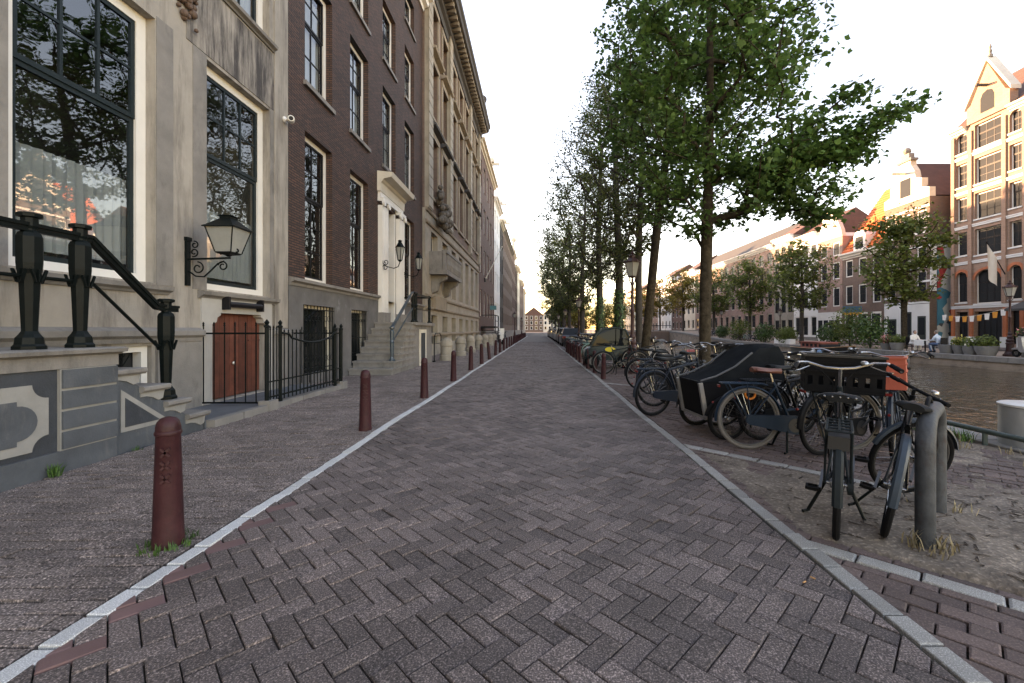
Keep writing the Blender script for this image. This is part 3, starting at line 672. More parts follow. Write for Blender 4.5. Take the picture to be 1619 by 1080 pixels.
# iron railing: posts, handrail, lower rail
rl = thing('stoop_railing', 'black cast-iron railing with stout square posts on the bluestone stoop', 'railing', (-4.7, 4.2, 1.165))
def newel(y, zb, h=1.26, x=-4.70, w=.088, parent=rl, m=None):
    mb = MB(); k = h/1.26
    prof = [(1.30,0),(1.30,.03),(1.12,.05),(1.05,.11),(.80,.14),(.62,.17),(.62,.18),(.80,.62),(.86,.70),(.95,.74),(1.0,.80),(1.0,1.04),(.86,1.075),(.52,1.10),(.52,1.115),(.66,1.14),(.66,1.215),(1.0,1.222),(1.02,1.25),(.80,1.262)]
    mb.lathe([(a*w*1.02, zb+b_*k) for a, b_ in prof], (x, y, 0), 8, 'z', R(22.5))
    o = obj('post', mb, m or iron_m, parent)
    lf = MB()
    for q in range(4):
        a = q*math.pi/2
        for sg in (-1, 0, 1):
            lf.bar((x+math.cos(a)*w*.93-math.sin(a)*sg*.02, y+math.sin(a)*w*.93+math.cos(a)*sg*.02, zb+.62*k), (x+math.cos(a)*w*.98-math.sin(a)*sg*.06, y+math.sin(a)*w*.98+math.cos(a)*sg*.06, zb+.74*k), .02, .014)
    obj('leaf_ornament', lf, iron_m, o)
    return o
for y, zb in ((2.1,1.165),(3.1,1.165),(3.98,1.165),(4.42,1.165)): newel(y, zb)
newel(5.44, .475)
m_ = MB(); hr = [(-4.70,1.2,2.28),(-4.70,4.42,2.28),(-4.70,4.52,2.28),(-4.70,5.30,1.62),(-4.70,5.44,1.60),(-4.70,5.60,1.60)]
for a, b_ in zip(hr, hr[1:]): m_.bar(a, b_, .055, .05); m_.bar((a[0],a[1],a[2]+.04), (b_[0],b_[1],b_[2]+.04), .085, .032)
obj('handrail', m_, iron_m, rl)
m_ = MB(); m_.tube([(-4.70,1.2,1.84),(-4.70,4.42,1.84),(-4.70,4.55,1.83),(-4.70,5.30,1.16),(-4.70,5.42,1.13)], .018, 8); obj('lower_rail', m_, iron_m, rl, True)
# ---------------- wall lantern on a scrolled bracket
def scroll(mb, c, r0, r1, a0, turns, ax, rad=.011, n=22):
    pts = []
    for i in range(n+1):
        t = i/n; a = a0+turns*2*math.pi*t; r = r0+(r1-r0)*t
        pts.append((c[0]+r*math.cos(a), c[1], c[2]+r*math.sin(a)) if ax == 'x' else (c[0], c[1]+r*math.cos(a), c[2]+r*math.sin(a)))
    mb.tube(pts, rad, 6); return pts
def lantern(parent, c, h=.5, wt=.19, wb=.10, m=None, glass=None, sub=True, n=4):
    """tapered four-sided glass lantern, c = bottom centre"""
    m = m or iron_m; x, y, z = c; mb = MB(); rot = math.pi/4 if n == 4 else 0; q = math.sqrt(2) if n == 4 else 1
    mb.lathe([(.02,-.08*h),(.045,-.05*h),(wb*q*.8,-.02*h),(wb*q,0),(wb*q,.025*h)], c, n, 'z', rot)
    mb.lathe([(wt*q*1.14,.62*h),(wt*q*1.14,.645*h),(wt*q*.98,.68*h),(wt*q*.45,.86*h),(wt*q*.40,.87*h),(wt*q*.40,.93*h),(wt*q*.5,.94*h),(wt*q*.5,.96*h),(.02,1.0*h)], c, n, 'z', rot)
    for k in range(n):
        a = 2*math.pi*k/n+rot; mb.bar((x+wb*q*math.cos(a), y+wb*q*math.sin(a), z+.02*h), (x+wt*q*math.cos(a), y+wt*q*math.sin(a), z+.63*h), .016, .016)
    o = obj('lantern', mb, m, parent)
    g = MB(); g.lathe([(wb*q*.96,.025*h),(wt*q*.97,.62*h)], c, n, 'z', rot); g.f = g.f[:-2]; obj('lantern_glass', g, glass or lampglass_m, o)
    bl = MB(); bl.lathe([(.012,.03*h),(.018,.1*h),(.03,.2*h),(.03,.34*h),(.015,.42*h)], c, 10); obj('bulb', bl, mat('bulb_white', (.7,.7,.66), .3), o, True)
    return o
wlm = thing('wall_lantern', 'black square lantern on scrolled iron bracket beside stucco house window', 'lantern', (-5.6, 6.86, 2.0))
m_ = MB(); m_.box(-5.60, -5.565, 6.82, 6.90, 2.05, 2.80); m_.box(-5.60, -5.55, 6.81, 6.91, 2.76, 2.82); obj('back_plate', m_, iron_m, wlm)
m_ = MB(); m_.bar((-5.57,6.86,2.47), (-4.90,6.86,2.49), .028, .028); scroll(m_, (-5.42,6.86,2.33), .10, .03, R(90), -1.2, 'x'); scroll(m_, (-5.02,6.86,2.36), .08, .03, R(170), -1.3, 'x'); scroll(m_, (-5.48,6.86,2.58), .07, .02, R(250), 1.2, 'x'); scroll(m_, (-5.47,6.86,2.70), .06, .02, R(100), -1.1, 'x')
m_.tube([(-5.56,6.86,2.28),(-5.45,6.86,2.20),(-5.32,6.86,2.19),(-5.22,6.86,2.28),(-5.10,6.86,2.40),(-5.0,6.86,2.44)], .012, 6)
scroll(m_, (-5.06,6.86,2.60), .05, .015, R(270), 1.1, 'x'); scroll(m_, (-4.80,6.86,2.60), .05, .015, R(270), -1.1, 'x'); obj('bracket', m_, iron_m, wlm, True)
lantern(wlm, (-4.93,6.86,2.56), .62, .215, .125)
# security camera on the corner strip
sc_ = thing('security_camera', 'white security camera on the corner of the stucco house', 'camera', (-5.57, 9.45, 5.96))
m_ = MB().lathe([(.07,0),(.07,.02),(.035,.04),(.03,.08)], (-5.565,9.45,5.96), 14, 'x'); obj('mount', m_, white_m, sc_, True)
m_ = MB().lathe([(.05,-.10),(.07,-.08),(.07,.08),(.06,.1)], (0,0,0), 16, 'x'); m_.xf(Matrix.Translation((-5.40,9.42,5.95)) @ Matrix.Rotation(R(-60), 4, 'Z') @ Matrix.Rotation(R(8), 4, 'Y')); obj('body', m_, white_m, sc_, True)
m_ = MB().lathe([(.045,.10),(.045,.104)], (0,0,0), 14, 'x'); m_.xf(Matrix.Translation((-5.40,9.42,5.95)) @ Matrix.Rotation(R(-60), 4, 'Z') @ Matrix.Rotation(R(8), 4, 'Y')); obj('lens', m_, sashb_m, sc_)
# ---------------- area in front of the red doors: slab, kerb and iron fence
sl = MB(); sl.box(-5.57, -4.56, 5.9, 9.9, -.04, .085); slab = struct('area_slab', sl, slab_m); ORG[slab.name] = (0,0,0)
for (a, c) in ((5.92,6.50),(6.52,7.10),(7.3,8.15),(8.17,9.0),(9.02,9.9)): obj('edge_stone', MB().box(-4.57, -4.44, a, c-.01, -.04, .10+.006*((a*7) % 1)), stonegrey_m, slab)
obj('corner_block', MB().box(-4.60, -4.40, 7.08, 7.30, -.04, .17), stonegrey_m, slab); obj('corner_block', MB().box(-4.60, -4.40, 9.75, 9.95, -.04, .17), stonegrey_m, slab)
fe = thing('iron_fence', 'black iron spear fence enclosing the area below the red doors', 'fence', (-4.5, 7.15, .1))
def spear(parent, x, y, z0, z1, r=.010, name='picket'):
    mb = MB().tube([(x,y,z0),(x,y,z1-.07)], r, 6); mb.lathe([(r*1.1,z1-.075),(r*1.9,z1-.065),(r*1.1,z1-.055),(r*1.6,z1-.03),(.002,z1)], (x,y,0), 6); return obj(name, mb, iron_m, parent)
def fpost(parent, x, y, z0, z1, r=.028): return obj('fence_post', MB().lathe([(r*1.3,z0),(r*1.3,z0+.05),(r,z0+.06),(r,z1-.14),(r*1.4,z1-.13),(r*1.4,z1-.11),(r*.7,z1-.09),(r*1.2,z1-.05),(.004,z1)], (x,y,0), 8), iron_m, parent)
for k in range(6): spear(fe, -4.68-.175*k, 7.15, .13, 1.48)
obj('rail', MB().box(-5.62, -4.5, 7.135, 7.165, .12, .145), iron_m, fe); obj('rail', MB().box(-5.62, -4.5, 7.135, 7.165, 1.27, 1.30), iron_m, fe)
fpost(fe, -4.5, 7.15, .1, 1.52, .034); fpost(fe, -4.5, 7.52, .1, 1.52, .03); fpost(fe, -4.5, 9.55, .1, 1.48, .03); fpost(fe, -4.5, 9.85, .1, 1.48, .034)
for y in (7.24,7.33,7.42): spear(fe, -4.5, y, .13, 1.42)
for k in range(15): y = 7.64+.128*k; t = (k-7)/7; spear(fe, -4.5, y, .13, 1.36 - .0*(1-t*t))
for y in (9.65,9.75): spear(fe, -4.5, y, .13, 1.40)
obj('rail', MB().box(-4.513, -4.487, 7.15, 9.85, .20, .225), iron_m, fe); obj('rail', MB().box(-4.513, -4.487, 7.15, 9.85, .46, .482), iron_m, fe)
m_ = MB(); pts = [(-4.46,7.52,1.29),(-4.46,7.72,1.27)] + [(-4.46, 7.8+.15*i, 1.20-.10*math.sin(math.pi*i/10)) for i in range(11)] + [(-4.46,9.40,1.27),(-4.46,9.55,1.29)]
m_.tube(pts, .018, 8); obj('swag_rail', m_, iron_m, fe, True)
obj('rail', MB().box(-5.6, -4.5, 9.84, 9.86, 1.25, 1.28), iron_m, fe)
for k in range(5): spear(fe, -4.68-.18*k, 9.85, .13, 1.42)
# ---------------- second house: dark brick with a white doorway
b2 = thing('dark_brick_house', 'tall dark brown brick house with white window frames and classical doorway', 'building', (-5.6, 15, 0))
Z2 = [(2.55,6.15),(7.33,10.2),(11.2,13.4),(14.5,15.9)]; C2 = [(10.35,11.72),(12.85,14.22),(15.55,16.95),(18.12,19.5)]
ops = []
for zi, (za, zb) in enumerate(Z2):
    for ci, (a, c) in enumerate(C2):
        if zi == 0 and ci == 2: ops.append((15.75,16.95,1.6,5.85)); continue
        ops.append((a, c, za, zb))
bas = [(10.25,11.85,.25,1.95),(12.9,14.1,.25,1.95)]
obj('wall', wall_mesh(fr, 9.66, 20.9, 2.36, 17.4, [o for o in ops if o[2] > 2.4] + [(15.75,16.95,2.36,5.85)], .26, 10), brickdark_m, b2)
obj('plinth', wall_mesh(F(1, -5.585), 9.66, 20.9, -.05, 2.36, bas + [(15.75,16.95,1.6,2.4)], .3, 8), plinth2_m, b2)
obj('interior_wall', MB().box(-7.6, -7.55, 9.8, 20.8, 2.4, 17), room_m, b2)
for o in ops:
    if o[2] < 2: continue
    lo = o[2] < 3; wo = window(b2, fr, o[0], o[1], o[2], o[3], 2 if not lo else 2, (3, 2) if lo else ((2, 2) if o[2] < 12 else (2, 0)), .58, fw=.12, bar=.03, inset=.2, sash=sashb_m, clear=True, sill=(None if lo else stonegrey_m), sw=.05, single=not (lo or o[0] < 14.5), curtain=(.1, (o[3]-o[2])*.9, curtain_m) if not lo else None)
m_ = MB(); fr.mould(m_, 9.66, 15.0, [(-.02,2.36),(.04,2.36),(.06,2.42),(.14,2.46),(.14,2.53),(0,2.55)]); fr.mould(m_, 17.65, 20.9, [(-.02,2.36),(.04,2.36),(.06,2.42),(.14,2.46),(.14,2.53),(0,2.55)]); obj('string_course', m_, stonegrey_m, b2)
for a, c, z0, z1 in bas:
    obj('basement_pane', fr.box(MB(), a, c, -.24, -.22, z0, z1), glassd_m, b2); m_ = MB(); fr.box(m_, a, c, -.21, -.16, z1-.1, z1); fr.box(m_, c-.1, c, -.21, -.16, z0, z1-.1); obj('basement_frame', m_, cream_m, b2)
    grille(b2, F(1, -5.585), a, c, z0, z1, -.03, 10)
cornice(b2, fr, 9.66, 20.9, 16.8, white_m, 1.3)
# white doorway: pilasters, capitals, entablature
dw = obj('doorway', MB().box(-5.61, -5.50, 15.06, 17.62, 5.98, 6.20), white_m, b2)
for s in (15.08, 16.98):
    m_ = MB(); fr.box(m_, s, s+.62, -.01, .16, 1.95, 5.72); 
    for q in range(3): fr.box(m_, s+.09+q*.17, s+.19+q*.17, .155, .172, 2.1, 5.6)
    obj('pilaster', m_, white_m, dw)
    obj('pilaster_base', fr.box(MB(), s-.05, s+.67, -.01, .22, 1.55, 1.95), stonegrey_m, dw)
    m_ = MB(); fr.box(m_, s-.03, s+.65, -.01, .22, 5.86, 5.98)
    for q in (s+.06, s+.56): m_.lathe([(.11,.16),(.11,.24)], (fr.x(0), q, 5.80), 12, 'x')
    obj('capital', m_, white_m, dw)
m_ = MB(); fr.mould(m_, 15.0, 17.68, [(-.01,6.2),(.12,6.2),(.14,6.5),(.2,6.55),(.22,6.62),(.5,6.68),(.55,6.84),(-.01,6.9)]); obj('entablature', m_, cream_m, dw)
do = obj('door', fr.box(MB(), 15.76, 16.94, -.3, -.25, 1.6, 4.6), mat('door_dark', (.02,.022,.024), .4, coat=.4), b2)
for z in (1.8, 2.7, 3.6): obj('panel', fr.box(MB(), 15.95, 16.75, -.25, -.23, z, z+.75), mat('door_dark', (0,0,0)), do)
obj('fanlight', fr.box(MB(), 15.76, 16.94, -.29, -.28, 4.62, 5.84), glassd_m, b2)
m_ = MB(); fr.box(m_, 15.76, 15.90, -.25, .0, 1.6, 5.85); fr.box(m_, 16.80, 16.94, -.25, .0, 1.6, 5.85); fr.box(m_, 15.9, 16.8, -.27, -.2, 4.55, 4.66); obj('door_frame', m_, white_m, b2)
for s in (15.12, 17.5):
    bl = thing('doorway_lantern', 'small black lantern on curled bracket, %s pilaster of the white doorway' % ('nearer' if s < 16 else 'farther'), 'lantern', (-5.44, s, 3.7))
    m_ = MB(); scroll(m_, (-5.34,s,3.72), .11, .03, R(150), 1.4, 'x', .014); scroll(m_, (-5.36,s,3.52), .10, .03, R(200), -1.3, 'x', .014); m_.tube([(-5.42,s,3.62),(-5.25,s,3.55),(-5.05,s,3.50),(-4.9,s,3.56),(-4.84,s,3.72)], .016, 6); obj('bracket', m_, iron_m, bl, True)
    lantern(bl, (-4.84,s,3.78), .72, .15, .08, n=6)
# stoop of the second house
s2 = thing('stone_steps', 'worn grey stone steps climbing to the white doorway of the brick house', 'stoop', (-5.0, 14, 0))
for k in range(8):
    y = 12.62+.29*k; z = .2*(k+1); xr = -4.28
    so = obj('step', MB().box(-5.57, xr, y, 15.2, z-.06, z), stonegrey_m, s2); obj('riser', MB().box(-5.56, xr-.04, y+.03, 15.18, z-.2, z-.062), stonegrey_m, so)
obj('landing_body', MB().box(-5.57, -4.36, 15.2, 17.7, -.03, 1.5), stonegrey_m, s2); obj('landing_slab', MB().box(-5.575, -4.24, 15.0, 17.78, 1.5, 1.605), stonegrey_m, s2)
do = obj('cellar_door', MB().box(-4.37, -4.335, 15.95, 16.6, 0, 1.22), mat('door_blueblack', (.02,.028,.035), .5), s2); m_ = MB().box(-4.37, -4.32, 15.82, 15.95, 0, 1.35); m_.box(-4.37, -4.32, 16.6, 16.73, 0, 1.35); m_.box(-4.37, -4.322, 15.95, 16.6, 1.22, 1.35); obj('cellar_frame', m_, cream_m, s2)
r2 = thing('steps_railing', 'blue-black iron railing with four posts on the grey stone steps', 'railing', (-4.4, 14, 0))
def slim(y, z, h, m): return obj('post', MB().lathe([(.09,z),(.09,z+.04),(.06,z+.07),(.05,z+.12),(.06,z+h*.5),(.07,z+h*.55),(.055,z+h*.6),(.065,z+h*.86),(.04,z+h*.9),(.08,z+h*.94),(.08,z+h*.97),(.03,z+h)], (-4.42,y,0), 8), m, r2)
slim(13.05, .40, 1.05, blueiron_m); slim(15.25, 1.605, 1.1, iron_m); slim(15.6, 1.605, 1.1, iron_m); slim(17.55, 1.605, 1.1, iron_m)
m_ = MB(); m_.bar((-4.42,13.05,1.40), (-4.42,15.2,2.66), .08, .06); m_.bar((-4.42,13.05,.95), (-4.42,15.2,2.1), .035, .035); obj('sloping_rail', m_, blueiron_m, r2)
m_ = MB(); m_.bar((-4.42,15.2,2.64), (-4.42,17.6,2.64), .07, .06); m_.bar((-4.42,15.2,2.1), (-4.42,17.6,2.1), .035, .035); m_.bar((-4.42,17.55,2.64), (-5.5,17.55,2.64), .07, .06); obj('level_rail', m_, iron_m, r2)
# iron hoop railing beyond the steps
ar = thing('cellar_rail', 'thin black iron hoop rail guarding the cellar entrance', 'railing', (-4.3, 18.3, 0))
m_ = MB(); m_.tube([(-4.3,17.9,0),(-4.3,17.9,1.0),(-4.3,18.1,1.18),(-4.3,18.9,1.2),(-4.3,19.15,1.05),(-4.3,19.15,0)], .022, 8); m_.tube([(-4.3,17.9,.75),(-4.3,19.15,.75)], .016, 6); obj('hoop', m_, iron_m, ar, True); obj('foot', MB().box(-4.36,-4.24,17.84,17.96,-.01,.05), iron_m, ar)
# ---------------- third house: sandstone and brick, heavy cornice, balcony
f3 = F(1, -5.5)
b3 = thing('sandstone_house', 'sandstone and brick palazzo front with heavy dark cornice and stone balcony', 'building', (-5.5, 30, 0))
cs = [21.6+i*2.62 for i in range(7)]; ops = []; low = []
for i, s in enumerate(cs):
    low.append((s+.55, s+1.9, .6, 2.1)); low.append((s+.5, s+1.95, 3.3, 6.4))
    for (za, zb) in ((8.3,11.3),(12.5,15.2),(16.2,18.2)): ops.append((s+.5, s+1.95, za, zb))
obj('base_wall', wall_mesh(F(1,-5.47), 20.92, 40, -.05, 7.3, low, .4, 9), sandlt_m, b3)
obj('wall', wall_mesh(f3, 20.92, 40, 7.3, 20.0, ops, .4, 10), brickbrown_m, b3)
for o in low: window(b3, F(1,-5.47), *o, 2, (2, 0), .5, fw=.1, inset=.3, single=True, frame=cream_m if o[2] > 2 else sashb_m)
for o in ops:
    window(b3, f3, *o, 2, (1, 2) if o[2] < 16 else (2, 0), .62, fw=.1, inset=.3, single=True, frame=cream_m)
    a, c, z0, z1 = o; m_ = MB(); f3.box(m_, a-.26, a-.003, -.38, .08, z0-.1, z1+.02); f3.box(m_, c+.003, c+.26, -.38, .08, z0-.1, z1+.02); f3.box(m_, a-.26, c+.26, -.02, .1, z1+.02, z1+.34); f3.box(m_, a-.28, c+.28, -.02, .13, z0-.26, z0-.1); su = obj('window_surround', m_, sandstone_m, b3)
    if z0 < 16: obj('hood', f3.mould(MB(), a-.36, c+.36, [(0,z1+.34),(.12,z1+.36),(.34,z1+.44),(.38,z1+.54),(0,z1+.60)]), darkroof_m if z0 < 9 else sandstone_m, su)
for s in (20.95, 26.1, 34.0, 39.2):
    q = obj('pilaster', f3.box(MB(), s, s+.75, -.01, .2, 7.32, 19.7), sandlt_m, b3)
    for k in range(24): obj('quoin', f3.box(MB(), s-.03, s+.78, .19, .235, 7.4+k*.51, 7.4+k*.51+.46), sandlt_m, q)
for k, z in enumerate((1.0, 2.35, 2.95, 6.6, 7.2)): obj('string_course', f3.mould(MB(), 20.93, 39.99, [(.02,z),(.10,z),(.14,z+.06),(.14,z+.14),(.03,z+.18)]), sandstone_m, b3)
obj('cornice', f3.mould(MB(), 20.9, 40.1, [(0,18.75),(.1,18.75),(.14,19.1),(.3,19.2),(.35,19.5),(.95,19.7),(1.0,19.95),(1.1,20.05),(1.12,20.25),(0,20.4)]), darkroof_m, b3)
for k in range(38): obj('modillion', f3.box(MB(), 21.0+k*.5, 21.22+k*.5, .3, .82, 19.42, 19.66), sandstone_m, b3)
m_ = MB(); f3.box(m_, 37.6, 39.6, .1, .9, 20.4, 21.3); f3.box(m_, 38.2, 39.0, .3, .8, 21.3, 21.9); m_.ball((f3.x(.6), 38.6, 22.0), .35, 10, 7); obj('acroterion', m_, darkroof_m, b3)
bal = obj('balcony', f3.box(MB(), 21.7, 26.0, .0, .92, 4.15, 4.36), stonegrey_m, b3)
obj('parapet', f3.mould(MB(), 21.7, 26.0, [(.70,4.36),(.85,4.36),(.85,5.2),(.93,5.22),(.93,5.36),(.66,5.36),(.66,5.22),(.70,5.2)]), stonegrey_m, bal); obj('parapet', f3.box(MB(), 21.7, 21.88, .0, .68, 4.36, 5.3), stonegrey_m, bal)
for k in range(11): obj('baluster', MB().lathe([(.05,4.42),(.05,4.5),(.09,4.7),(.05,4.95),(.07,5.1),(.07,5.18)], (f3.x(.87), 22.2+k*.34, 0), 8), stonegrey_m, bal)
for s in (22.2, 25.2): obj('corbel', MB().prism([(0,4.14),(.8,4.14),(.75,3.95),(.4,3.75),(.3,3.35),(0,3.2)] if False else [(f3.x(0),4.14),(f3.x(.8),4.14),(f3.x(.75),3.95),(f3.x(.4),3.75),(f3.x(.3),3.35),(f3.x(0),3.2)], s, s+.4, 'y'), stonegrey_m, bal)
m_ = MB(); r = random.Random(4)
for i in range(40): m_.ball((f3.x(.2+r.random()*.3), 23.8+r.gauss(0,.5), 7.6+r.gauss(0,.45)), r.uniform(.12,.26), 7, 5)
obj('carved_cartouche', m_, mat('w_dark_carving', (.10,.085,.07), .9, .3, 6, .5, 30), b3, True)
obj('portal_frame', f3.box(MB(), 22.2, 24.9, .03, .25, 2.4, 3.1), sandstone_m, b3)
for k in range(7):
    sb_ = thing('stone_bollard', 'domed weathered stone bollard before the sandstone house, %s from the steps' % ['first','second','third','fourth','fifth','sixth','seventh'][k], 'bollard', (-4.0, 18.9+3.4*k, 0), 'domed stone bollards')
    x, y = -4.0, 18.9+3.4*k; obj('shaft', MB().lathe([(.30,-.02),(.30,.2),(.26,.24),(.25,.62),(.29,.64),(.29,.68)], (x,y,0), 18), sandlt_m, sb_, True); obj('dome', MB().lathe([(.28,.68),(.27,.8),(.2,.92),(.1,.98),(.02,1.0)], (x,y,0), 18), sandlt_m, sb_, True)
    if k: pass
# ---------------- houses further along the left side
def simple_house(name, label, fr, y0, y1, h, wallm, ncol, floors, frame=None, base=None, roof=None, corn=white_m, ww=1.1, plinth_z=1.2, top='cornice', cat='building', inset=.14, sash=None, dep=9, sill=None, beam=False, winfw=.1, rows=(2,2), gl=None):
    bd = thing(name, label, cat, (fr.X, (y0+y1)/2, 0)); n = ncol; st_ = (y1-y0)/n; ops = []
    for (za, zb) in floors:
        for i in range(n): c = y0+st_*(i+.5); ops.append((c-ww/2, c+ww/2, za, zb))
    obj('wall', wall_mesh(fr, y0+.01, y1-.01, -.3, h, ops, .25, dep), wallm, bd)
    for o in ops: window(bd, fr, *o, 2, rows if o[3]-o[2] > 1.2 else (2, 0), .5, fw=winfw, inset=inset, frame=frame, sash=sash, single=True, sill=sill, pane=gl)
    if plinth_z: obj('plinth', fr.box(MB(), y0+.02, y1-.02, -.02, .06, -.3, min(plinth_z, floors[0][0]-.15)), base or stonegrey_m, bd)
    if top == 'cornice': cornice(bd, fr, y0+.01, y1-.01, h-.5, corn, 1.2)
    if roof:
        X0, Xb, Xm = fr.x(.15), fr.x(-dep), fr.x(-dep/2); m_ = MB()
        m_.add([(X0,y0,h),(X0,y1,h),(Xm,y1,h+roof[0]),(Xm,y0,h+roof[0]),(Xb,y0,h),(Xb,y1,h)], [(0,1,2,3),(3,2,5,4),(0,3,4),(1,5,2)]); obj('roof', m_, roof[1], bd)
    if beam:
        c = (y0+y1)/2; m_ = MB(); fr.box(m_, c-.1, c+.1, -.2, 1.3, h+.1, h+.35); fr.box(m_, c-.45, c+.45, -.3, .7, h+.35, h+.75); obj('hoist_beam', m_, corn, bd)
    return bd
FL = [(.9,3.4),(4.6,7.3),(8.3,10.8),(11.8,14.0),(15.0,16.6)]
def fl(h, g=1.0, n=4):
    u = (h-.8-g)/n; return [(g+u*i+.25*u, g+u*i+.86*u) for i in range(n)]
fL = F(1, -5.45)
bh = simple_house('red_brick_house', 'dark red brick house with cream cornice and hoist beams past the sandstone house', fL, 40.1, 54, 19.2, brickred_m, 5, fl(19.2, 1.6), beam=True, ww=1.25, corn=cream_m)
bh = simple_house('white_house', 'narrow whitewashed house front between red brick and black fronts', fL, 54, 62, 18.0, whiteclean_m, 3, fl(18.0, 1.5), beam=True, ww=1.2)
bh = simple_house('black_house', 'narrow black-painted house front next to the whitewashed one', fL, 62, 68, 17.2, brickblack_m, 2, fl(17.2, 1.5), beam=True, ww=1.3, corn=cream_m)
bh = simple_house('brown_warehouse', 'long brown brick warehouse front with rows of small windows', fL, 68, 92, 17.4, brickbrown_m, 9, fl(17.4, 1.4, 5), ww=1.2, corn=stonegrey_m, frame=cream_m)
bh = simple_house('gabled_brick_house', 'brown brick house with carved pale gable top far down the left side', fL, 92, 104, 18.5, brickred_m, 4, fl(17.5, 1.4), ww=1.3, corn=cream_m, roof=(3.2, tiled_m))
m_ = MB(); fL.box(m_, 94, 102, -.1, .15, 18.5, 20); fL.box(m_, 96, 100, -.1, .15, 20, 21.6); m_.ball((fL.x(0), 98, 21.8), .6, 10, 6); obj('gable', m_, cream_m, bh)
for i, (a, c, h, m__, lab) in enumerate([(104,116,17,brickdark_m,'dark brick house far down the left side beyond the carved gable'),(116,130,18.4,cream_m,'cream house far down the left side'),(130,146,16.5,brickbrown_m,'low brown house far down the left side'),(146,165,18,brickred_m,'red brick house near the far end of the left row'),(165,190,17,sandlt_m,'pale stone house at the far end of the left row')]):
    simple_house('canal_house', lab, fL, a, c, h, m__, 4, fl(h, 1.4), ww=1.3, corn=cream_m)
# street end
fE = [('closing_house', 'small brown house closing the far end of the street', -7, 3, 9, brickbrown_m), ('closing_house', 'small cream house at the street end beside the brown one', 3, 12, 9.5, cream_m), ('closing_house', 'small brown house at the street end behind the trees', 12, 24, 9, brickbrown_m)]
for nme, lab, xa, xb, h, m__ in fE:
    bd = thing(nme, lab, 'building', ((xa+xb)/2, 225, 0)); obj('wall', MB().box(xa, xb-.05, 225, 233, -.1, h), m__, bd)
    m_ = MB(); m_.prism([(xa-.2,h),(xb+.1,h),((xa+xb)/2,h+4)], 224.8, 233.2, 'y'); obj('roof', m_, tiled_m, bd)
    for i in range(4):
        for z in (1.2, 3.9, 6.5):
            x = xa+(xb-xa)*(i+.5)/4; wq = obj('window', MB().box(x-.65, x+.65, 224.93, 225.02, z, z+1.9), white_m, bd); obj('pane', MB().box(x-.5, x+.5, 224.90, 224.94, z+.15, z+1.75), glassd_m, wq)
# black stair platform in front of the red brick house
bp_ = thing('iron_landing', 'black iron stair landing in front of the red brick house', 'landing', (-4.6, 42, 0))
obj('platform', MB().box(-5.4, -4.0, 41, 44.5, 1.5, 1.66), sashb_m, bp_)
for (x, y) in ((-4.05,41.05),(-4.05,44.4)): obj('post', MB().box(x-.05, x+.05, y-.05, y+.05, 0, 2.75), sashb_m, bp_)
obj('rail', MB().box(-4.09, -4.01, 41.1, 44.35, 2.68, 2.76), sashb_m, bp_); obj('rail', MB().box(-4.09, -4.01, 41.1, 44.35, 2.15, 2.2), sashb_m, bp_); obj('rail', MB().box(-5.4, -4.1, 41.01, 41.09, 2.68, 2.76), sashb_m, bp_)
for k in range(7): obj('step', MB().box(-5.3, -4.1, 39.2+k*.26, 39.5+k*.26, .2*k, .2*k+.06), sashb_m, bp_)
# flagpole leaning out of the red brick house
fp_ = thing('flagpole', 'bare white flagpole slanting out from the red brick house', 'flagpole', (-5.4, 44, 6.5)); obj('pole', MB().tube([(-5.4,44,6.4),(-3.6,43.2,9.6)], [.05,.03], 8), white_m, fp_); obj('bracket', MB().box(-5.46,-5.3,43.88,44.12,6.2,6.6), sashb_m, fp_); obj('finial', MB().ball((-3.58,43.2,9.65), .07, 8, 6), white_m, fp_)
sg = thing('hanging_sign', 'small teal box sign hanging on the red brick house', 'sign', (-5.4, 47, 3.6)); obj('board', MB().box(-5.2,-4.5,46.94,47.06,3.5,3.95), mat('teal_sign', (.03,.16,.19), .4), sg); obj('arm', MB().box(-5.45,-4.5,46.97,47.03,4.0,4.05), sashb_m, sg)
# ================================================================ street furniture
ORD = ['first','second','third','fourth','fifth','sixth','seventh','eighth','ninth','tenth','eleventh','twelfth']
def make_bollard(h=.80, k=1.0, cross=True):
    root = thing('bollard', 'x', 'bollard'); ORG[root.name] = (0,0,0)
    mb = MB().lathe([(.104*k,-.03),(.104*k,.02),(.100*k,.05),(.078*k,h-.115),(.079*k,h-.113)], (0,0,0), 28); obj('shaft', mb, bollard_m, root, True)
    mb = MB().lathe([(.079*k,h-.113),(.085*k,h-.110),(.087*k,h-.100),(.085*k,h-.090),(.080*k,h-.086),(.079*k,h-.06),(.070*k,h-.03),(.050*k,h-.010),(.02*k,h-.001),(.002,h)], (0,0,0), 28); obj('cap', mb, bollard_m, root, True)
    if cross:
        for z in (h-.21, h-.29, h-.37):
            r_ = .1*k + (.079-.1)*k*(z/(h-.1)) + .003
            for s in (-1, 1):
                m_ = MB().bar((r_, -.022, z-s*.026), (r_, .022, z+s*.026), .014, .016, up=(1,0,0)); obj('cross_bar', m_, bollard_m, root)
    return root
pb_ = make_bollard(.80, .80); yb = 2.69; k = 0
pos = [(-2.31,2.69),(-2.30,5.74),(-2.26,8.58),(-2.21,11.3),(-2.19,14.1)] + [(-2.19, 14.1+2.75*i) for i in range(1, 24)]
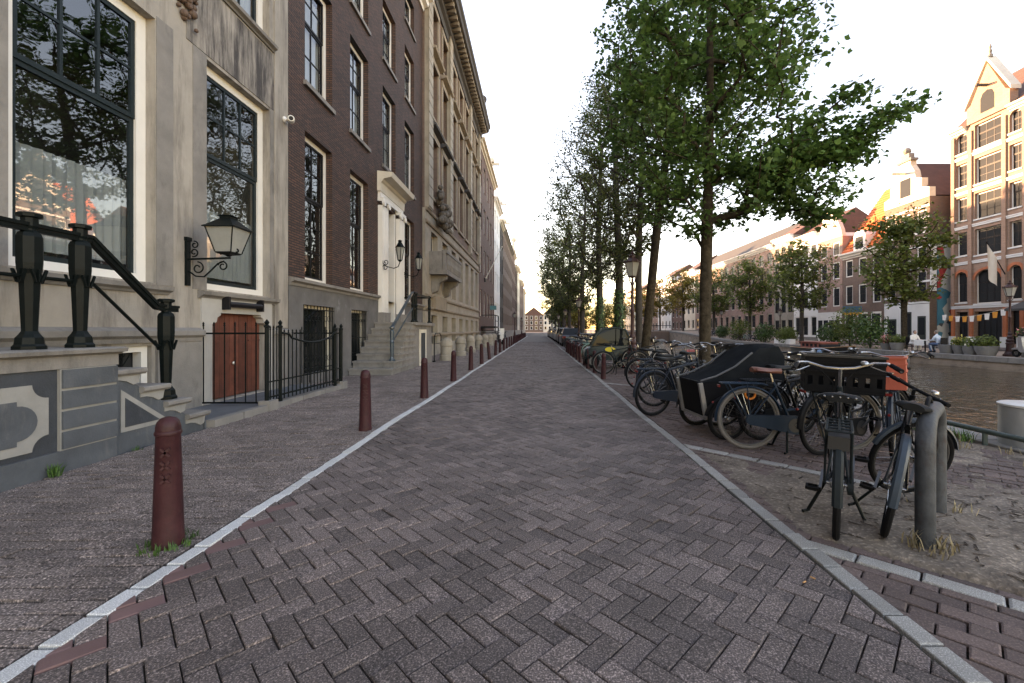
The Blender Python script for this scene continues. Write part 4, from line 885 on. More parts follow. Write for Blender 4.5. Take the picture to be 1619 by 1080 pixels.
for i, (x, y) in enumerate(pos):
    o = pb_ if i == 0 else copy_tree(pb_); o.location = (x, y, und(x, y)); lean = (0, 0) if i in (0, 2) else (R(rng.uniform(-1.5,1.5)), R(rng.uniform(-1.5,1.5)))
    if i == 6: lean = (R(2), R(-7))
    o.rotation_euler = (lean[0], lean[1], R(-62 if i == 0 else rng.uniform(-75,-40)))
    lab = ('large oxblood bollard with three raised crosses in the left foreground' if i == 0 else
           '%s oxblood bollard along the left pavement, counted from the camera' % ORD[i] if i < 12 else '%s oxblood bollard from the camera in the left row' % ('%dth' % (i+1)))
    tag(o, lab, 'bollard', 'bollards along the left pavement')
pr_ = make_bollard(.70, .72, False)
for i, (x, y) in enumerate([(1.80,11.8),(1.80,13.5),(1.76,15.0),(1.76,16.1),(1.75,17.7),(1.76,19.1),(1.76,20.9),(1.74,22.4),(1.74,24.2),(1.73,25.5)]):
    o = pr_ if i == 0 else copy_tree(pr_); o.location = (x, y, 0); o.rotation_euler = (R(rng.uniform(-2,2)), R(rng.uniform(-3,2)), 0)
    tag(o, '%s slim oxblood bollard from the camera on the right road edge' % ORD[i], 'bollard', 'bollards along the right road edge')
# --- street lamps
lampred_m = mat('lamp_red_brown', (.042,.014,.013), .5, .25, 6, .1, 40)
def make_lamp(m, full=True):
    root = thing('street_lamp', 'x', 'street lamp'); ORG[root.name] = (0,0,0)
    obj('base', MB().lathe([(.26,-.02),(.26,.10),(.22,.12),(.20,.16),(.18,.20),(.15,.24),(.14,.60),(.17,.63),(.17,.66),(.13,.70),(.15,.78),(.15,.82),(.10,.88),(.12,.95),(.12,.98),(.075,1.05),(.09,1.12),(.09,1.15),(.06,1.2)], (0,0,0), 12), m, root)
    obj('post', MB().lathe([(.058,1.2),(.052,1.9),(.07,1.93),(.07,1.97),(.048,2.0),(.042,2.72),(.06,2.75),(.06,2.79),(.035,2.82),(.035,2.92)], (0,0,0), 12), m, root, True)
    mb = MB()
    for q in range(4):
        a = q*math.pi/2+.4; mb.tube([(math.cos(a)*.03,math.sin(a)*.03,2.75),(math.cos(a)*.10,math.sin(a)*.10,2.82),(math.cos(a)*.13,math.sin(a)*.13,2.93),(math.cos(a)*.11,math.sin(a)*.11,2.98)], .010, 6)
    obj('cradle', mb, m, root)
    ln = lantern(root, (0,0,2.98), .68, .25, .145, m=m, n=6)
    mb = MB()
    for q in range(12):
        a = q*math.pi/6; mb.ball((math.cos(a)*.255, math.sin(a)*.255, 3.445), (.022,.022,.04), 6, 4)
    mb.lathe([(.255,3.405),(.265,3.415),(.265,3.435),(.255,3.445)], (0,0,0), 12); obj('crown_rim', mb, m, ln)
    obj('finial', MB().lathe([(.1,3.60),(.11,3.63),(.06,3.66),(.03,3.69),(.05,3.72),(.02,3.76),(.004,3.80)], (0,0,0), 8), m, ln, True)
    return root
lp = make_lamp(lampred_m)
for i, (x, y) in enumerate([(2.93,13.3),(3.0,31.3),(3.15,49),(3.3,68)]):
    o = lp if i == 0 else copy_tree(lp); o.location = (x, y, 0); o.rotation_euler = (0,0,.3)
    tag(o, ['ornate oxblood street lamp with crowned lantern beside the leaning tree', 'second oxblood street lamp, among the trees beyond the small car', 'third street lamp down the tree row above the parked cars', 'farthest small street lamp in the tree row'][i], 'street lamp', 'street lamps under the trees')
# --- bent pipe hoops
def hoop(p0, p1, h, r, label):
    t = thing('pipe_hoop', label, 'hoop', (p0[0], p0[1], 0)); a = Vector((p0[0],p0[1],0)); c = Vector((p1[0],p1[1],0)); d = (c-a).normalized(); L_ = (c-a).length; rb_ = .2
    pts = [a-Vector((0,0,.05)), a+Vector((0,0,h*.45)), a+Vector((0,0,h-rb_))]
    for k in range(1, 7): q = k/6*math.pi/2; pts.append(a + d*(rb_*(1-math.cos(q))) + Vector((0,0,h-rb_+rb_*math.sin(q))))
    for k in range(0, 7): q = k/6*math.pi/2; pts.append(c - d*(rb_*(1-math.sin(q))) + Vector((0,0,h-rb_+rb_*math.cos(q))))
    pts += [c+Vector((0,0,h*.45)), c-Vector((0,0,.05))]
    obj('pipe', MB().tube([tuple(p) for p in pts], r, 24), galv_m, t, True); return t
hoop((2.37,2.63), (2.92,3.14), .80, .050, 'thick scuffed galvanised pipe hoop in the right foreground against the leaning bicycle')
hoop((3.35,10.2), (4.2,10.9), .80, .06, 'galvanised pipe hoop with a red patch behind the parked bicycles near the lamp')
obj('red_band', MB().tube([(3.52,10.34,.80),(3.95,10.70,.80)], .064, 16), mat('red_tape', (.35,.06,.05), .6), bpy.data.objects['pipe_hoop.001'], True)
# --- low pipe rail at the quay edge, steel cylinder
qr = thing('quay_rail', 'low green-grey pipe rail along the near quay edge', 'rail', (5.2, 5, 0))
obj('rail_pipe', MB().tube([(5.2,-2,.17),(5.2,40,.17)], .03, 10), mat('rail_green', (.07,.10,.095), .5, .3, 8), qr, True)
for k in range(17): obj('post', MB().tube([(5.2,-1.6+k*2.2,-.03),(5.2,-1.6+k*2.2,.165)], .026, 8), mat('rail_green', (0,0,0)), qr)
cy = thing('steel_cylinder', 'pale galvanised steel cylinder standing at the quay edge, right edge of view', 'cylinder', (5.60, 4.86, 0))
m_ = MB().lathe([(.29,-.9),(.29,.47),(.285,.475)], (5.62,4.86,0), 32); obj('body', m_, galvl_m, cy, True); obj('lid', MB().lathe([(.295,.475),(.30,.48),(.30,.50),(.28,.51),(.02,.515)], (5.62,4.86,0), 32), mat('lid_pale', (.62,.61,.58), .5), cy, True)
# --- weeds
tuft('weed', 'small green weed sprouting at the foot of the stoop', [(-4.44,3.95,0)], grass_m, .13, 60, .05, 1)
tuft('weed', 'grass blades around the foot of the large foreground bollard', [(-2.31+.12*math.cos(a), 2.69+.12*math.sin(a), 0) for a in (0,.8,1.6,2.6,3.4,4.2,5,5.6)], grass_m, .06, 16, .04, 2)
tuft('weed', 'thin weed at the joint of the stoop steps', [(-4.46,5.2,0),(-4.46,4.8,0)], grass_m, .06, 25, .05, 3)
tuft('weed', 'green weeds along the quay rail beside the steel cylinder', [(5.05+.12*math.sin(k*2.3), 5.1+k*.09, .02) for k in range(12)], grass_m, .16, 22, .09, 4)
tuft('dry_grass', 'straw-coloured grass at the foot of the foreground pipe hoop', [(2.28,2.62,.02),(2.34,2.52,.02),(2.44,2.55,.02)], straw_m, .14, 16, .06, 5)
tuft('dry_grass', 'dry grass strip along the quay rail', [(4.95+.2*math.sin(k*1.7), 2.6+k*.22, .02) for k in range(22)], straw_m, .10, 14, .12, 6)
tuft('dry_grass', 'dry grass behind the pipe hoop near the leaning bicycle', [(2.9,3.25,.02),(3.1,3.4,.02),(3.05,3.1,.02)], straw_m, .10, 14, .1, 7)
# ================================================================ trees
def leaf_mesh(name, P, Nn, T, size, m, shape=0, sizes=None):
    """one mesh of many leaves. P positions, Nn normals, T tip directions (numpy n x 3)"""
    n = len(P); sz = (sizes if sizes is not None else np.full(n, size))[:, None]
    B = np.cross(Nn, T)
    if shape == 0:      # folded pointed quad
        tpl = [(0,0,0), (.42,.45,.10), (0,1.0,-.08), (-.42,.45,.10)]; faces = [(0,1,2), (0,2,3)]
    else:               # broad lobed leaf
        tpl = [(0,0,0), (.34,.10,.05), (.58,.42,.10), (.30,.62,.04), (0,1.05,-.12), (-.30,.62,.04), (-.58,.42,.10), (-.34,.10,.05)]; faces = [(0,1,2,3,4), (0,4,5,6,7)]
    k = len(tpl); V = np.empty((n, k, 3))
    for i, (a, b_, c) in enumerate(tpl): V[:, i] = P + sz*(B*a + T*b_ + Nn*c)
    V = V.reshape(-1, 3); me = bpy.data.meshes.new(name)
    me.vertices.add(len(V)); me.vertices.foreach_set('co', V.ravel().astype(np.float32))
    ls = sum(len(f) for f in faces); idx = np.concatenate([np.array(f) for f in faces]); allidx = (np.arange(n)[:, None]*k + idx[None]).ravel()
    me.loops.add(len(allidx)); me.loops.foreach_set('vertex_index', allidx.astype(np.int32))
    tot = np.tile(np.array([len(f) for f in faces]), n); st_ = np.concatenate([[0], np.cumsum(tot)[:-1]])
    me.polygons.add(len(tot)); me.polygons.foreach_set('loop_start', st_.astype(np.int32)); me.polygons.foreach_set('loop_total', tot.astype(np.int32))
    me.materials.append(m); me.update(calc_edges=True); me.validate(); return me
def grow(seed, base, top, trunk_r, env, ntip, lean=(0,0), fork=.45, upward=.5, wander=.04):
    """skeleton: trunk then each tip joined to the best earlier node. env(rng)->tip point. returns nodes, parents, radii"""
    r = random.Random(seed); nodes = []; par = []
    n = 14; H = top
    for i in range(n+1):
        t = i/n; nodes.append(Vector((base[0]+lean[0]*t*H + wander*H*.3*math.sin(t*5+seed)*t, base[1]+lean[1]*t*H + wander*H*.3*math.cos(t*4+seed*2)*t, base[2]+t*H))); par.append(i-1)
    tips = [Vector(env(r)) for _ in range(ntip)]; c = nodes[-1]
    tips.sort(key=lambda p: min((p-q).length for q in nodes[int(n*fork):]))
    A = np.array([tuple(q) for q in nodes]); first = int(n*fork)
    tipidx = []
    for p in tips:
        d = A - np.array(p); dist = np.sqrt((d**2).sum(1)); rise = (p.z - A[:, 2])
        cost = dist + np.where(rise < dist*.15, (dist*.15-rise)*1.4, 0); cost[:first] += 50
        j = int(cost.argmin()); a = nodes[j]; L_ = (p-a).length; m = max(1, int(L_/.45)); prev = j; new = []
        for q in range(1, m+1):
            t = q/m; x = a.lerp(p, t); x.z += upward*.12*L_*math.sin(math.pi*t)*(-.35 if r.random() < .3 else .5); x += Vector((r.uniform(-1,1), r.uniform(-1,1), r.uniform(-1,1)))*.05*min(1, L_*.5)
            nodes.append(x); par.append(prev); prev = len(nodes)-1; new.append(tuple(x))
        A = np.vstack([A, np.array(new)]); tipidx.append(prev)
    N_ = len(nodes); cnt = np.zeros(N_); 
    for t in tipidx: cnt[t] += 1
    for i in range(N_-1, 0, -1):
        cnt[par[i]] += cnt[i] if cnt[i] else 0
    rad = np.maximum(.006, trunk_r*(np.maximum(cnt, .5)/max(cnt.max(), 1))**.42)
    for i in range(n+1): rad[i] = max(rad[i], trunk_r*(1.0-.75*(i/n))) if i/n < .9 else rad[i]
    return nodes, par, rad, tipidx, n
def build_tree(name, label, seed, base, top, trunk_r, env, ntip, per, lsize, leafm, barkm, lean=(0,0), shape=0, spread=.45, fork=.4, group=None, flat=.55, ivy=0, cat='tree', droop=.25, minr=.0, lowpoly=False):
    t = thing(name, label, cat, base, group); nodes, par, rad, tips, nt_ = grow(seed, base, top, trunk_r, env, ntip, lean, fork)
    mb = MB(); flare = [(base[0], base[1], base[2]-.1)] + [tuple(nodes[i]) for i in range(nt_+1)]
    rr = [trunk_r*1.45, trunk_r*1.18] + [max(rad[i], .012) for i in range(1, nt_+1)]
    mb.tube(flare, rr, 8 if lowpoly else 12)
    tr = obj('trunk', mb, barkm, t, True)
    br = MB(); ch = {}
    for i, p in enumerate(par):
        if i > nt_: ch.setdefault(p, []).append(i)
    # follow chains
    def chain(i):
        pts = [i]
        while True:
            c = [k for k in ch.get(pts[-1], [])]
            if not c: return pts
            c.sort(key=lambda k: -rad[k]); pts.append(c[0])
    stack = [(p, i) for p in range(nt_+1) for i in ch.get(p, [])]; big = []
    while stack:
        p, i = stack.pop(); c = chain(i)
        seq = [p]+c
        for k in c:
            cs = sorted(ch.get(k, []), key=lambda q: -rad[q])[1:]; stack += [(k, q) for q in cs]
        if max(rad[q] for q in c) < minr: continue
        mx = rad[c[0]]; target = br
        if mx > trunk_r*.30 and len(big) < 12: target = MB(); big.append(target)
        target.tube([tuple(nodes[q]) for q in seq], [min(rad[q], mx*1.1) for q in seq], 5 if mx < .03 else 7, caps=False)
    for q in big: obj('limb', q, barkm, tr, True)
    if br.v: tag(obj('branches', br, barkm, tr, True), kind='stuff')
    r = np.random.default_rng(seed); C = []; ax = []
    for ti in tips:
        # leaves hang along the last stretch of each twig
        i = ti; path = [nodes[i]]
        for _ in range(2):
            if par[i] > nt_: i = par[i]; path.append(nodes[i])
        a = np.array(path[0]); b_ = np.array(path[-1]) if len(path) > 1 else a
        tt = r.random((per, 1))**1.3; c = a + (b_-a)*tt*.9; o = r.normal(size=(per, 3)); o /= np.linalg.norm(o, axis=1)[:, None]; o *= (r.random((per, 1))**.6)*spread; o[:, 2] *= flat
        C.append(c+o); ax.append(o)
    P = np.vstack(C); O = np.vstack(ax); n = len(P)
    Nn = r.normal(size=(n, 3))*.55 + np.array([0,0,1.0]); Nn /= np.linalg.norm(Nn, axis=1)[:, None]
    T = O/np.maximum(np.linalg.norm(O, axis=1)[:, None], 1e-4) + r.normal(size=(n, 3))*.5 + np.array([0,0,-droop]); T -= Nn*(T*Nn).sum(1)[:, None]; T /= np.linalg.norm(T, axis=1)[:, None]
    sizes = lsize*(.4+1.0*r.random(n)**.8)
    me = leaf_mesh('crown', P-np.array(base), Nn, T, lsize, leafm, shape, sizes); cr = link('crown', me, t)
    if ivy:
        m_ = 1400; hh = r.random(m_)**1.2*ivy; k = np.minimum((hh/ (top/nt_)).astype(int), nt_-1); a = r.random(m_)*6.28; cen = np.array([tuple(q) for q in nodes])
        p0 = cen[k]; rr_ = trunk_r*(1.05+.5*r.random(m_)); P = p0 + np.stack([np.cos(a)*rr_, np.sin(a)*rr_, hh-k*(top/nt_)], 1); P[:, 2] = base[2]+hh
        Nn = np.stack([np.cos(a), np.sin(a), .3*np.ones(m_)], 1); Nn /= np.linalg.norm(Nn, axis=1)[:, None]; T = r.normal(size=(m_, 3))+np.array([0,0,-1.]); T -= Nn*(T*Nn).sum(1)[:, None]; T /= np.linalg.norm(T, axis=1)[:, None]
        link('ivy', leaf_mesh('ivy', P-np.array(base), Nn, T, .11, ivy_m, 0, .12*r.uniform(.6,1.3,m_)), t)
    return t
def ell(c, rx, ry, rz, lo=.25, low_cut=None):
    def f(r):
        while True:
            v = Vector((r.gauss(0,1), r.gauss(0,1), r.gauss(0,1))).normalized() * (lo+(1-lo)*r.random()**.5); p = (c[0]+v.x*rx, c[1]+v.y*ry, c[2]+v.z*rz)
            if low_cut is None or p[2] > low_cut(p): return p
    return f
def vase(base, z0, z1, r0, r1, bias=.55, cx=0, cy=0):
    """upright fan: narrow below, widest at bias, closing at the top"""
    def f(r):
        t = r.random()**.85; w = (r0+(r1-r0)*min(t/bias, 1)) if t < bias else r1*math.sqrt(max(.02, 1-((t-bias)/(1-bias))**2)); a = r.uniform(0, 6.28); q = w*(.25+.75*r.random()**.5)
        return (base[0]+cx*t+q*math.cos(a), base[1]+cy*t+q*math.sin(a), z0+(z1-z0)*t)
    return f
# big near tree with broad leaves; its right side reaches out over the water
BT = (4.0, 10.3, 0)
def env_big(r):
    k = r.random()
    if k < .26:      # separate sprays reaching right and towards the viewer
        e, n_ = r.choice([((8.3,9.3,6.35),.7),((8.3,9.3,6.35),.7),((7.4,9.6,6.95),.8),((7.3,9.5,5.3),1.0),((6.95,9.5,4.45),1.0),((6.5,9.7,3.75),1.0)]); t = r.random()**.9; q = .30*n_*(1.25-t); return (5.0+(e[0]-5.0)*t+r.gauss(0,q), 10.0+(e[1]-10.0)*t+r.gauss(0,q*1.6), 5.0+(e[2]-5.0)*t**1.3+r.gauss(0,q))
    if k < -.1:
        t = r.random()**1.2; return (5.0+3.3*t+r.gauss(0,.25), 10.0-.7*t+r.gauss(0,.45), 4.9+1.45*t+r.gauss(0,.30)*(1.2-t))
    if k < -.1:      # second lower layer to the right
        t = r.random()**1.3; return (4.6+2.3*t+r.gauss(0,.3), 10.0-.6*t+r.gauss(0,.7), 3.9+.75*t+r.gauss(0,.35))
    while True:
        v = Vector((r.gauss(0,1), r.gauss(0,1), r.gauss(0,1))).normalized()*(.22+.78*r.random()**.5); p = (4.05+v.x*2.5, 10.3+v.y*2.9, 7.7+v.z*4.6)
        if p[2] > 3.6 and not (p[0] < 2.7 and p[2] < 5.0): return p
build_tree('maple_tree', 'large broad-leaved green tree behind the cargo bike, limb reaching over the canal', 5, BT, 11.0, .135, env_big, 460, 46, .105, leaf_a, bark_m, lean=(.012,0), shape=1, spread=.50, fork=.33, flat=.45, group='street trees on the near quay')
# leaning tree next to the lamp
build_tree('leaning_tree', 'tree with bare trunk leaning right beside the ornate street lamp', 9, (3.62,14.8,0), 11.5, .15, ell((4.9,14.6,9.2), 3.3, 3.0, 4.0, .2, lambda p: 4.9), 300, 38, .11, leaf_a, bark_m, lean=(.115,0), shape=1, spread=.5, fork=.42, flat=.5, group='street trees on the near quay')
specs = [(4.55,24.0,16.0,.22,3.1,True,'ivy-clad elm nearest beyond the small covered car'), (4.35,30.0,16.5,.23,3.9,True,'second ivy-clad elm beyond the small covered car'), (4.7,45.0,17.5,.25,5.2,False,'dark-trunked elm with spreading branches above the parked bicycles'),
         (4.25,57.0,16.5,.25,5.2,False,'fifth elm along the near quay, above the parked cars'), (4.4,73.0,16.5,.25,5.2,False,'sixth elm along the near quay'), (4.5,90,16.5,.25,5.4,False,'seventh elm along the near quay'), (4.6,112,16,.25,5.6,False,'eighth elm far along the near quay'), (4.6,138,16,.25,6,False,'farthest elm of the near quay row')]
for i, (x, y, h, tr_, wd, iv, lab) in enumerate(specs):
    nt = 520 if i < 3 else (380 if i < 6 else 240); ls = .115 if i < 2 else (.19 if i < 4 else .26)
    build_tree('elm_tree', lab, 20+i, (x, y, 0), h*.86, tr_, vase((x, y, 0), 3.6 if i > 1 else 4.2, h, .8, wd, .6), nt, 27 if i < 3 else 26, ls, leaf_b, barkd_m, lean=(.006*(i % 3-1), 0), spread=.55 if i < 3 else .7, fork=.22, flat=.8, ivy=3.6 if iv else 0, group='street trees on the near quay', minr=.008 if i > 2 else 0, lowpoly=i > 2)
# a lighter elm partly filling the gap between the first two
build_tree('elm_tree', 'slender feathery elm between the leaning tree and the ivy-clad elms', 41, (4.5,19.0,0), 10.5, .15, vase((4.4,19.0,0), 4.6, 12.6, .8, 2.6, .6), 260, 34, .13, leaf_b, barkd_m, spread=.5, fork=.3, flat=.8, group='street trees on the near quay')
# trees where the canal bends away, closing the view under the near row
for i, (x, y, h, wd, lm, lab) in enumerate([(8.5,158,11,4.5,leaf_c,'green tree at the canal end nearest the road'), (13.5,154,10.5,4.2,leaf_y,'golden tree at the canal end beside the green one'), (18.0,160,11,4.5,leaf_c,'green tree in the middle of the canal end'), (22.5,153,10.5,4.2,leaf_y,'golden tree at the far corner of the canal end'), (11,172,12,5,leaf_y,'tall golden tree behind the canal end trees'), (27,150,11,4.5,leaf_c,'green tree on the far quay by the canal end')]):
    build_tree('canal_tree', lab, 80+i, (x, y, -.05), h*.8, .2, ell((x, y, h*.58), wd, wd, h*.44, .2), 130, 30, .42, lm, barkd_m, spread=1.0, fork=.2, flat=.7, group='trees at the canal end', minr=.02, lowpoly=True)
# far bank trees
for i, (x, y, h, wd, lm, lab) in enumerate([(26.6,31.2,10.4,3.1,leaf_c,'green tree standing on the far quay before the stepped-gable house'), (26.4,43,10.4,3.2,leaf_c,'far-quay tree in front of the white houses'), (26.4,53.5,10.2,3.2,leaf_c,'far-quay tree before the long pink brick building'), (26.2,64,9.8,3.4,leaf_c,'far-quay tree at the foot of the bridge ramp'), (26.4,78,11.2,3.8,leaf_y,'golden-leaved tree by the bridge on the far quay'), (26.2,92,11.4,4.2,leaf_y,'second golden tree beyond the bridge'), (26.5,112,12,4.8,leaf_y,'third golden tree far beyond the bridge'), (24.5,135,12.5,5,leaf_y,'farthest golden tree on the far quay')]):
    z = far_z(y); build_tree('canal_tree', lab, 60+i, (x, y, z), h*.8, .19, ell((x, y, z+h*.66), wd, wd*.95, h*.37, .2), 190 if i < 4 else 150, 30, .24 if i < 4 else .30, lm, barkd_m if i else bark_m, spread=.65, fork=.36, flat=.6, group='trees on the far quay', minr=.008, lowpoly=True)
# ================================================================ bicycles
WR = .345
tyre_m = mat('tyre_rubber', (.012,.012,.013), .85, .2, 10, spec=.06); tyretan_m = mat('tyre_cream', (.13,.118,.108), .75, .15, 10); rim_m = mat('rim_grey', (.13,.13,.13), .45, .1, 8, metal=.8); rimk_m = mat('rim_black', (.03,.03,.032), .4, metal=.4)
chrome_m = mat('chrome', (.34,.34,.34), .25, .1, 8, metal=1.0); rubber_m = mat('black_rubber', (.010,.010,.011), .7, spec=.08); saddle_m = mat('black_saddle', (.013,.014,.015), .55, .2, 12, .1, 80, spec=.12); brown_m = mat('brown_leather', (.16,.05,.028), .45, .25, 10, .1, 80)
redlight_m = mat('red_lens', (.16,.012,.010), .4, spec=.3); amber_m = mat('amber_lens', (.6,.16,.02), .3); plast_m = mat('black_plastic', (.02,.02,.021), .5)
BK = {}
def wheel_meshes(tm, rm, rad=WR, tw=.021):
    key = (tm.name, rm.name, rad)
    if key in BK: return BK[key]
    ty = MB().torus((0,0,0), rad-tw, tw, 48, 8).mesh('tyre', tm, smooth=True)
    rim = MB().torus((0,0,0), rad-tw*2-.004, .011, 48, 6, sq=1.2).mesh('wheel', rm, smooth=True)
    sp = MB()
    for k in range(28):
        a = 2*math.pi*k/28; b_ = a+(.55 if k % 2 else -.55); s = 1 if (k//2) % 2 else -1
        sp.tube([(.018*math.cos(b_), s*.03, .018*math.sin(b_)), ((rad-.05)*math.cos(a), 0, (rad-.05)*math.sin(a))], .0016, 3, caps=False)
    sp = sp.mesh('spokes', chrome_m); hb = MB().lathe([(.012,-.06),(.012,-.04),(.032,-.036),(.032,-.028),(.018,-.024),(.018,.024),(.032,.028),(.032,.036),(.012,.04),(.012,.06)], (0,0,0), 12, 'y').mesh('hub', chrome_m, smooth=True)
    BK[key] = (rim, ty, sp, hb); return BK[key]
def add_wheel(root, M, tm, rm, rad=WR, tw=.021):
    rim, ty, sp, hb = wheel_meshes(tm, rm, rad, tw); o = link('wheel', rim, root); o.matrix_local = M
    for n_, me in (('tyre', ty), ('spokes', sp), ('hub', hb)): link(n_, me, o)
    return o
def fender(mb, c, rad, a0, a1, w=.055, n=20):
    b0 = len(mb.v)
    for i in range(n+1):
        a = R(a0+(a1-a0)*i/n); 
        for (q, dr) in ((-w/2, -.012), (-w/4, .004), (w/4, .004), (w/2, -.012)): mb.v.append((c[0]+(rad+dr)*math.cos(a), c[1]+q, c[2]+(rad+dr)*math.sin(a)))
    for i in range(n):
        for j in range(3): a = b0+i*4+j; mb.f.append((a, a+4, a+5, a+1))
def make_bike(label, col, tm=None, rm=None, kind='oma', turn=0.0, saddle=None, bars='swept', barm=None, rack=True, frontrack=False, stand='double', chaincase=True, mudflap=False, battery=False, fcol=None, basket=False, studs=False, light=True, group='bicycles parked on the right', bigsaddle=False, lights=True):
    """x forward, rear wheel touching the ground at the origin"""
    fm = col; fen = fcol or col; tm = tm or tyre_m; rm = rm or rimk_m; root = thing('bicycle', label, 'bicycle', (0,0,0), group); ORG[root.name] = (0,0,0)
    rh = Vector((0,0,WR)); fh = Vector((1.08,0,WR)); bb = Vector((.47,0,.29)); st_ = Vector((.27,0,.76)); hb = Vector((.895,0,.66)); ht = Vector((.845,0,.87))
    ax = (ht-hb).normalized(); S = Matrix.Translation(hb) @ Matrix.Rotation(turn, 4, ax) @ Matrix.Translation(-hb)
    f = MB(); f.tube([bb, bb.lerp(st_, 1.0)], .017, 10); f.tube([hb-ax*.03, ht+ax*.02], .022, 10)
    if kind == 'oma':
        f.tube([hb+ax*.03, (.80,0,.52), (.66,0,.36), bb+Vector((.02,0,.0))], .019, 10); f.tube([hb+ax*.12, (.76,0,.62), (.60,0,.47), (.42,0,.44)], .014, 8)
    else:
        f.tube([hb, bb], .024, 10); f.tube([ht-ax*.05, st_-Vector((0,0,.05))], .019, 10)
    for s in (-1, 1):
        f.tube([bb+Vector((0,s*.03,0)), rh+Vector((.0,s*.06,0))], .010, 8); f.tube([st_+Vector((.02,s*.015,-.06)), rh+Vector((0,s*.06,0))], .008, 8)
    obj('frame', f, fm, root, True)
    k = MB(); 
    for s in (-1, 1): k.tube([hb-ax*.03+Vector((0,s*.05,-.01)), (.96,s*.055,.52), fh+Vector((-.03,s*.055,.12)), fh+Vector((0,s*.055,0))], [.014,.013,.010,.009], 8)
    k.tube([hb-ax*.03+Vector((0,-.05,0)), hb-ax*.03+Vector((0,.05,0))], .014, 8); obj('fork', k.xf(S), fm, root, True)
    add_wheel(root, Matrix.Translation(rh), tm, rm); add_wheel(root, S @ Matrix.Translation(fh), tm, rm)
    m_ = MB(); fender(m_, rh, WR+.022, 15, 185 if not mudflap else 200); obj('fender', m_, fen, root, True)
    m_ = MB(); fender(m_, fh, WR+.022, 25, 170); m_.xf(S); obj('fender', m_, fen, root, True)
    # saddle and post
    obj('seat_post', MB().tube([st_-Vector((0,0,.02)), (.235,0,.87)], .013, 8), chrome_m, root)
    sw = 1.25 if bigsaddle else 1.0
    prof = [(.36,.022,.0),(.30,.030,.004),(.22,.055,.006),(.16,.085*sw,.012),(.10,.105*sw,.020),(.06,.098*sw,.022),(.035,.06*sw,.016)]
    m_ = MB(); n = 10
    for x, w_, dz in prof:
        for q in range(n+1): a = math.pi*q/n; m_.v.append((x, math.cos(a)*w_, .885+dz+math.sin(a)*.035-.012))
        for q in range(1, n): a = math.pi*q/n; m_.v.append((x, math.cos(math.pi-a)*w_*.8, .868+dz-.012))
    c = 2*n
    for i in range(len(prof)-1):
        for q in range(c): m_.f.append((i*c+q, i*c+(q+1) % c, (i+1)*c+(q+1) % c, (i+1)*c+q))
    m_.f.append(tuple(range(c))); m_.f.append(tuple(range((len(prof)-1)*c, len(prof)*c))[::-1]); sa = obj('saddle', m_, saddle or saddle_m, root, True)
    if studs:
        for q in range(5): obj('stud', MB().ball((.036, (q-2)*.042, .905), .008, 8, 5), chrome_m, sa)
    m_ = MB()
    for s in (-1, 1): m_.tube([(.06,s*.045,.872), (.14,s*.035,.858), (.30,s*.02,.868)], .005, 6)
    for s in (-1, 1): m_.torus((.09, s*.05, .85), .018, .003, 10, 4, ax='z')
    obj('saddle_rail', m_, chrome_m, sa)
    # handlebar
    bm = barm or chrome_m; top = ht+ax*(.17 if bars == 'swept' else .07); m_ = MB(); m_.tube([ht, top], .013, 8)
    if bars == 'swept':
        pts = [(.05+top.x-.05, 0, top.z), (top.x+.03, .10, top.z+.005), (top.x+.02, .22, top.z+.045), (top.x-.06, .29, top.z+.05), (top.x-.22, .335, top.z+.01)]
        full = [(x, -y, z) for x, y, z in pts[::-1]] + pts[1:]; m_.tube(full, .0115, 8); ends = [((pts[-2][0]*.75+pts[-1][0]*.25), .302, pts[-2][2]-.008), pts[-1]]
    else:
        full = [(top.x, -.31, top.z+.01), (top.x+.02, 0, top.z), (top.x, .31, top.z+.01)]; m_.tube(full, .013, 8); ends = [(top.x+.006, .17, top.z+.005), (top.x, .31, top.z+.01)]
    ho = obj('handlebar', m_.xf(S), bm, root, True)
    for s in (-1, 1):
        g_ = MB().tube([(x, s*y, z) for x, y, z in [ends[0], (ends[0][0]*.4+ends[1][0]*.6, ends[0][1]*.4+ends[1][1]*.6, ends[0][2]*.4+ends[1][2]*.6), ends[1]]], [.016,.018,.0175], 10); obj('grip', g_.xf(S), rubber_m, ho, True)
        l_ = MB().tube([(top.x+.03, s*.20, top.z+.02), (top.x-.02, s*.27, top.z-.01), (top.x-.10, s*.31, top.z-.015)], .005, 6); obj('brake_lever', l_.xf(S), chrome_m, ho, True)
    obj('bell', MB().lathe([(.004,.03),(.018,.028),(.026,.018),(.028,.006),(.012,.0)][::-1], (top.x+.01, -.16, top.z+.035), 12).xf(S), chrome_m, ho, True)
    cb_ = MB()
    for s in (-1, 1): cb_.tube([(top.x+.03, s*.2, top.z+.02), (top.x+.12, s*.12, top.z-.02), (top.x+.09, s*.04, top.z-.12), (hb.x+.05, s*.03, hb.z)], .0035, 5)
    obj('cable', cb_.xf(S), rubber_m, root, True)
    if light: obj('headlight', MB().lathe([(.015,-.05),(.035,-.035),(.04,.01),(.036,.02)], (hb.x+.09, 0, hb.z+.10), 12, 'x').xf(S), plast_m, root, True)
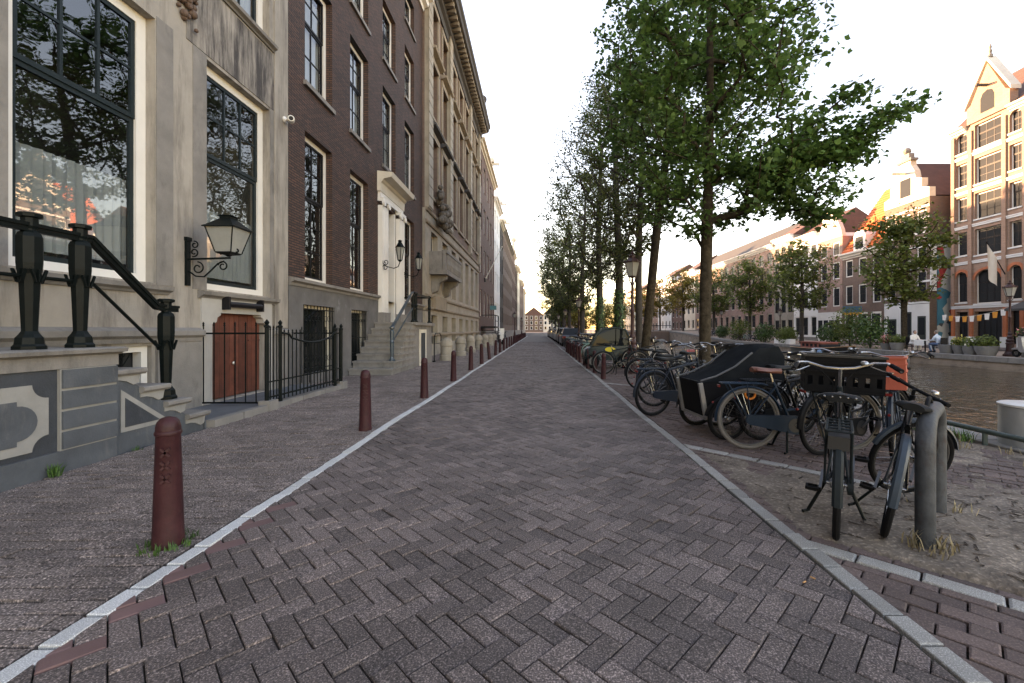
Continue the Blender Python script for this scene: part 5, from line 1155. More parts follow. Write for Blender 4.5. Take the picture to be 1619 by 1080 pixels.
    # drive side: crank, chainring, pedals, chain case
    if chaincase:
        c_ = [(bb.x+.105*math.cos(R(a)), bb.z+.105*math.sin(R(a))) for a in range(-80, 100, 15)] + [(rh.x+.055*math.cos(R(a)), rh.z+.055*math.sin(R(a))) for a in range(95, 266, 20)]
        obj('chain_guard', MB().prism(c_[::-1], -.085, -.055, 'y'), fen, root); obj('guard_disc', MB().lathe([(.075,-.088),(.075,-.084)], (bb.x,0,bb.z), 24, 'y'), plast_m, root)
    else:
        obj('chainring', MB().torus((bb.x,-.06,bb.z), .085, .006, 28, 6), chrome_m, root); m_ = MB(); m_.bar((bb.x,-.06,bb.z+.085), (0,-.06,WR+.04), .006, .006); m_.bar((bb.x,-.06,bb.z-.085), (0,-.06,WR-.04), .006, .006); obj('chain', m_, iron_m, root)
    for s in (-1, 1):
        a = R(35) if s < 0 else R(215); e = bb+Vector((.17*math.cos(a), 0, .17*math.sin(a))); c_ = MB().bar((bb.x, s*.09, bb.z), (e.x, s*.10, e.z), .018, .022); co = obj('crank', c_, rim_m, root)
        p_ = MB(); p_.box(e.x-.045, e.x+.045, s*.105, s*.12, e.z-.010, e.z+.010); p_.box(e.x-.045, e.x+.045, s*.175, s*.19, e.z-.010, e.z+.010); p_.box(e.x-.05, e.x-.03, s*.12, s*.175, e.z-.011, e.z+.011); p_.box(e.x+.03, e.x+.05, s*.12, s*.175, e.z-.011, e.z+.011); p_.tube([(e.x,s*.10,e.z),(e.x,s*.19,e.z)], .008, 6); obj('pedal', p_, rubber_m, co)
    if rack:
        m_ = MB(); zr = .745
        for s in (-1, 1):
            m_.tube([(.20,s*.03,zr-.02), (.12,s*.065,zr), (-.26,s*.065,zr), (-.30,s*.055,zr)], .008, 7); m_.tube([(-.24,s*.065,zr), (-.02,s*.07,WR)], .007, 6); m_.tube([(-.04,s*.065,zr), (-.0,s*.07,WR)], .007, 6)
        for x in (-.30,-.20,-.10,0,.10): m_.tube([(x,-.065,zr), (x,.065,zr)], .006, 6)
        m_.tube([(-.29,0,zr+.003),(.12,0,zr+.003)], .006, 6); obj('rear_rack', m_, fm, root, True)
        if lights: obj('rear_light', MB().box(-.335,-.318,-.03,.03,zr-.045,zr-.02), redlight_m, root)
    if battery: obj('battery', MB().box(-.24,.10,-.055,.055,.62,.70), plast_m, root)
    if lights: obj('reflector', MB().lathe([(.013,-.40),(.013,-.385)], (.0,0,WR+.18), 10, 'x'), redlight_m, root)
    if mudflap: obj('mud_flap', MB().box(-.385,-.37,-.045,.045,.30,.50), fen, root)
    if frontrack:
        m_ = MB()
        for s in (-1, 1): m_.tube([(1.0,s*.16,.80),(1.38,s*.16,.80)], .008, 6); m_.tube([(1.30,s*.15,.80),(1.09,s*.07,WR+.01)], .007, 6)
        for x in (1.0,1.12,1.25,1.38): m_.tube([(x,-.16,.80),(x,.16,.80)], .007, 6)
        obj('front_rack', m_.xf(S), fm, root, True)
    if basket:
        m_ = MB()
        for z, w_ in ((.80,.13),(.88,.145),(.96,.16),(1.02,.165)): m_.tube([(1.0,-w_,z),(1.0,w_,z),(1.22,w_,z),(1.22,-w_,z)], .005, 5, closed=True)
        for q in range(9): y = -.15+q*.0375; m_.tube([(1.22,y*.85,.80),(1.22,y*1.08,1.02)], .0035, 4); m_.tube([(1.0,y*.85,.80),(1.0,y*1.08,1.02)], .0035, 4)
        for q in range(6): x = 1.0+q*.044; m_.tube([(x,-.13,.80),(x,-.165,1.02)], .0035, 4); m_.tube([(x,.13,.80),(x,.165,1.02)], .0035, 4)
        obj('basket', m_.xf(S), rubber_m, root)
    if stand == 'double':
        m_ = MB()
        for s in (-1, 1): m_.tube([(.40,s*.05,.28), (.34,s*.17,.015), (.30,s*.20,.012)], .012, 7)
        m_.tube([(.40,-.06,.28),(.40,.06,.28)], .014, 7); obj('kickstand', m_, iron_m, root, True)
    elif stand: obj('kickstand', MB().tube([(.38,.05,.27), (.33,.20,.02), (.30,.225,.012)], .010, 7), iron_m, root, True)
    return root
def place(o, x, y, hd, lean=0, z=None):
    """hd: heading in degrees from +X"""
    o.location = (x, y, (dirt_h(x, y) if z is None else z)); o.rotation_euler = Euler((R(lean), 0, R(hd)), 'XYZ'); return o
grey_m = mat('bike_greygreen', (.017,.023,.026), .55, .25, 8, .05, 60, spec=.12); navy_m = mat('bike_navy', (.008,.022,.040), .4, .2, 8, spec=.2); blk_m = mat('bike_black', (.007,.008,.010), .4, .2, 8, spec=.18); slate_m = mat('bike_slate', (.012,.020,.032), .42, .2, 8, spec=.2); sil_m = mat('bike_silver', (.3,.3,.31), .4, .1, 8, metal=.5); mint_m = mat('bike_mint', (.16,.30,.26), .4, .15, 8); steelblue_m = mat('fender_steel', (.035,.052,.07), .45, .2, 8, spec=.25)
# A: grey-green transport bike seen from behind, B: leaning on the hoop
A = place(make_bike('grey-green transport bicycle with studded black saddle and crate, seen from behind', grey_m, rm=rim_m, saddle=saddle_m, battery=True, frontrack=True, studs=True, bigsaddle=True, turn=R(8), lights=False), 1.94, 2.80, 55, 1.5)
B = place(make_bike('black and steel bicycle leaning on the galvanised hoop, front wheel turned', blk_m, rm=rim_m, kind='dia', fcol=steelblue_m, bars='flat', barm=rubber_m, rack=False, turn=R(-50), stand='single', lights=False, chaincase=False, mudflap=False, saddle=saddle_m), 2.235, 2.78, 49, 10)
B.scale = (.94,)*3
# lettering on the seat tube of B
def letters(word, h, w, gap):
    """block letters as thin bars in the local xz plane"""
    G = {'S': [((1,1),(0,1)),((0,1),(0,.5)),((0,.5),(1,.5)),((1,.5),(1,0)),((1,0),(0,0))], 'D': [((0,0),(0,1)),((0,1),(.7,1)),((.7,1),(1,.7)),((1,.7),(1,.3)),((1,.3),(.7,0)),((.7,0),(0,0))], 'M': [((0,0),(0,1)),((0,1),(.5,.4)),((.5,.4),(1,1)),((1,1),(1,0))]}
    mb = MB()
    for i, c in enumerate(word):
        for (a, b_), (d, e) in G[c]: mb.bar((i*(w+gap)+a*w, 0, b_*h), (i*(w+gap)+d*w, 0, e*h), .009, .003, up=(0,1,0))
    return mb
lm_ = letters('SDM', .05, .035, .018).xf(Matrix.Translation((.345,-.0195,.60)) @ Matrix.Rotation(R(67), 4, 'Y')); obj('frame_lettering', lm_, white_m, B)
# crates
def crate(name, label, w, d, h, m, rim, lbl_m=None, slots=True):
    t = thing(name, label, 'crate'); ORG[t.name] = (0,0,0); th = .012
    obj('floor', MB().box(-d/2,d/2,-w/2,w/2,0,.015), m, t)
    for s in (-1, 1):
        for (nm, L_) in (('x', w), ('y', d)):
            mb = MB(); n = 7
            def bx(a0, a1, z0, z1, o0, o1):
                if nm == 'x': mb.box(s*(d/2-o1), s*(d/2-o0), a0, a1, z0, z1)
                else: mb.box(a0, a1, s*(w/2-o1), s*(w/2-o0), z0, z1)
            e = L_/2-(0 if nm == 'x' else th); bx(-e, e, .0155, h*.20, 0, th); bx(-e, e, h*.46, h, 0, th)
            for q in range(n+1): c = -e+2*e*q/n; bx(max(-e, c-.022), min(e, c+.022), h*.20, h*.46, .0015, th-.001)
            bx(-e, e, h*.80, h*.84, -.008, .0); bx(-e, e, h*.56, h*.60, -.008, .0); obj('side', mb, m, t)
    mb = MB(); 
    for s in (-1, 1): mb.box(s*(d/2+.012), s*(d/2-.016), -w/2-.012, w/2+.012, h, h+.018); mb.box(-d/2+.016, d/2-.016, s*(w/2+.012), s*(w/2-.016), h, h+.018)
    obj('rim', mb, rim, t); return t
blackcrate_m = mat('crate_black', (.008,.008,.009), .6, .2, 8, spec=.06); rimcrate_m = mat('crate_rim', (.03,.029,.028), .5, .2, 8, spec=.2); orangecrate_m = mat('crate_red', (.42,.085,.05), .55, .15, 6)
def onbike(B_, lx, ly, lz): 
    M = Matrix.Translation(B_.location) @ B_.rotation_euler.to_matrix().to_4x4(); return M @ Vector((lx, ly, lz))
c1 = crate('bike_crate', 'large black plastic crate on the front rack of the grey-green bicycle', .56, .40, .30, blackcrate_m, rimcrate_m); c1.location = onbike(A, 1.22, 0, .812); c1.rotation_euler = Euler((R(1.5),0,R(55+8)))
# E: navy bike side-on with cream tyres; more bikes
E = place(make_bike('navy blue bicycle with cream tyres and brown saddle, side-on', navy_m, tm=tyretan_m, rm=rim_m, saddle=brown_m, stand='double'), 2.38, 4.86, -4, 0)
obj('wheel_lock', MB().torus((.02,0,.62), .055, .012, 18, 6), amber_m, E)
C2_ = place(make_bike('black bicycle with red cloth-wrapped bar behind the navy bicycle', blk_m, kind='dia', saddle=saddle_m, bars='flat', barm=rubber_m, stand='single'), 2.75, 5.25, 8, 3)
OC = place(make_bike('dark bicycle carrying a red crate beyond the black crate', slate_m, rm=rim_m), 3.66, 4.42, 48, -2)
c2 = crate('bike_crate', 'orange-red slatted plastic crate behind the black crate', 0.27, .34, .30, orangecrate_m, orangecrate_m); c2.location = onbike(OC, -.10, 0, .757); c2.rotation_euler = Euler((R(-2),0,R(48)))
G = place(make_bike('slate blue bicycle nearest the road line, left of the cargo bike', slate_m, tm=tyre_m, rm=rimk_m, kind='dia', stand='single'), 1.80, 6.72, 22, 2)
H_ = place(make_bike('black bicycle just behind the slate blue one', blk_m, rm=rim_m, stand='double'), 2.05, 7.55, 14, 1)
I1 = place(make_bike('black bicycle with wire basket beside the big tree', blk_m, basket=True, rm=rim_m), 2.75, 8.3, 18, -1)
I2 = place(make_bike('silver-framed bicycle behind the black covered cargo bike', sil_m, rm=rim_m, kind='dia', bars='flat', barm=rubber_m), 2.55, 6.0, 4, 3)
I3 = place(make_bike('dark bicycle with wicker basket and upright bars near the tree trunk', grey_m, basket=True), 2.95, 7.35, 12, 0)
J_ = place(make_bike('thin-framed bicycle standing before the small covered car', grey_m, tm=tyre_m, rm=rim_m, kind='dia', rack=False, chaincase=False), 1.98, 12.95, 6, 0, 0)
K_ = place(make_bike('bicycle leaning against the leaning tree trunk', blk_m, rm=rim_m, kind='dia', rack=False), 3.1, 14.2, 12, -4, 0)
# cargo bike with rain tent
cg = thing('cargo_bike', 'black box cargo bike under a dark rain tent with silver edging', 'cargo bike', (0,0,0)); ORG[cg.name] = (0,0,0)
def ringpts(pl): return pl
boxm = mat('cargo_black', (.008,.008,.009), .6, .2, 6, spec=.08); tent_m = mat('tent_fabric', (.010,.012,.014), .85, .4, 4, .6, 9, spec=.06); clearw_m = glassmat('tent_window', tint=(.55,.58,.6), ior=1.6)
m_ = MB(); P = [(.0,.26),(.92,.26),(1.0,.70),(-.02,.70)]
m_.prism(P, -.31, .31, 'y'); obj('box', m_, boxm, cg)
m_ = MB()
for s in (-1, 1): m_.bar((1.005,s*.315,.69), (.925,s*.315,.24), .05, .04)
m_.bar((.925,-.31,.25),(.925,.31,.25), .03, .03); obj('edge_strip', m_, mat('alu_edge', (.30,.29,.28), .45, metal=.6), cg)
prof = [(1.00,.70,.31),(.80,.76,.31),(.55,.88,.31),(.32,1.05,.30),(.20,1.13,.28),(-.06,1.14,.28),(-.12,1.02,.30),(-.10,.70,.31)]; m_ = MB(); n = 8
for i, (x, z, w_) in enumerate(prof):
    for q in range(n+1):
        t = -1+2*q/n; m_.v.append((x+.01*math.sin(q*2+i), w_*t, z + .035*(1-t*t)*(1 if 0 < i < 7 else 0) - .02*abs(math.sin(q*1.7+i))))
for i in range(len(prof)-1):
    for q in range(n): a = i*(n+1)+q; m_.f.append((a, a+n+1, a+n+2, a+1))
for s, q in ((-1, 0), (1, n)):
    ids = [i*(n+1)+q for i in range(len(prof))]; m_.f.append(tuple(ids) if s < 0 else tuple(ids[::-1]))
tn = obj('rain_tent', m_, tent_m, cg, True)
m_ = MB(); m_.add([(-.04,-.322,.90),(.14,-.322,.90),(.16,-.318,1.02),(.08,-.31,1.09),(-.03,-.31,1.05)], [(0,1,2,3,4)]); obj('tent_window', m_, clearw_m, tn)
m_ = MB(); m_.tube([(1.0,-.315,.715),(.80,-.318,.77),(.55,-.318,.89),(.32,-.308,1.06)], .012, 6); m_.tube([(1.0,.315,.715),(.80,.318,.77),(.55,.318,.89),(.32,.308,1.06)], .012, 6); obj('tent_piping', m_, mat('piping_grey', (.06,.06,.06), .5), tn)
for s in (-1, 1):
    add_wheel(cg, Matrix.Translation((.70, s*.40, .255)), tyre_m, rimk_m, .255, .024); m_ = MB(); fender(m_, (.70,s*.40,.255), .285, 10, 170, .06); obj('fender', m_, boxm, cg, True)
    obj('axle', MB().tube([(.70,s*.31,.255),(.70,s*.44,.255)], .02, 8), chrome_m, cg)
add_wheel(cg, Matrix.Translation((-1.02, 0, .33)), tyre_m, rimk_m, .33); m_ = MB(); fender(m_, (-1.02,0,.33), .352, 20, 185); obj('fender', m_, boxm, cg, True)
m_ = MB(); m_.tube([(.1,0,.30),(-.25,0,.32),(-.45,0,.30),(-.60,0,.34)], .026, 10); m_.tube([(-.45,0,.29),(-.62,0,.78)], .018, 8)
for s in (-1, 1): m_.tube([(-.50,s*.03,.30),(-1.02,s*.06,.33)], .010, 6); m_.tube([(-.60,s*.015,.70),(-1.02,s*.06,.33)], .009, 6)
obj('frame', m_, boxm, cg, True)
m_ = MB(); m_.tube([(-.12,0,.72),(-.16,0,1.02)], .016, 8); m_.tube([(-.34,-.30,1.03),(-.20,-.26,1.06),(-.16,0,1.04),(-.20,.26,1.06),(-.34,.30,1.03)], .012, 8); obj('handlebar', m_, chrome_m, cg, True)
m_ = MB()
for x, w_, z in [(-.50,.02,.86)]: pass
obj('saddle', MB().prism([(-.48,.025),(-.56,.05),(-.66,.11),(-.74,.10),(-.77,0),(-.74,-.10),(-.66,-.11),(-.56,-.05),(-.48,-.025)], .83, .88, 'z'), saddle_m, cg); obj('seat_post', MB().tube([(-.61,0,.76),(-.64,0,.83)], .014, 8), chrome_m, cg)
obj('rear_rack', MB().box(-1.25,-.85,-.07,.07,.73,.745), boxm, cg); obj('rack_stay', MB().bar((-1.15,.07,.73),(-1.02,.07,.33), .012, .012), boxm, cg); obj('red_lamp', MB().box(.25,.30,-.43,-.40,.60,.66), redlight_m, cg)
place(cg, 2.97, 5.72, 186, 0, 0)
# steel inflatable-looking child seat roll behind (rolled mat on the silver bike)
rm_ = thing('rolled_mat', 'dark rolled mat strapped across the bicycle behind the cargo bike', 'mat', (0,0,0)); ORG[rm_.name] = (0,0,0)
obj('roll', MB().tube([(0,-.02,0),(.26,.0,0),(.44,.02,0)], [.045,.055,.05], 14), rubber_m, rm_, True); obj('strap', MB().torus((0,0,0), .055, .006, 18, 5).xf(Matrix.Translation((.2,0,0)) @ Matrix.Rotation(R(90), 4, 'Z')), rimcrate_m, rm_); rm_.location = (2.62, 6.02, .80); rm_.rotation_euler = (0,0,R(4))
# cable lock over the hoop
lk = obj('cable_lock', MB().tube([(2.44,2.72,.62),(2.46,2.73,.80),(2.56,2.82,.885),(2.66,2.92,.885),(2.74,2.98,.78),(2.76,2.98,.55),(2.70,2.95,.42)], .014, 8), rubber_m, None, True, (2.5,2.8,.4)); tag(lk, 'black cable lock looped over the galvanised hoop', 'lock')
# a few more bicycles tangled behind the first ones
place(make_bike('black bicycle squeezed between the navy bicycle and the crate bicycle', blk_m, rm=rimk_m, stand='single', bars='flat', barm=rubber_m), 3.05, 4.62, 20, 3)
place(make_bike('dark upright bicycle standing behind the red crate', blk_m, rm=rimk_m), 3.45, 5.6, 25, -2)
place(make_bike('slate bicycle parked close to the big tree trunk', slate_m, rm=rim_m, kind='dia'), 2.35, 8.9, 20, 2)
place(make_bike('black bicycle parked just past the second pipe hoop', blk_m, rm=rim_m), 2.3, 9.7, 16, -2)
# row of bicycles further up, then copies
row_cols = [(navy_m,'oma'),(mint_m,'oma'),(blk_m,'dia'),(sil_m,'dia'),(slate_m,'oma'),(grey_m,'oma')]
protos = [make_bike('x', c, kind=k, rm=rim_m, light=False, group='bicycle row beyond the bollards', basket=(i == 4)) for i, (c, k) in enumerate(row_cols)]
cname = ['navy','mint green','black','silver','slate','grey-green']; used = [0]*6; seq = [1,2,0,3,4,2,5,0,2,3,1,4,0,2,5,3,2,0,4,1]
for i, ci in enumerate(seq):
    o = protos[ci] if used[ci] == 0 else copy_tree(protos[ci]); used[ci] += 1
    place(o, 1.95+rng.uniform(-.08,.1)+.25, 18.9+i*.62+rng.uniform(-.1,.1), rng.uniform(12,30), rng.uniform(-4,4), 0)
    tag(o, '%s bicycle, %s of its colour in the row beyond the bollards' % (cname[ci], ORD[used[ci]-1]))
# ================================================================ far bank
def arch_fill(bd, fr, a, c, z1, m, rise=None, d=0.0, thick=.2, name='arch_spandrel', trim=None):
    """fills the corners above an arched opening of a rectangular hole a..c up to z1"""
    w = (c-a)/2; rise = rise or w; n = 10; pts = [(a+w-w*math.cos(math.pi*i/n), z1-rise+rise*math.sin(math.pi*i/n)) for i in range(n+1)]
    mb = MB()
    left = [(a, z1)] + [(s, z) for s, z in pts[:n//2+1]]; right = [(c, z1)] + [(s, z) for s, z in pts[n//2:][::-1]]
    mb.prism(left, fr.x(d-thick), fr.x(d-.001), 'x'); mb.prism(right, fr.x(d-thick), fr.x(d-.001), 'x'); o = obj(name, mb, m, bd)
    if trim:
        k = 1+.22/w; ring = [(a+w-w*k*math.cos(math.pi*i/n), z1-rise+rise*k*math.sin(math.pi*i/n)) for i in range(n+1)]; m_ = MB()
        for i in range(n): m_.prism([pts[i], pts[i+1], ring[i+1], ring[i]], fr.x(d-.02), fr.x(d+.03), 'x')
        obj('arch_ring', m_, trim, bd)
    return o
fW = F(-1, 34.0)
w1 = thing('warehouse', 'tall tan brick warehouse with pale bands, arched windows and pointed gable', 'building', (34, 31, 0))
cols = [(34.05,34.95,'n'),(31.55,33.45,'w'),(30.2,31.0,'n'),(26.6,28.4,'w'),(28.9,29.7,'n')]
rows_ = [(3.35,5.95,True),(7.1,9.1,False),(9.9,11.9,False),(12.6,14.6,False),(15.3,17.0,True)]
ops = []; arch = []
for a, c, k in cols:
    for i, (za, zb, ar_) in enumerate(rows_):
        if k == 'w' and i == 4: ar_ = False; zb = 17.2
        ops.append((a, c, za+(.0 if k == 'w' else .15), zb)); arch.append(ar_)
doors = [(31.5,33.5,.12,2.75),(34.0,34.95,.3,2.75),(30.1,31.0,.3,2.75),(26.6,28.4,.12,2.75)]
gops = [(32.0,33.0,17.9,19.6)]
obj('wall', wall_mesh(fW, 24.0, 35.3, -.3, 17.4, ops+doors, .35, 14, roof=False), bricktan_m, w1)
for o, ar_ in zip(ops, arch):
    window(w1, fW, *o, 3 if o[1]-o[0] > 1.2 else 2, (2, 1), .62, fw=.08, bar=.04, inset=.22, sash=sashb_m, frame=white_m, single=True, sill=bandw_m, pane=glassf_m)
    if ar_: arch_fill(w1, fW, o[0], o[1], o[3], bricktan_m, min(.75, (o[1]-o[0])/2), trim=orangebrick_m if o[2] < 4 else None, thick=.15)
for a, c, z0, z1 in doors:
    do = obj('door', fW.box(MB(), a+.06, c-.06, -.33, -.27, z0, z1-.02), sashb_m, w1)
    n = 2 if c-a < 1.2 else 4
    for i in range(n): obj('pane', fW.box(MB(), a+.12+(c-a-.24)*i/n+.05, a+.12+(c-a-.24)*(i+1)/n-.05, -.268, -.262, z0+.5, z1-.25), glassf_m, do)
for z in (3.0, 6.5, 9.35, 12.1, 14.9): obj('band', fW.mould(MB(), 24.0, 35.3, [(-.01,z),(.07,z),(.07,z+.12),(.10,z+.14),(.10,z+.22),(-.01,z+.25)]), bandw_m, w1)
for s in (33.6, 35.0, 31.15, 29.75, 28.5, 26.2): obj('pilaster', fW.box(MB(), s, s+.28, -.01, .12, 3.26, 16.9), bricktan_m, w1)
for s in (33.55, 35.02, 31.1, 30.0): obj('orange_pier', fW.box(MB(), s, s+.26, -.01, .10, .8, 2.98), orangebrick_m, w1); obj('stone_foot', fW.box(MB(), s-.05, s+.4, -.01, .16, -.2, .8), bandw_m, w1)
# central gable
m_ = MB(); gp = [(30.95,17.4),(34.05,17.4),(34.05,18.7),(33.75,18.9),(32.5,21.5),(31.25,18.9),(30.95,18.7)]; m_.prism(gp, fW.x(-.6), fW.x(.02), 'x'); ga = obj('gable', m_, bricktan_m, w1)
m_ = MB(); m_.prism([(32.0,17.9),(33.0,17.9),(33.0,19.0),(32.85,19.35),(32.5,19.5),(32.15,19.35),(32.0,19.0)], fW.x(.022), fW.x(.03), 'x'); obj('gable_window', m_, glassf_m, ga)
m_ = MB()
for (p, q) in (((34.2,18.65),(32.5,21.75)), ((30.8,18.65),(32.5,21.75))): m_.bar((fW.x(-.25), p[0], p[1]), (fW.x(-.25), q[0], q[1]), .8, .16, up=(1,0,0)) if False else m_.prism([(p[0],p[1]),(q[0],q[1]),(q[0],q[1]+.28),(p[0],p[1]+.28)], fW.x(-.65), fW.x(.12), 'x')
obj('gable_coping', m_, cream_m, ga); obj('finial', MB().lathe([(.16,21.9),(.16,22.1),(.08,22.2),(.12,22.4),(.06,22.55),(.1,22.7),(.02,22.95)], (34.2,32.5,0), 10), stonegrey_m, ga); m_ = MB(); fW.box(m_, 32.42, 32.58, -.2, .9, 19.75, 19.9); obj('hoist_beam', m_, darkroof_m, ga)
for s0, s1 in ((34.06,35.3),(24.0,30.94)): cornice(w1, fW, s0, s1, 17.0, cream_m, .9)
m_ = MB(); m_.add([(fW.x(.1),24,17.4),(fW.x(.1),35.3,17.4),(fW.x(-5),35.3,22.4),(fW.x(-5),24,22.4),(fW.x(-14),35.3,17.4),(fW.x(-14),24,17.4)], [(0,1,2,3),(3,2,4,5),(1,4,2),(0,3,5)]); obj('roof', m_, tiled_m, w1)
# white banner and pole on the warehouse
fg = thing('white_banner', 'white banner hanging from a slanted black pole on the warehouse', 'flag', (33.9, 30.9, 6)); obj('pole', MB().tube([(33.95,31.2,5.3),(31.9,30.6,7.6)], .035, 8), sashb_m, fg)
m_ = MB(); n = 8
for i in range(n+1): t = i/n; m_.v += [(32.0+.9*t, 30.62+.17*t, 7.45-1.02*t), (32.1+.72*t+.05*math.sin(t*7), 30.62+.17*t+.10*math.sin(t*6), 4.95-.5*t)]
for i in range(n): m_.f.append((2*i, 2*i+2, 2*i+3, 2*i+1))
obj('cloth', m_, white_m, fg, True)
# neighbour with stepped gable and the painted side strip
fB = F(-1, 33.0)
def band_house(name, label, y0, y1, h, wallm, ncol, floors, **kw): kw.setdefault('gl', glassf_m); return simple_house(name, label, fB, y0, y1, h, wallm, ncol, floors, **kw)
g2_ = band_house('stepped_gable_house', 'brown brick house with white bands and ornate cream stepped gable', 36.2, 40.9, 12.6, brickbrown_m, 3, [(4.3,6.4),(7.4,9.3),(10.0,11.6)], top='none', ww=.95, plinth_z=0, dep=12, inset=.1)
obj('ground_floor', fB.box(MB(), 36.21, 40.89, .0, .05, -.2, 3.55), whiteclean_m, g2_)
for k, (a, c, z1) in enumerate(((36.5,37.3,2.5),(37.9,39.0,2.9),(39.5,40.5,2.3))): do = obj('door' if k < 2 else 'shop_window', fB.box(MB(), a, c, .045, .06, .1, z1), mat('door_green', (.03,.045,.04), .4), g2_); obj('pane', fB.box(MB(), a+.12, c-.12, .058, .068, .9, z1-.15), glassf_m, do)
for z in [3.6, 4.15, 5.4, 6.6, 7.2, 8.4, 9.6, 10.8, 11.8]: obj('band', fB.box(MB(), 36.2, 40.9, -.02, .035, z, z+.16), whiteclean_m, g2_)
m_ = MB(); gp = [(36.2,12.6),(40.9,12.6),(40.9,13.4),(40.2,13.6),(40.2,14.4),(39.6,14.6),(39.45,15.3),(39.1,15.9),(39.1,16.3),(38.0,16.3),(38.0,15.9),(37.65,15.3),(37.5,14.6),(36.9,14.4),(36.9,13.6),(36.2,13.4)]; m_.prism(gp, fB.x(-.5), fB.x(.04), 'x'); ga = obj('gable', m_, cream_m, g2_)
m_ = MB(); fB.box(m_, 38.0, 39.1, .041, .06, 13.2, 14.8); obj('gable_window', m_, glassf_m, ga); m_ = MB(); fB.box(m_, 37.8, 39.3, -.5, .2, 16.3, 16.5); fB.box(m_, 38.1, 39.0, -.4, .1, 16.5, 17.0); m_.ball((33.1,38.55,17.3), .32, 10, 7); obj('pediment', m_, stonegrey_m, ga); m_ = MB(); fB.box(m_, 38.46, 38.64, -.2, 1.3, 15.2, 15.4); obj('hoist_beam', m_, cream_m, ga)
m_ = MB(); m_.add([(33.4,36.2,12.7),(45,36.2,12.7),(45,38.5,16.2),(33.4,38.5,16.2),(33.4,40.9,12.7),(45,40.9,12.7)], [(0,1,2,3),(3,2,5,4)]); obj('roof', m_, tiled_m, g2_)
# painted mural strip on the house end facing down the canal
mu = bpy.data.materials.new('mural_paint'); mu.use_nodes = True; nt = mu.node_tree; L = nt.links.new; b = nt.nodes['Principled BSDF']
ge = N(nt, 'ShaderNodeNewGeometry'); vo = N(nt, 'ShaderNodeTexVoronoi'); vo.inputs['Scale'].default_value = 1.7; L(ge.outputs['Position'], vo.inputs['Vector'])
rp = ramp(nt, [(.0,(.55,.55,.52)),(.3,(.05,.22,.30)),(.45,(.6,.6,.56)),(.6,(.45,.05,.05)),(.75,(.08,.09,.1)),(.9,(.1,.38,.42)),(1,(.6,.35,.12))], 'CONSTANT'); L(vo.outputs['Color'], rp.inputs[0]); L(rp.outputs[0], b.inputs['Base Color'])
obj('mural', MB().box(33.6, 35.0, 36.12, 36.19, .0, 9.2), mu, g2_); obj('mural_board', MB().box(33.02, 33.5, 36.1, 36.19, 4.6, 9.0), whiteclean_m, g2_)
obj('end_wall', MB().box(33.0, 40, 36.19, 36.21, 9.2, 12.6), brickbrown_m, g2_)
# ukraine-coloured flag
uf = thing('two_colour_flag', 'blue and yellow flag on a short pole on the stepped-gable house', 'flag', (32.9, 37.6, 4.5)); obj('pole', MB().tube([(32.98,37.9,4.6),(31.7,37.3,5.4)], .03, 6), white_m, uf)
for k, (m__, nm) in enumerate(((mat('flag_blue', (.08,.2,.45), .8), 'blue_half'), (mat('flag_yellow', (.7,.45,.04), .8), 'yellow_half'))):
    m_ = MB()
    for i in range(7): t = i/6; m_.v += [(31.8+.5*t, 37.32+.2*t+.06*math.sin(t*8), 5.3-.3*t-(k*.75)), (31.85+.5*t, 37.36+.2*t+.08*math.sin(t*8+1), 4.55-.3*t-(k*.75))]
    for i in range(6): m_.f.append((2*i, 2*i+2, 2*i+3, 2*i+1))
    obj(nm, m_, m__, uf, True)
# orange-roofed house
g3_ = band_house('orange_roof_house', 'brown brick house under a steep bright orange tiled roof', 40.95, 46.5, 9.3, brickbrown_m, 3, [(4.0,6.0),(6.9,8.7)], ww=1.1, plinth_z=0, dep=10, corn=white_m, inset=.1, frame=white_m, winfw=.14)
for a, c in ((41.4,42.4),(43.1,44.2),(44.9,46.0)): do = obj('shop_window', fB.box(MB(), a-.12, c+.12, -.01, .04, .2, 3.1), white_m, g3_); obj('pane', fB.box(MB(), a, c, .035, .05, .4, 2.9), glassf_m, do)
rf = obj('roof', MB().add([(32.7,40.95,9.3),(32.7,46.5,9.3),(37.6,46.5,16.4),(37.6,40.95,16.4),(43,46.5,9.3),(43,40.95,9.3)], [(0,1,2,3),(3,2,4,5),(0,3,5),(1,4,2)]), tileo_m, g3_)
for i in range(22):
    t0 = i/22; m_ = MB(); x = 32.7+4.9*t0; z = 9.3+7.1*t0; m_.bar((x-.02,40.93,z+.05), (x-.02,46.52,z+.05), .05, .06); obj('tile_course', m_, tileo_m, rf)
m_ = MB(); m_.prism([(43.0,9.3),(44.6,9.3),(44.6,10.9),(44.3,11.3),(43.8,11.5),(43.3,11.3),(43.0,10.9)], 32.75, 34.6, 'x'); dm_ = obj('dormer', m_, white_m, rf); obj('pane', MB().box(32.72,32.76,43.3,44.3,9.6,10.8), glassf_m, dm_)
obj('skylight', MB().box(35.6,35.8,42.2,42.9,13.6,14.2), glassf_m, rf)
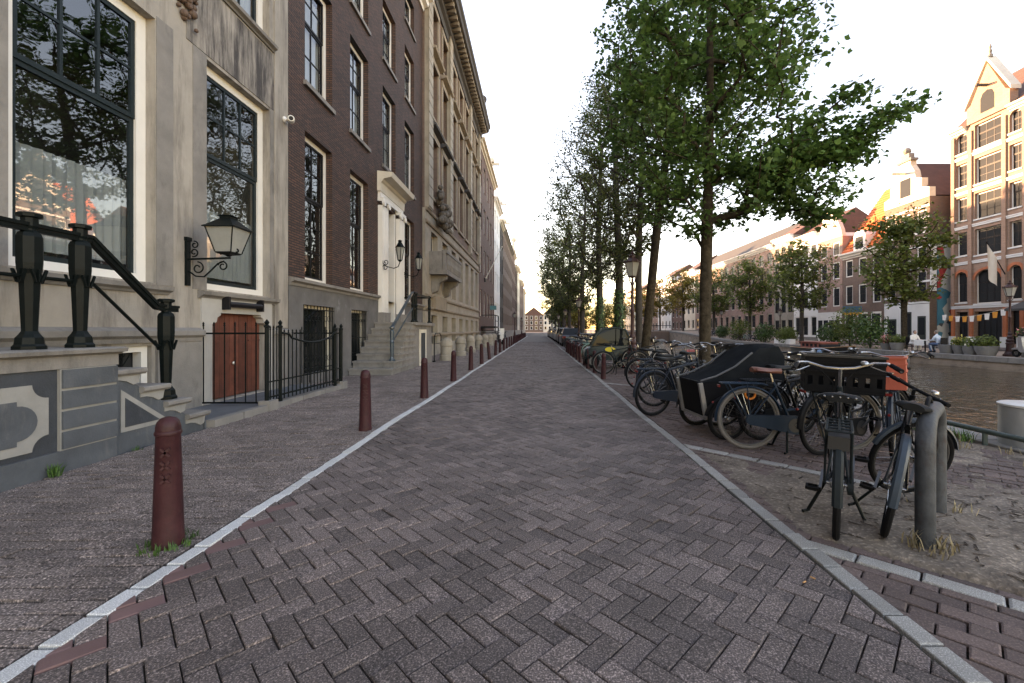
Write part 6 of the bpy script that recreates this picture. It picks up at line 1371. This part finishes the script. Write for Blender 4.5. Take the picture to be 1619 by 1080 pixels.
# bell-gable, white, and further houses
g4_ = band_house('bell_gable_house', 'narrow brick house with white-trimmed bell gable and pale shopfront', 46.55, 50.6, 11.5, brickpink_m, 2, [(3.9,6.0),(6.9,8.8),(9.5,11.0)], ww=1.15, plinth_z=0, frame=white_m, top='none', inset=.1, winfw=.14)
m_ = MB(); m_.prism([(46.55,11.5),(50.6,11.5),(50.4,12.3),(49.9,13.2),(49.6,14.2),(49.2,14.9),(48.0,14.9),(47.5,14.2),(47.2,13.2),(46.75,12.3)], 33.4, 32.95, 'x'); obj('gable', m_, cream_m, g4_); m_ = MB(); fB.box(m_, 46.6, 50.55, -.01, .08, -.1, 3.3); obj('shopfront', m_, white_m, g4_)
for k in range(4): obj('pane', fB.box(MB(), 46.85+k*.95, 47.6+k*.95, .075, .09, .6, 2.4), glassf_m, g4_)
band_house('white_gable_house', 'white plastered house with dark sashes on the far quay', 50.65, 55.4, 12.8, whiteclean_m, 3, [(.6,2.9),(3.9,6.1),(7.1,9.1),(9.9,11.6)], ww=1.05, inset=.1, roof=(3, tiled_m))
band_house('cream_stone_house', 'cream stone house with tall black windows next to the white house', 55.45, 60, 13.6, sandlt_m, 3, [(.6,2.6),(3.6,6.6),(7.6,10.0),(10.7,12.4)], ww=1.0, inset=.12, frame=sashb_m, roof=(3, tiled_m))
band_house('long_pink_building', 'long pinkish brick building with many pale windows on the far quay', 60.05, 90, 13.2, brickpink_m, 13, [(1.6,3.6),(4.6,7.0),(8.0,10.0),(10.6,12.2)], ww=1.3, inset=.12, frame=cream_m, roof=(3.5, darkroof_m))
for i, (a, c, h, m__, lab) in enumerate([(90,98,14,cream_m,'cream house past the long pink building'),(98,106,12.5,brickred_m,'red-brown house past the cream one on the far quay'),(106,118,14.5,whiteclean_m,'pale house far along the far quay'),(118,140,13,bricktan_m,'tan brick house far along the far quay'),(140,175,14,cream_m,'last cream building visible on the far quay')]):
    band_house('canal_house', lab, a+.05, c, h, m__, max(3, int((c-a)/3)), fl(h, .8), ww=1.2, inset=.12, roof=(3, tiled_m))
# houses right of the warehouse, only in reflections and beyond the edge
band_house('grey_house', 'dark grey house beside the warehouse at the right edge', 14, 23.9, 14, brickdark_m, 4, fl(14, .8), ww=1.2, inset=.12, roof=(3, tiled_m))
aw = thing('shop_awning', 'dark grey awning at the right edge below the banner', 'awning', (33, 28, 3)); obj('canopy', MB().prism([(33.95,3.6),(31.9,2.75),(31.9,2.6),(33.95,3.4)], 25.6, 29.4, 'y'), mat('awning_grey', (.06,.06,.06), .8), aw); obj('arm', MB().box(32.0,33.95,29.3,29.38,2.7,2.76), sashb_m, aw)
# --- bunting
bu = thing('bunting', 'string of orange and white pennants across the warehouse front', 'bunting', (31, 32, 2.5)); pts = [(32.9, 35.0-.55*i, 2.35+.55*((i/9-.35)**2)*2.5) for i in range(10)]; obj('cord', MB().tube(pts, .012, 4), white_m, bu)
for i in range(9):
    p = pts[i]; m_ = MB().add([(32.88,p[1]-.05,p[2]),(32.88,p[1]-.42,p[2]+.03),(32.86,p[1]-.38,p[2]-.42),(32.86,p[1]-.1,p[2]-.42)], [(0,1,2,3)]); obj('pennant', m_, mat('pennant_orange', (.7,.28,.04), .8) if i % 2 else whiteclean_m, bu)
# --- far lamp, hanging sign
flp = copy_tree(lp); flp.location = (24.6, 22.4, -.05); flp.rotation_euler = (0,0,0); flp.scale = (1.05,)*3; tag(flp, 'oxblood street lamp on the far quay before the warehouse', 'street lamp', 'street lamps on the far quay')
for i, (y, lab) in enumerate(((47, 'far-quay street lamp before the bell-gable house'), (62, 'far-quay street lamp before the long pink building'))): o = copy_tree(lp); o.location = (26.5, y, far_z(y)); tag(o, lab, 'street lamp', 'street lamps on the far quay')
hs = thing('hanging_sign', 'blue and yellow sign on a post before the orange-roofed house', 'sign', (30.5, 41.7, 0)); obj('post', MB().tube([(30.5,41.7,-.05),(30.5,41.7,3.6)], .05, 8), sashb_m, hs); obj('board', MB().box(29.6,31.4,41.65,41.75,3.0,3.6), mat('sign_blue', (.03,.12,.2), .5), hs); obj('lower_board', MB().box(29.6,31.4,41.64,41.76,2.75,2.99), mat('sign_orange', (.6,.3,.05), .5), hs)
# --- quay ladder and plate
ld = thing('quay_ladder', 'steel ladder let into the far quay wall below the seated couple', 'ladder', (22.9, 26.5, -.8))
for s in (0, .42): obj('stile', MB().box(22.86,22.92,26.5+s,26.54+s,-.9,.05), galvl_m, ld)
for k in range(4): obj('rung', MB().tube([(22.88,26.52,-.7+.22*k),(22.88,26.94,-.7+.22*k)], .018, 6), galvl_m, ld)
# --- flower pots
pot_m = mat('grey_pot', (.17,.17,.17), .8, .2, 5); FLC = [mat('petal_pink', (.55,.2,.2), .7, rnd=.4), mat('petal_orange', (.6,.26,.1), .7, rnd=.4), mat('petal_white', (.7,.66,.55), .7, rnd=.2), mat('petal_yellow', (.6,.5,.12), .7, rnd=.3)]
def puff(c, rad, n, size, m, seed, flat=.8):
    r = np.random.default_rng(seed); P = r.normal(size=(n,3)); P /= np.linalg.norm(P, axis=1)[:,None]; P *= (r.random((n,1))**.45)*np.array([rad, rad, rad*flat]); Nn = P/np.maximum(np.linalg.norm(P, axis=1)[:,None], 1e-3)+r.normal(size=(n,3))*.6; Nn /= np.linalg.norm(Nn, axis=1)[:,None]; T = r.normal(size=(n,3)); T -= Nn*(T*Nn).sum(1)[:,None]; T /= np.linalg.norm(T, axis=1)[:,None]
    return leaf_mesh('foliage', P+np.array(c), Nn, T, size, m, 0, size*r.uniform(.6,1.3,n))
def pot(x, y, h, r_, label, fcol=None, fr_=.5, seed=1, group='planters on the far quay'):
    t = thing('flower_pot', label, 'planter', (x, y, -.05), group); obj('pot', MB().lathe([(r_*.7,-.05),(r_*.95,h*.6),(r_,h),(r_*.9,h),(r_*.85,h-.06)], (x,y,0), 14), pot_m, t, True)
    if fr_:
        link('foliage', puff((0,0,h+fr_*.4+.05), fr_, 420, .12, leaf_c, seed), t)
        if fcol: me = puff((0,0,h+fr_*.55+.05), fr_*1.05, 130, .10, fcol, seed+1); me.name = 'blossom'; link('blossom', me, t)
for i, (x, y, h, r_, fc, f_, lab) in enumerate([(24.0,29.6,.42,.34,FLC[0],.42,'grey pot of pink flowers left of the seated couple'), (24.0,28.7,.48,.42,None,.45,'larger grey pot of green leaves next to the pink flowers'), (24.0,25.2,.46,.42,None,0,'empty grey bowl beside the man in the pale shirt'), (24.1,24.5,.45,.38,FLC[3],.4,'grey pot of yellow flowers right of the couple'), (24.0,23.85,.45,.36,FLC[2],.38,'grey pot with white blossom, second right of the couple'), (24.1,23.1,.46,.50,None,.5,'wide grey pot of dense leaves near the lamp'), (24.6,21.6,.9,.3,FLC[0],.45,'tall planter of pink flowers at the right edge')]): pot(x, y, h, r_, lab, fc, f_, 100+i*3)
for i, (x, y, w_, h, lab) in enumerate([(24.6,31.8,1.7,2.4,'large bushy shrub under the far-quay tree'), (24.8,34.2,1.9,2.9,'tall dark shrub beside the moored boat'), (25.0,36.6,1.4,1.8,'low shrub left of the tall dark one'), (24.6,42.5,1.3,1.5,'round shrub in front of the bell-gable house'), (24.6,46.5,1.5,1.9,'shrub below the far-quay tree by the white house'), (24.4,52,1.8,2.4,'broad shrub at the foot of the second far tree'), (24.3,56.5,1.2,1.5,'small shrub near the long pink building')]):
    t = thing('shrub', lab, 'shrub', (x, y, far_z(y)), 'shrubs on the far quay'); me = puff((0,0,h*.55), w_*.8, 1300, .17, leaf_c if i % 2 else ivy_m, 140+i, h/w_*.72); me.name = 'crown'; link('crown', me, t); obj('trunk', MB().tube([(x,y,far_z(y)-.05),(x+.05,y,far_z(y)+h*.6)], [.06,.03], 6), barkd_m, t)
for k in range(3): t = obj('planter_box', MB().box(24.2,24.7,41.2+k*1.0,42.0+k*1.0,-.05,.42), whiteclean_m, None, False, (24.4,41.6+k,-.05)); tag(t, '%s white planter box from the boat along the far quay' % ORD[k], 'planter', 'white planter boxes')
# --- seated couple at a table
def person(label, pts, edges, rad, cloth, parts, loc, rz):
    t = thing('person', label, 'person', loc); ORG[t.name] = (0,0,0)
    me = bpy.data.meshes.new('body'); me.from_pydata(pts, edges, []); me.materials.append(cloth); o = link('body', me, t); sk = o.modifiers.new('skin', 'SKIN'); 
    if not me.skin_vertices: 
        pass
    for v, r_ in zip(me.skin_vertices[0].data, rad): v.radius = (r_, r_)
    me.skin_vertices[0].data[0].use_root = True; sk.use_smooth_shade = True; sb_ = o.modifiers.new('sub', 'SUBSURF'); sb_.levels = 1; sb_.render_levels = 1
    for nm, mb, m__ in parts: obj(nm, mb, m__, t, True)
    t.location = loc; t.rotation_euler = (0,0,rz); return t
skin_m = mat('skin_tone', (.42,.24,.17), .6, .1, 5); hair_m = mat('hair_grey', (.18,.16,.14), .8, .2, 10); jeans_m = mat('jeans_blue', (.06,.11,.2), .85, .2, 10); shirt_m = mat('shirt_pale_blue', (.5,.58,.66), .85, .1, 8); blouse_m = mat('blouse_white', (.72,.70,.66), .85, .1, 8)
def seated(label, top, leg, loc, rz):
    # x forward; pelvis 0, spine, neck, head; arms to the table; legs bent
    pts = [(0,0,.50),(.05,0,.75),(.12,0,.98),(.15,0,1.06),(.17,0,1.16),(.12,.19,.98),(.22,.24,.74),(.45,.15,.74),(.12,-.19,.98),(.22,-.24,.74),(.45,-.15,.74),(.02,.10,.49),(.42,.13,.50),(.36,.13,.10),(.02,-.10,.49),(.42,-.13,.50),(.36,-.13,.10)]
    ed = [(0,1),(1,2),(2,3),(3,4),(2,5),(5,6),(6,7),(2,8),(8,9),(9,10),(0,11),(11,12),(12,13),(0,14),(14,15),(15,16)]; rad = [.15,.14,.13,.06,.06,.07,.05,.04,.07,.05,.04,.10,.08,.05,.10,.08,.05]
    parts = [('head', MB().ball((.19,0,1.22), (.095,.08,.12), 12, 9), skin_m), ('hair', MB().ball((.165,0,1.255), (.095,.088,.105), 12, 8), hair_m), ('nose', MB().ball((.285,0,1.21), (.015,.014,.02), 6, 5), skin_m),
             ('hand', MB().ball((.50,.14,.75), (.07,.04,.025), 8, 6), skin_m), ('hand', MB().ball((.50,-.14,.75), (.07,.04,.025), 8, 6), skin_m)]
    for s in (-1, 1):
        parts.append(('trouser_leg', MB().tube([(-.05,s*.10,.50),(.2,s*.12,.51),(.44,s*.13,.50),(.42,s*.13,.3),(.37,s*.13,.08)], [.10,.105,.09,.075,.06], 10), leg)); parts.append(('shoe', MB().ball((.42,s*.13,.045), (.13,.05,.045), 10, 6), sashb_m))
    return person(label, pts, ed, rad, top, parts, loc, rz)
seated('person in pale blue shirt and jeans seated at the far-quay table', shirt_m, jeans_m, (24.2,25.9,-.05), R(100))
seated('person in white top sitting across the small table on the far quay', blouse_m, mat('trousers_white', (.6,.58,.55), .85), (24.2,27.75,-.05), R(-95))
tb = thing('cafe_table', 'small table with white cloth between the two seated people', 'table', (24.2,26.85,-.05)); obj('top', MB().box(23.8,24.6,26.5,27.2,.66,.70), whiteclean_m, tb); obj('cloth', MB().box(23.79,23.80,26.5,27.2,.35,.70), whiteclean_m, tb); obj('leg', MB().tube([(24.2,26.85,-.05),(24.2,26.85,.66)], .04, 8), sashb_m, tb)
for y, rz, lab in ((25.85,1,'chair under the person in the pale blue shirt'),(27.8,-1,'chair under the person in the white top')):
    c_ = thing('cafe_chair', lab, 'chair', (24.2,y,-.05)); obj('seat', MB().box(23.98,24.42,y-.22,y+.22,.36,.40), sashb_m, c_); yb_ = y-rz*.24; obj('backrest', MB().box(24.0,24.4,yb_-.015,yb_+.015,.40,.85), sashb_m, c_)
    for sx in (-.19,.19):
        for sy in (-.19,.19): obj('leg', MB().tube([(24.2+sx,y+sy,-.05),(24.2+sx,y+sy,.36)], .015, 6), sashb_m, c_)
# --- scooter at the right edge
sc = thing('motor_scooter', 'grey and black motor scooter parked on the far quay, right edge', 'scooter', (24.2, 20.9, -.05)); scm = mat('scooter_grey', (.25,.24,.24), .35, .1, 5, coat=.5)
for y in (21.55, 20.3): wq = obj('wheel', MB().torus((24.0,y,.17), .15, .06, 24, 8, ax='z').xf(Matrix.Translation((24.0,y,.17)) @ Matrix.Rotation(R(90),4,'Y') @ Matrix.Translation((-24.0,-y,-.17))), tyre_m, sc, True); obj('rim', MB().lathe([(.10,-.03),(.10,.03)], (24.0,y,.17), 14, 'x'), chrome_m, wq)
m_ = MB().prism([(20.1,.45),(20.25,.30),(20.75,.28),(20.95,.22),(21.25,.22),(21.36,.30),(21.40,.95),(21.30,1.02),(21.22,.95),(21.15,.36),(20.98,.36),(20.90,.66),(20.2,.72),(20.02,.60)], 23.86, 24.14, 'x'); obj('body', m_, scm, sc); obj('seat', MB().prism([(20.1,.72),(20.88,.67),(20.92,.74),(20.5,.80),(20.1,.82)], 23.87, 24.13, 'x'), saddle_m, sc); m_ = MB().prism([(21.40,.36),(21.72,.34),(21.70,.40),(21.55,.45),(21.40,.44)], 23.92, 24.08, 'x'); obj('front_fender', m_, scm, sc)
obj('handlebar', MB().tube([(23.68,21.2,1.05),(24.0,21.28,1.03),(24.32,21.2,1.05)], .018, 8), rubber_m, sc); obj('headlight', MB().ball((24.0,21.38,.98), (.10,.06,.07), 10, 7), lampglass_m, sc); obj('windscreen', MB().prism([(21.36,1.05),(21.30,1.05),(21.18,1.42),(21.20,1.42)], 23.82, 24.18, 'x'), clearw_m, sc); obj('steering', MB().tube([(24.0,21.55,.17),(24.0,21.34,.9)], .03, 8), chrome_m, sc)
# --- boats
hull_k = mat('hull_black', (.02,.02,.021), .45, .2, 4); hull_r = mat('boat_red_deck', (.30,.09,.07), .7, .25, 4); hull_g = mat('canoe_green', (.05,.24,.12), .5, .2, 4); hull_w = mat('boat_white', (.55,.55,.53), .5, .15, 4); wood_m = mat('boat_wood', (.33,.17,.08), .6, .3, 4)
def boat(name, label, x, y, L_, W_, fb, m, deck, hd=90, cabin=None, z=-.68):
    """hull lofted along its length, bow towards local +x"""
    t = thing(name, label, 'boat', (x, y, z)); ORG[t.name] = (0,0,0); mb = MB(); n = 12
    for i in range(n+1):
        u = -1+2*i/n; w_ = W_/2*(1-max(0, u)**2.4)**.8*(1-.35*max(0, -u)**3); w_ = max(w_, .02); sh = fb*(1+.45*max(0, u)**2); xx = L_/2*u
        for a, zz in ((1, sh), (.92, sh*.35), (.55, -.12), (0, -.18), (-.55, -.12), (-.92, sh*.35), (-1, sh)): mb.v.append((xx+.06*L_*max(0,u)**3*(zz > 0), a*w_, zz))
    for i in range(n):
        for j in range(6): a = i*7+j; mb.f.append((a, a+7, a+8, a+1))
    mb.f.append(tuple(range(7))); obj('hull', mb, m, t, True)
    d_ = MB()
    for i in range(n+1): a = mb.v[i*7]; c = mb.v[i*7+6]; d_.v += [(a[0], a[1]*.93, a[2]-.06), (c[0], c[1]*.93, c[2]-.06)]
    for i in range(n): d_.f.append((2*i, 2*i+1, 2*i+3, 2*i+2))
    obj('deck', d_, deck, t)
    g_ = MB(); g_.tube([mb.v[i*7] for i in range(n+1)], .035, 6); g_.tube([mb.v[i*7+6] for i in range(n+1)], .035, 6); obj('gunwale', g_, m if cabin is None else wood_m, t)
    if cabin:
        m_ = MB(); m_.box(-L_*.28, L_*.12, -W_*.3, W_*.3, fb-.05, fb+.42); ca = obj('cabin', m_, hull_r, t); m_ = MB(); m_.box(-L_*.30, L_*.14, -W_*.34, W_*.34, fb+.42, fb+.47); obj('cabin_roof', m_, hull_r, ca)
        for k in range(5): obj('porthole', MB().box(-L_*.24+k*.55, -L_*.24+k*.55+.32, -W_*.3-.012, W_*.3+.012, fb+.1, fb+.32), glassf_m, ca)
    for k in (-.35, .1): obj('thwart', MB().box(L_*k-.12, L_*k+.12, -W_*.38, W_*.38, fb-.10, fb-.05), wood_m, t)
    t.location = (x, y, z); t.rotation_euler = (0,0,R(hd)); return t
boat('canal_boat', 'black-hulled boat with red deck moored by the far quay', 21.6, 32.6, 6.4, 2.2, .62, hull_k, hull_r, -93, True)
boat('rowing_boat', 'bright green canoe afloat beside the red-decked boat', 20.2, 39.0, 5.6, .85, .26, hull_g, hull_g, -100)
boat('rowing_boat', 'white rowing boat beyond the green canoe', 21.6, 42.6, 4.6, 1.4, .34, hull_w, wood_m, -92)
boat('rowing_boat', 'dark motor dinghy with covers moored along the far quay', 21.9, 49, 5, 1.7, .40, hull_k, sashb_m, -90)
boat('rowing_boat', 'small blue-covered boat moored behind the dark dinghy', 21.8, 54.5, 4.2, 1.6, .40, hull_k, mat('blue_cover', (.04,.09,.2), .7), -90)
boat('rowing_boat', 'small white boat moored near the bridge ramp', 19.8, 70, 4, 1.5, .35, hull_w, sashb_m, -95)
for k, (y, m__) in enumerate(((31.2, mat('fender_blue', (.08,.2,.35), .6)), (31.9, hull_w))):
    f_ = thing('boat_fender', ['blue round fender hanging on the black-hulled boat', 'white fender hanging on the black-hulled boat'][k], 'fender', (20.42, y, -.2)); obj('ball', MB().ball((20.44,y,-.3), (.16,.2,.2), 10, 8), m__, f_, True); obj('rope', MB().tube([(20.5,y,-.12),(20.55,y,.0)], .012, 5), white_m, f_)
# --- bridge across the canal
br = thing('canal_bridge', 'low brick arch bridge crossing the canal behind the trees', 'bridge', (14, 78, 0)); prof_b = [(5.0,.0),(9,.55),(14.2,.95),(19.5,1.02),(23.3,1.05)]
poly = [(x, z) for x, z in prof_b] + [(23.3,-1.4),(20.5,-1.4)] + [(14.2+6.3*math.cos(R(a)), -1.0+1.5*math.sin(R(a))) for a in range(0, 181, 15)] + [(7.9,-1.4),(5.0,-1.4)]
obj('arch_wall', MB().prism(poly, 75, 83, 'y'), brickbrown_m, br)
for y in (75.1, 82.9):
    m_ = MB().tube([(x, y, z+1.0) for x, z in prof_b], .05, 6); obj('handrail', m_, sashb_m, br)
    for k in range(19): x = 5.3+k*1.0; z = np.interp(x, [p[0] for p in prof_b], [p[1] for p in prof_b]); obj('baluster', MB().tube([(x,y,z),(x,y,z+1.0)], .025, 5), sashb_m, br)
# --- bicycles and clutter on the far quay
seq = [2,0,3,1,2,4,5,2,0,3,2,1,0,4]
for i, ci in enumerate(seq):
    y = 47.5+i*.9+(5 if i > 7 else 0); o = copy_tree(protos[ci]); o.location = (24.2, y, far_z(y)); o.rotation_euler = (0,0,R(rng.uniform(15,50))); tag(o, '%s bicycle on the far quay railing row, number %s from the boat side' % (cname[ci], ORD[i] if i < 12 else ('thirteenth','fourteenth')[i-12]), 'bicycle', 'bicycles on the far quay')
# ================================================================ small covered car and parked cars
teal_m = mat('car_teal', (.010,.026,.031), .35, .15, 3, spec=.3); carglass_m = glassmat('car_glass', tint=(.05,.06,.065), ior=1.25); carglassd_m = glassmat('car_glass_dark', clear=False, ior=1.25, wob=.005)
def loft_car(root, prof, W_, m, name='body'):
    """prof: side outline [(x,z)], lofted over width with rounded shoulders"""
    mb = MB(); n = len(prof); ys = [(-W_/2,.0,.94),(-W_/2*.93,.0,1.0),(W_/2*.93,.0,1.0),(W_/2,.0,.94)]; cx = sum(p[0] for p in prof)/n; cz = .45
    for y, _, k in ys: mb.v += [(cx+(x-cx)*(k if k < 1 else 1), y, cz+(z-cz)*k) for x, z in prof]
    for i in range(len(ys)-1):
        for j in range(n): a = i*n+j; b_ = i*n+(j+1) % n; mb.f.append((a, b_, b_+n, a+n))
    mb.f.append(tuple(range(n))[::-1]); mb.f.append(tuple(range(3*n, 4*n))); return obj(name, mb, m, root, True)
mc = thing('small_covered_car', 'small dark teal microcar with big side window and yellow badge', 'microcar', (0,0,0)); ORG[mc.name] = (0,0,0)
loft_car(mc, [(-.72,.28),(.78,.28),(.84,.45),(.80,.66),(.52,.78),(-.70,.80),(-.76,.5)], 1.0, teal_m)
m_ = MB()
for s in (-1, 1): m_.tube([(.62,s*.46,.74),(.40,s*.45,1.18),(.20,s*.43,1.36),(-.25,s*.43,1.42),(-.58,s*.44,1.34),(-.70,s*.46,1.1),(-.73,s*.47,.78)], .035, 8)
m_.tube([(.20,-.43,1.36),(.20,.43,1.36)], .03, 6); m_.tube([(-.58,-.44,1.34),(-.58,.44,1.34)], .03, 6); obj('cabin_frame', m_, teal_m, mc, True)
for s in (-1, 1): obj('side_window', MB().add([(.58,s*.455,.77),(.38,s*.445,1.16),(.19,s*.425,1.335),(-.24,s*.425,1.395),(-.22,s*.46,.79)], [(0,1,2,3,4)]), carglassd_m, mc); obj('side_window', MB().add([(-.26,s*.425,1.395),(-.56,s*.435,1.32),(-.68,s*.455,1.1),(-.71,s*.465,.80),(-.26,s*.46,.79)], [(0,1,2,3,4)]), carglassd_m, mc)
obj('windscreen', MB().add([(.62,-.44,.76),(.62,.44,.76),(.21,.42,1.36),(.21,-.42,1.36)], [(0,1,2,3)]), carglassd_m, mc); obj('roof', MB().add([(.2,-.43,1.375),(.2,.43,1.375),(-.25,.43,1.435),(-.58,.44,1.355),(-.58,-.44,1.355),(-.25,-.43,1.435)], [(0,1,2,5),(5,2,3,4)]), teal_m, mc); obj('rear_panel', MB().add([(-.74,-.46,.8),(-.74,.46,.8),(-.60,.44,1.33),(-.60,-.44,1.33)], [(0,1,2,3)]), teal_m, mc)
for s in (-1, 1): obj('yellow_badge', MB().lathe([(.12,.0),(.12,.008)], (-.05,s*.505,.66), 16, 'y').xf(Matrix.Translation((-.05,0,.66)) @ Matrix.Diagonal((1.5,1,.7,1)) @ Matrix.Translation((.05,0,-.66))), mat('badge_yellow', (.65,.5,.03), .5), mc)
for x in (-.5, .56):
    for s in (-1, 1): wq = obj('wheel', MB().torus((x,s*.46,.25), .19, .06, 24, 8), tyre_m, mc, True); obj('rim', MB().lathe([(.13,-.04),(.15,-.03),(.15,.03),(.13,.04)], (x,s*.46,.25), 14, 'y'), rim_m, wq)
    for s in (-1, 1): m_ = MB(); fender(m_, (x,s*.47,.25), .29, 0, 180, .16); obj('wheel_arch', m_, teal_m, mc, True)
obj('seat', MB().box(-.45,-.05,-.38,.38,.6,.72), saddle_m, mc); obj('seat_back', MB().box(-.5,-.4,-.38,.38,.72,1.15), saddle_m, mc); obj('headlight', MB().ball((.80,-.32,.58), .07, 10, 7), lampglass_m, mc); obj('headlight', MB().ball((.80,.32,.58), .07, 10, 7), lampglass_m, mc)
mc.location = (2.50, 15.4, 0); mc.rotation_euler = (0,0,R(176))
def make_car(m, tall=1.0):
    root = thing('parked_car', 'x', 'car'); ORG[root.name] = (0,0,0)
    loft_car(root, [(-2.05,.25),(2.0,.25),(2.1,.45),(2.05,.66),(1.2,.84),(-1.9,.92),(-2.1,.75),(-2.12,.45)], 1.72, m); 
    mb = MB(); lo = [(1.15,.84),(.45,1.40*tall),(-1.2,1.42*tall),(-1.85,.93)]
    for y, k in ((-.80,1),(-.62,1)): pass
    b0 = [(x, s*(.80 if z < 1 else .60), z) for s in (-1, 1) for x, z in lo]; mb.add(b0, [(0,1,2,3),(7,6,5,4),(0,4,5,1),(2,6,7,3)]); obj('windows', mb, carglassd_m, root); obj('roof', MB().add([(.47,-.62,1.405*tall),(.47,.62,1.405*tall),(-1.22,.62,1.425*tall),(-1.22,-.62,1.425*tall),(.3,-.55,1.45*tall),(.3,.55,1.45*tall),(-1.1,.55,1.465*tall),(-1.1,-.55,1.465*tall)], [(4,5,6,7),(0,1,5,4),(1,2,6,5),(2,3,7,6),(3,0,4,7)]), m, root)
    for x in (-1.3, 1.3):
        for s in (-1, 1): wq = obj('wheel', MB().torus((x,s*.76,.31), .24, .08, 24, 8), tyre_m, root, True); obj('rim', MB().lathe([(.16,-.085),(.19,-.07),(.19,.07),(.16,.085)], (x,s*.76,.31), 14, 'y'), rim_m, wq)
    for s in (-1, 1): obj('headlight', MB().ball((2.04,s*.62,.62), (.06,.16,.08), 10, 6), lampglass_m, root); obj('tail_light', MB().box(-2.13,-2.07,s*.78,s*.52,.66,.82), redlight_m, root); obj('mirror', MB().box(.72,.85,s*.82,s*.98,.88,1.0), m, root)
    return root
cps = [make_car(mat('car_black', (.014,.014,.016), .3, coat=.7)), make_car(mat('car_grey', (.08,.085,.09), .3, coat=.7), 1.06), make_car(mat('car_darkblue', (.015,.025,.05), .3, coat=.7))]
cl_ = ['black','grey','dark blue']; cu = [0]*3
for i in range(9):
    ci = [0,0,1,2,0,1,0,2,1][i]; o = cps[ci] if cu[ci] == 0 else copy_tree(cps[ci]); cu[ci] += 1; o.location = (2.75, 36+i*5.6, 0); o.rotation_euler = (0,0,R(90+rng.uniform(-1.5,1.5))); tag(o, '%s car, %s of its colour in the parked row under the trees' % (cl_[ci], ORD[cu[ci]-1]), 'car', 'cars parked under the trees')
# white motor scooter and small lamps on the left pavement
ws = thing('motor_scooter', 'white motor scooter parked on the left pavement far along the bollards', 'scooter', (0,0,0)); ORG[ws.name] = (0,0,0)
for x in (0, 1.25): wq = obj('wheel', MB().torus((x,0,.22), .17, .055, 20, 8), tyre_m, ws, True); obj('rim', MB().lathe([(.12,-.03),(.12,.03)], (x,0,.22), 12, 'y'), chrome_m, wq)
obj('body', MB().prism([(-.15,.5),(.0,.33),(.5,.3),(.95,.24),(1.05,.95),(.95,1.02),(.85,.4),(.65,.4),(.6,.72),(-.1,.78)], -.16, .16, 'y'), whiteclean_m, ws); obj('seat', MB().box(-.1,.6,-.14,.14,.78,.86), saddle_m, ws); obj('handlebar', MB().tube([(.85,-.32,1.08),(.98,0,1.05),(.85,.32,1.08)], .02, 8), rubber_m, ws); obj('windshield', MB().box(1.02,1.04,-.2,.2,1.0,1.45), whiteclean_m, ws); obj('top_box', MB().box(-.42,-.1,-.2,.2,.85,1.2), whiteclean_m, ws)
ws.location = (-3.4, 40.0, 0); ws.rotation_euler = (0,0,R(-80))
# bicycles on the left pavement far along
for i, ci in enumerate((2,0,5,3,2,4)): o = copy_tree(protos[ci]); o.location = (-4.6, 46+i*3.1, 0); o.rotation_euler = (R(-3),0,R(80+i*3)); tag(o, '%s bicycle against the left house fronts, %s past the iron landing' % (cname[ci], ORD[i]), 'bicycle', 'bicycles on the left pavement')
for i in range(2):
    o = copy_tree(lp); o.location = (-3.1, 58+i*26, 0); tag(o, ['street lamp on the left pavement before the white house', 'farther street lamp on the left pavement'][i], 'street lamp', 'street lamps on the left pavement')
